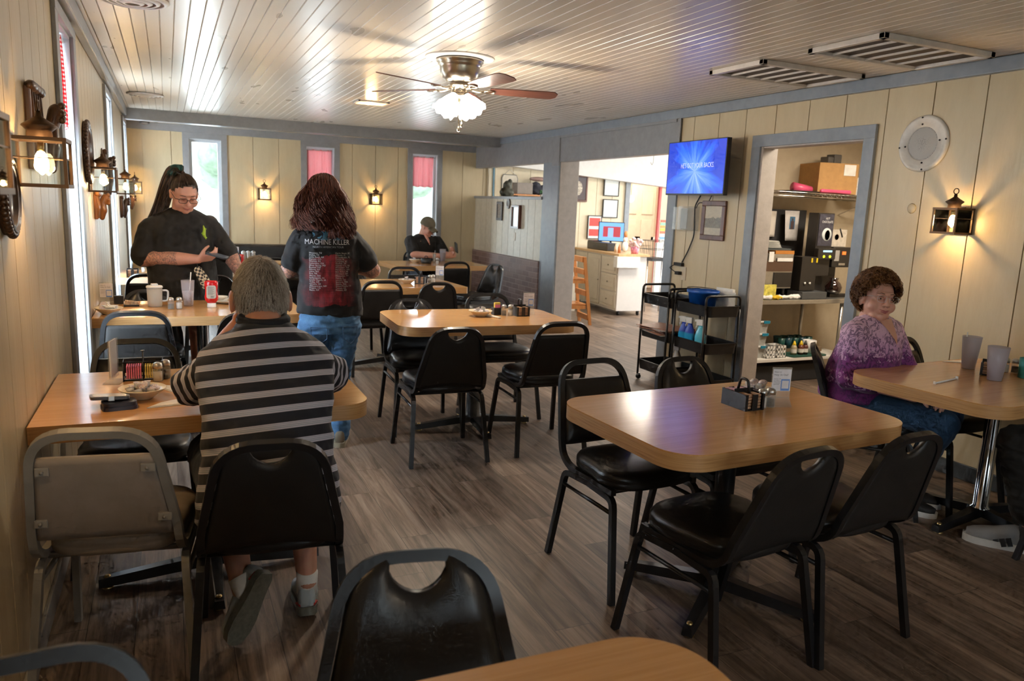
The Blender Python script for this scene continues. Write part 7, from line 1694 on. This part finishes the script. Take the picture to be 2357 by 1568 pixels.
for p, nn, l in scalp_points(4200, Hc, HR, Hs, AX, OC, keep, 14):
    a = nn.orthogonal().normalized(); b = nn.cross(a); ph = r.random()*6.28; rad = r.uniform(.008, .017); q = []; dr = V((r.uniform(-1, 1), r.uniform(-1, 1), r.uniform(-1, .4)))*.012
    for k in range(10):
        t = k/9; w_ = ph+t*6.5; q.append(p+nn*(-.006+.026*math.sin(t*PI*.9))+(a*math.cos(w_)+b*math.sin(w_))*rad+dr*t-(a*math.cos(ph)+b*math.sin(ph))*rad)
    paths.append(q)
strands('hair', w5, curly, paths, .0013, .5)

# ============ person at the right edge, only the leg in the picture
X6, Y6 = 3.86, 1.42
mb = MB(); Hc6 = V((X6+.05, Y6+.02, 1.22)); add_head(mb, Hc6, frame((0, 1, -.1)), 1.03, 1.1, (X6+.03, Y6, 1.06), .06)
mb.loft([((X6, Y6, .56), (.17, 0, 0), (0, .12, 0)), ((X6, Y6, .85), (.17, 0, 0), (0, .12, 0)), ((X6+.02, Y6, 1.02), (.17, 0, 0), (0, .10, 0)), ((X6+.03, Y6, 1.08), (.08, 0, 0), (0, .06, 0))])
for s in (-1, 1): mb.chain([(X6+.02+s*.18, Y6, 1.0), (X6+s*.22, Y6+.05, .78), (X6+s*.10, Y6+.28, .68)], [.055, .046, .03]); add_hand(mb, (X6+s*.10, Y6+.28, .68), (-s*.3, .9, -.1), (0, 0, 1), (-s, 0, 0), .5)
LG = [[(X6-.12, Y6+.02, .60), (3.455, 2.02, .550), (3.615, 1.99, .115)], [(X6+.10, Y6+.02, .60), (X6+.14, Y6+.45, .57), (X6+.14, Y6+.40, .10)]]
for l_ in LG: mb.chain(l_, [.085, .062, .036])
p6 = person(mb, SKIN, 'person cut off by the right edge, black trouser leg and grey sneaker showing', .007)
mb = MB(); [mb.chain([l_[0], l_[1], V(l_[1]).lerp(V(l_[2]), .80)], [.096, .082, .072]) for l_ in LG]; mb.loft([((X6, Y6, .50), (.19, 0, 0), (0, .14, 0)), ((X6, Y6, .66), (.18, 0, 0), (0, .13, 0))])
flesh(mb, 'trousers', m_cloth((.010, .010, .010), .3), p6, .006, 4, wrinkle(14, .010, 40, .004, (1, 1, 3)))
mb = MB().loft([((X6, Y6, .58), (.19, 0, 0), (0, .14, 0)), ((X6, Y6, .85), (.19, 0, 0), (0, .14, 0)), ((X6+.02, Y6, 1.03), (.19, 0, 0), (0, .12, 0)), ((X6+.03, Y6, 1.10), (.08, 0, 0), (0, .07, 0))]); [mb.chain([(X6+.02+s*.18, Y6, 1.0), (X6+s*.22, Y6+.05, .80)], [.07, .065]) for s in (-1, 1)]
flesh(mb, 'shirt', BT, p6, .008, 4)
hair_shell(MB(), Hc6, frame((0, 1, -.1)), 1.03, (.08, .1, .098), (0, -.012, .028), lambda l: l.y > .05+l.z*.3 or l.z < -.05).build('hair', dark, p6)
GSH = m_cloth((.20, .19, .185), .1); q_ = shoe(p6, Matrix.Translation((3.600, 2.03, .0)) @ Matrix.Rotation(D(33), 4, 'Z'), GSH, plain((.52, .49, .45), .5), name='sneaker', s=1.12)
Ms = Matrix.Translation((3.600, 2.03, .0)) @ Matrix.Rotation(D(33), 4, 'Z') @ Matrix.Scale(1.12, 4)
for k in range(3): MB().box(-.0475+.002*k, -.040, .012+.024*k*1-.006, .024+.024*k, .030, .064, Ms @ Matrix.Rotation(D(-20), 4, 'X')).build('side_stripe', MATTEB, q_)
shoe(p6, Matrix.Translation((X6+.14, Y6+.42, 0)), GSH, plain((.52, .49, .45), .5), name='sneaker', s=1.1)
MB().cone((3.613, 1.992, .135), (3.612, 2.0, .08), .041, .044).build('ankle_sock', MATTEB, p6)

# ============ diner hidden behind the ponytailed woman, one arm showing
X7, Y7 = .335, 7.18
mb = MB(); Hc7 = V((X7, Y7+.06, 1.19)); R7 = frame((.05, .95, -.3)); add_head(mb, Hc7, R7, 1.0, 1, (X7, Y7, 1.03), .055)
mb.loft([((X7, Y7-.02, .56), (.16, 0, 0), (0, .12, 0)), ((X7, Y7, .85), (.16, 0, 0), (0, .11, 0)), ((X7, Y7, 1.0), (.16, 0, 0), (0, .09, 0)), ((X7, Y7, 1.06), (.08, 0, 0), (0, .06, 0))])
for s, e_, h_ in ((-1, (X7-.22, Y7+.12, .84), (X7-.08, Y7+.38, .80)), (1, (X7+.185, Y7+.12, .90), (X7+.235, Y7+.36, .815))): mb.chain([(X7+s*.165, Y7, .98), e_, h_], [.055, .050, .030]); add_hand(mb, h_, (.1, .9, -.05), (0, 0, 1), (-s, 0, 0), .4)
for s in (-1, 1): mb.chain([(X7+s*.1, Y7, .60), (X7+s*.12, Y7+.42, .57), (X7+s*.12, Y7+.36, .10)], [.08, .06, .04])
p7 = person(mb, skin_with_ink([(X7+.2, Y7+.2, .85, .08)]), 'seated diner mostly hidden behind the ponytailed woman, bare arm on the table', .007)
mb = MB().loft([((X7, Y7-.02, .54), (.18, 0, 0), (0, .14, 0)), ((X7, Y7, .85), (.18, 0, 0), (0, .13, 0)), ((X7, Y7, 1.0), (.185, 0, 0), (0, .11, 0)), ((X7, Y7, 1.08), (.08, 0, 0), (0, .07, 0))]); [mb.chain([(X7+s*.165, Y7, .98), (X7+s*.19, Y7+.05, .93)], [.07, .07]) for s in (-1, 1)]
flesh(mb, 'shirt', BT, p7, .008, 4)
hair_shell(MB(), Hc7, R7, 1.0, (.082, .1, .098), (0, -.012, .028), lambda l: l.y > .05+l.z*.3 or l.z < -.06).build('hair', dark, p7)
mb = MB(); [mb.chain([(X7+s*.1, Y7, .60), (X7+s*.12, Y7+.42, .57), (X7+s*.12, Y7+.36, .10)], [.09, .075, .055]) for s in (-1, 1)]; flesh(mb, 'trousers', SHORTS, p7, .008, 4)
for s in (-1, 1): shoe(p7, Matrix.Translation((X7+s*.12, Y7+.40, 0)), BLACKP, BLACKP, name='sneaker')
MB().tube([V((X7+.215, Y7+.24, .862))+V((.036*math.cos(a), .012*math.sin(a), .034*math.sin(a))) for a in [2*PI*k/18 for k in range(18)]], .003, closed=True).build('bracelet', BRASS, p7)
t = thing('takeout_bag', 'crumpled white paper and takeout tray beside the hidden diner\'s arm', 'bag', (.56, 7.42, TZ)); MB().prism(rrect(-.08, .08, -.06, .06, .02), 0, .03).build('tray', PAPER, t)
mb = MB(); r = random.Random(5); [mb.prism([(-.05, -.04), (.05, -.05), (.06, .05), (-.04, .05)], 0, .004, Matrix.Translation((r.uniform(-.02, .02), 0, .06)) @ Euler((r.uniform(-.8, .8), r.uniform(-.8, .8), r.uniform(0, 3))).to_matrix().to_4x4()) for _ in range(5)]; mb.build('crumpled_paper', PAPER, t)
bpy.context.view_layer.update()
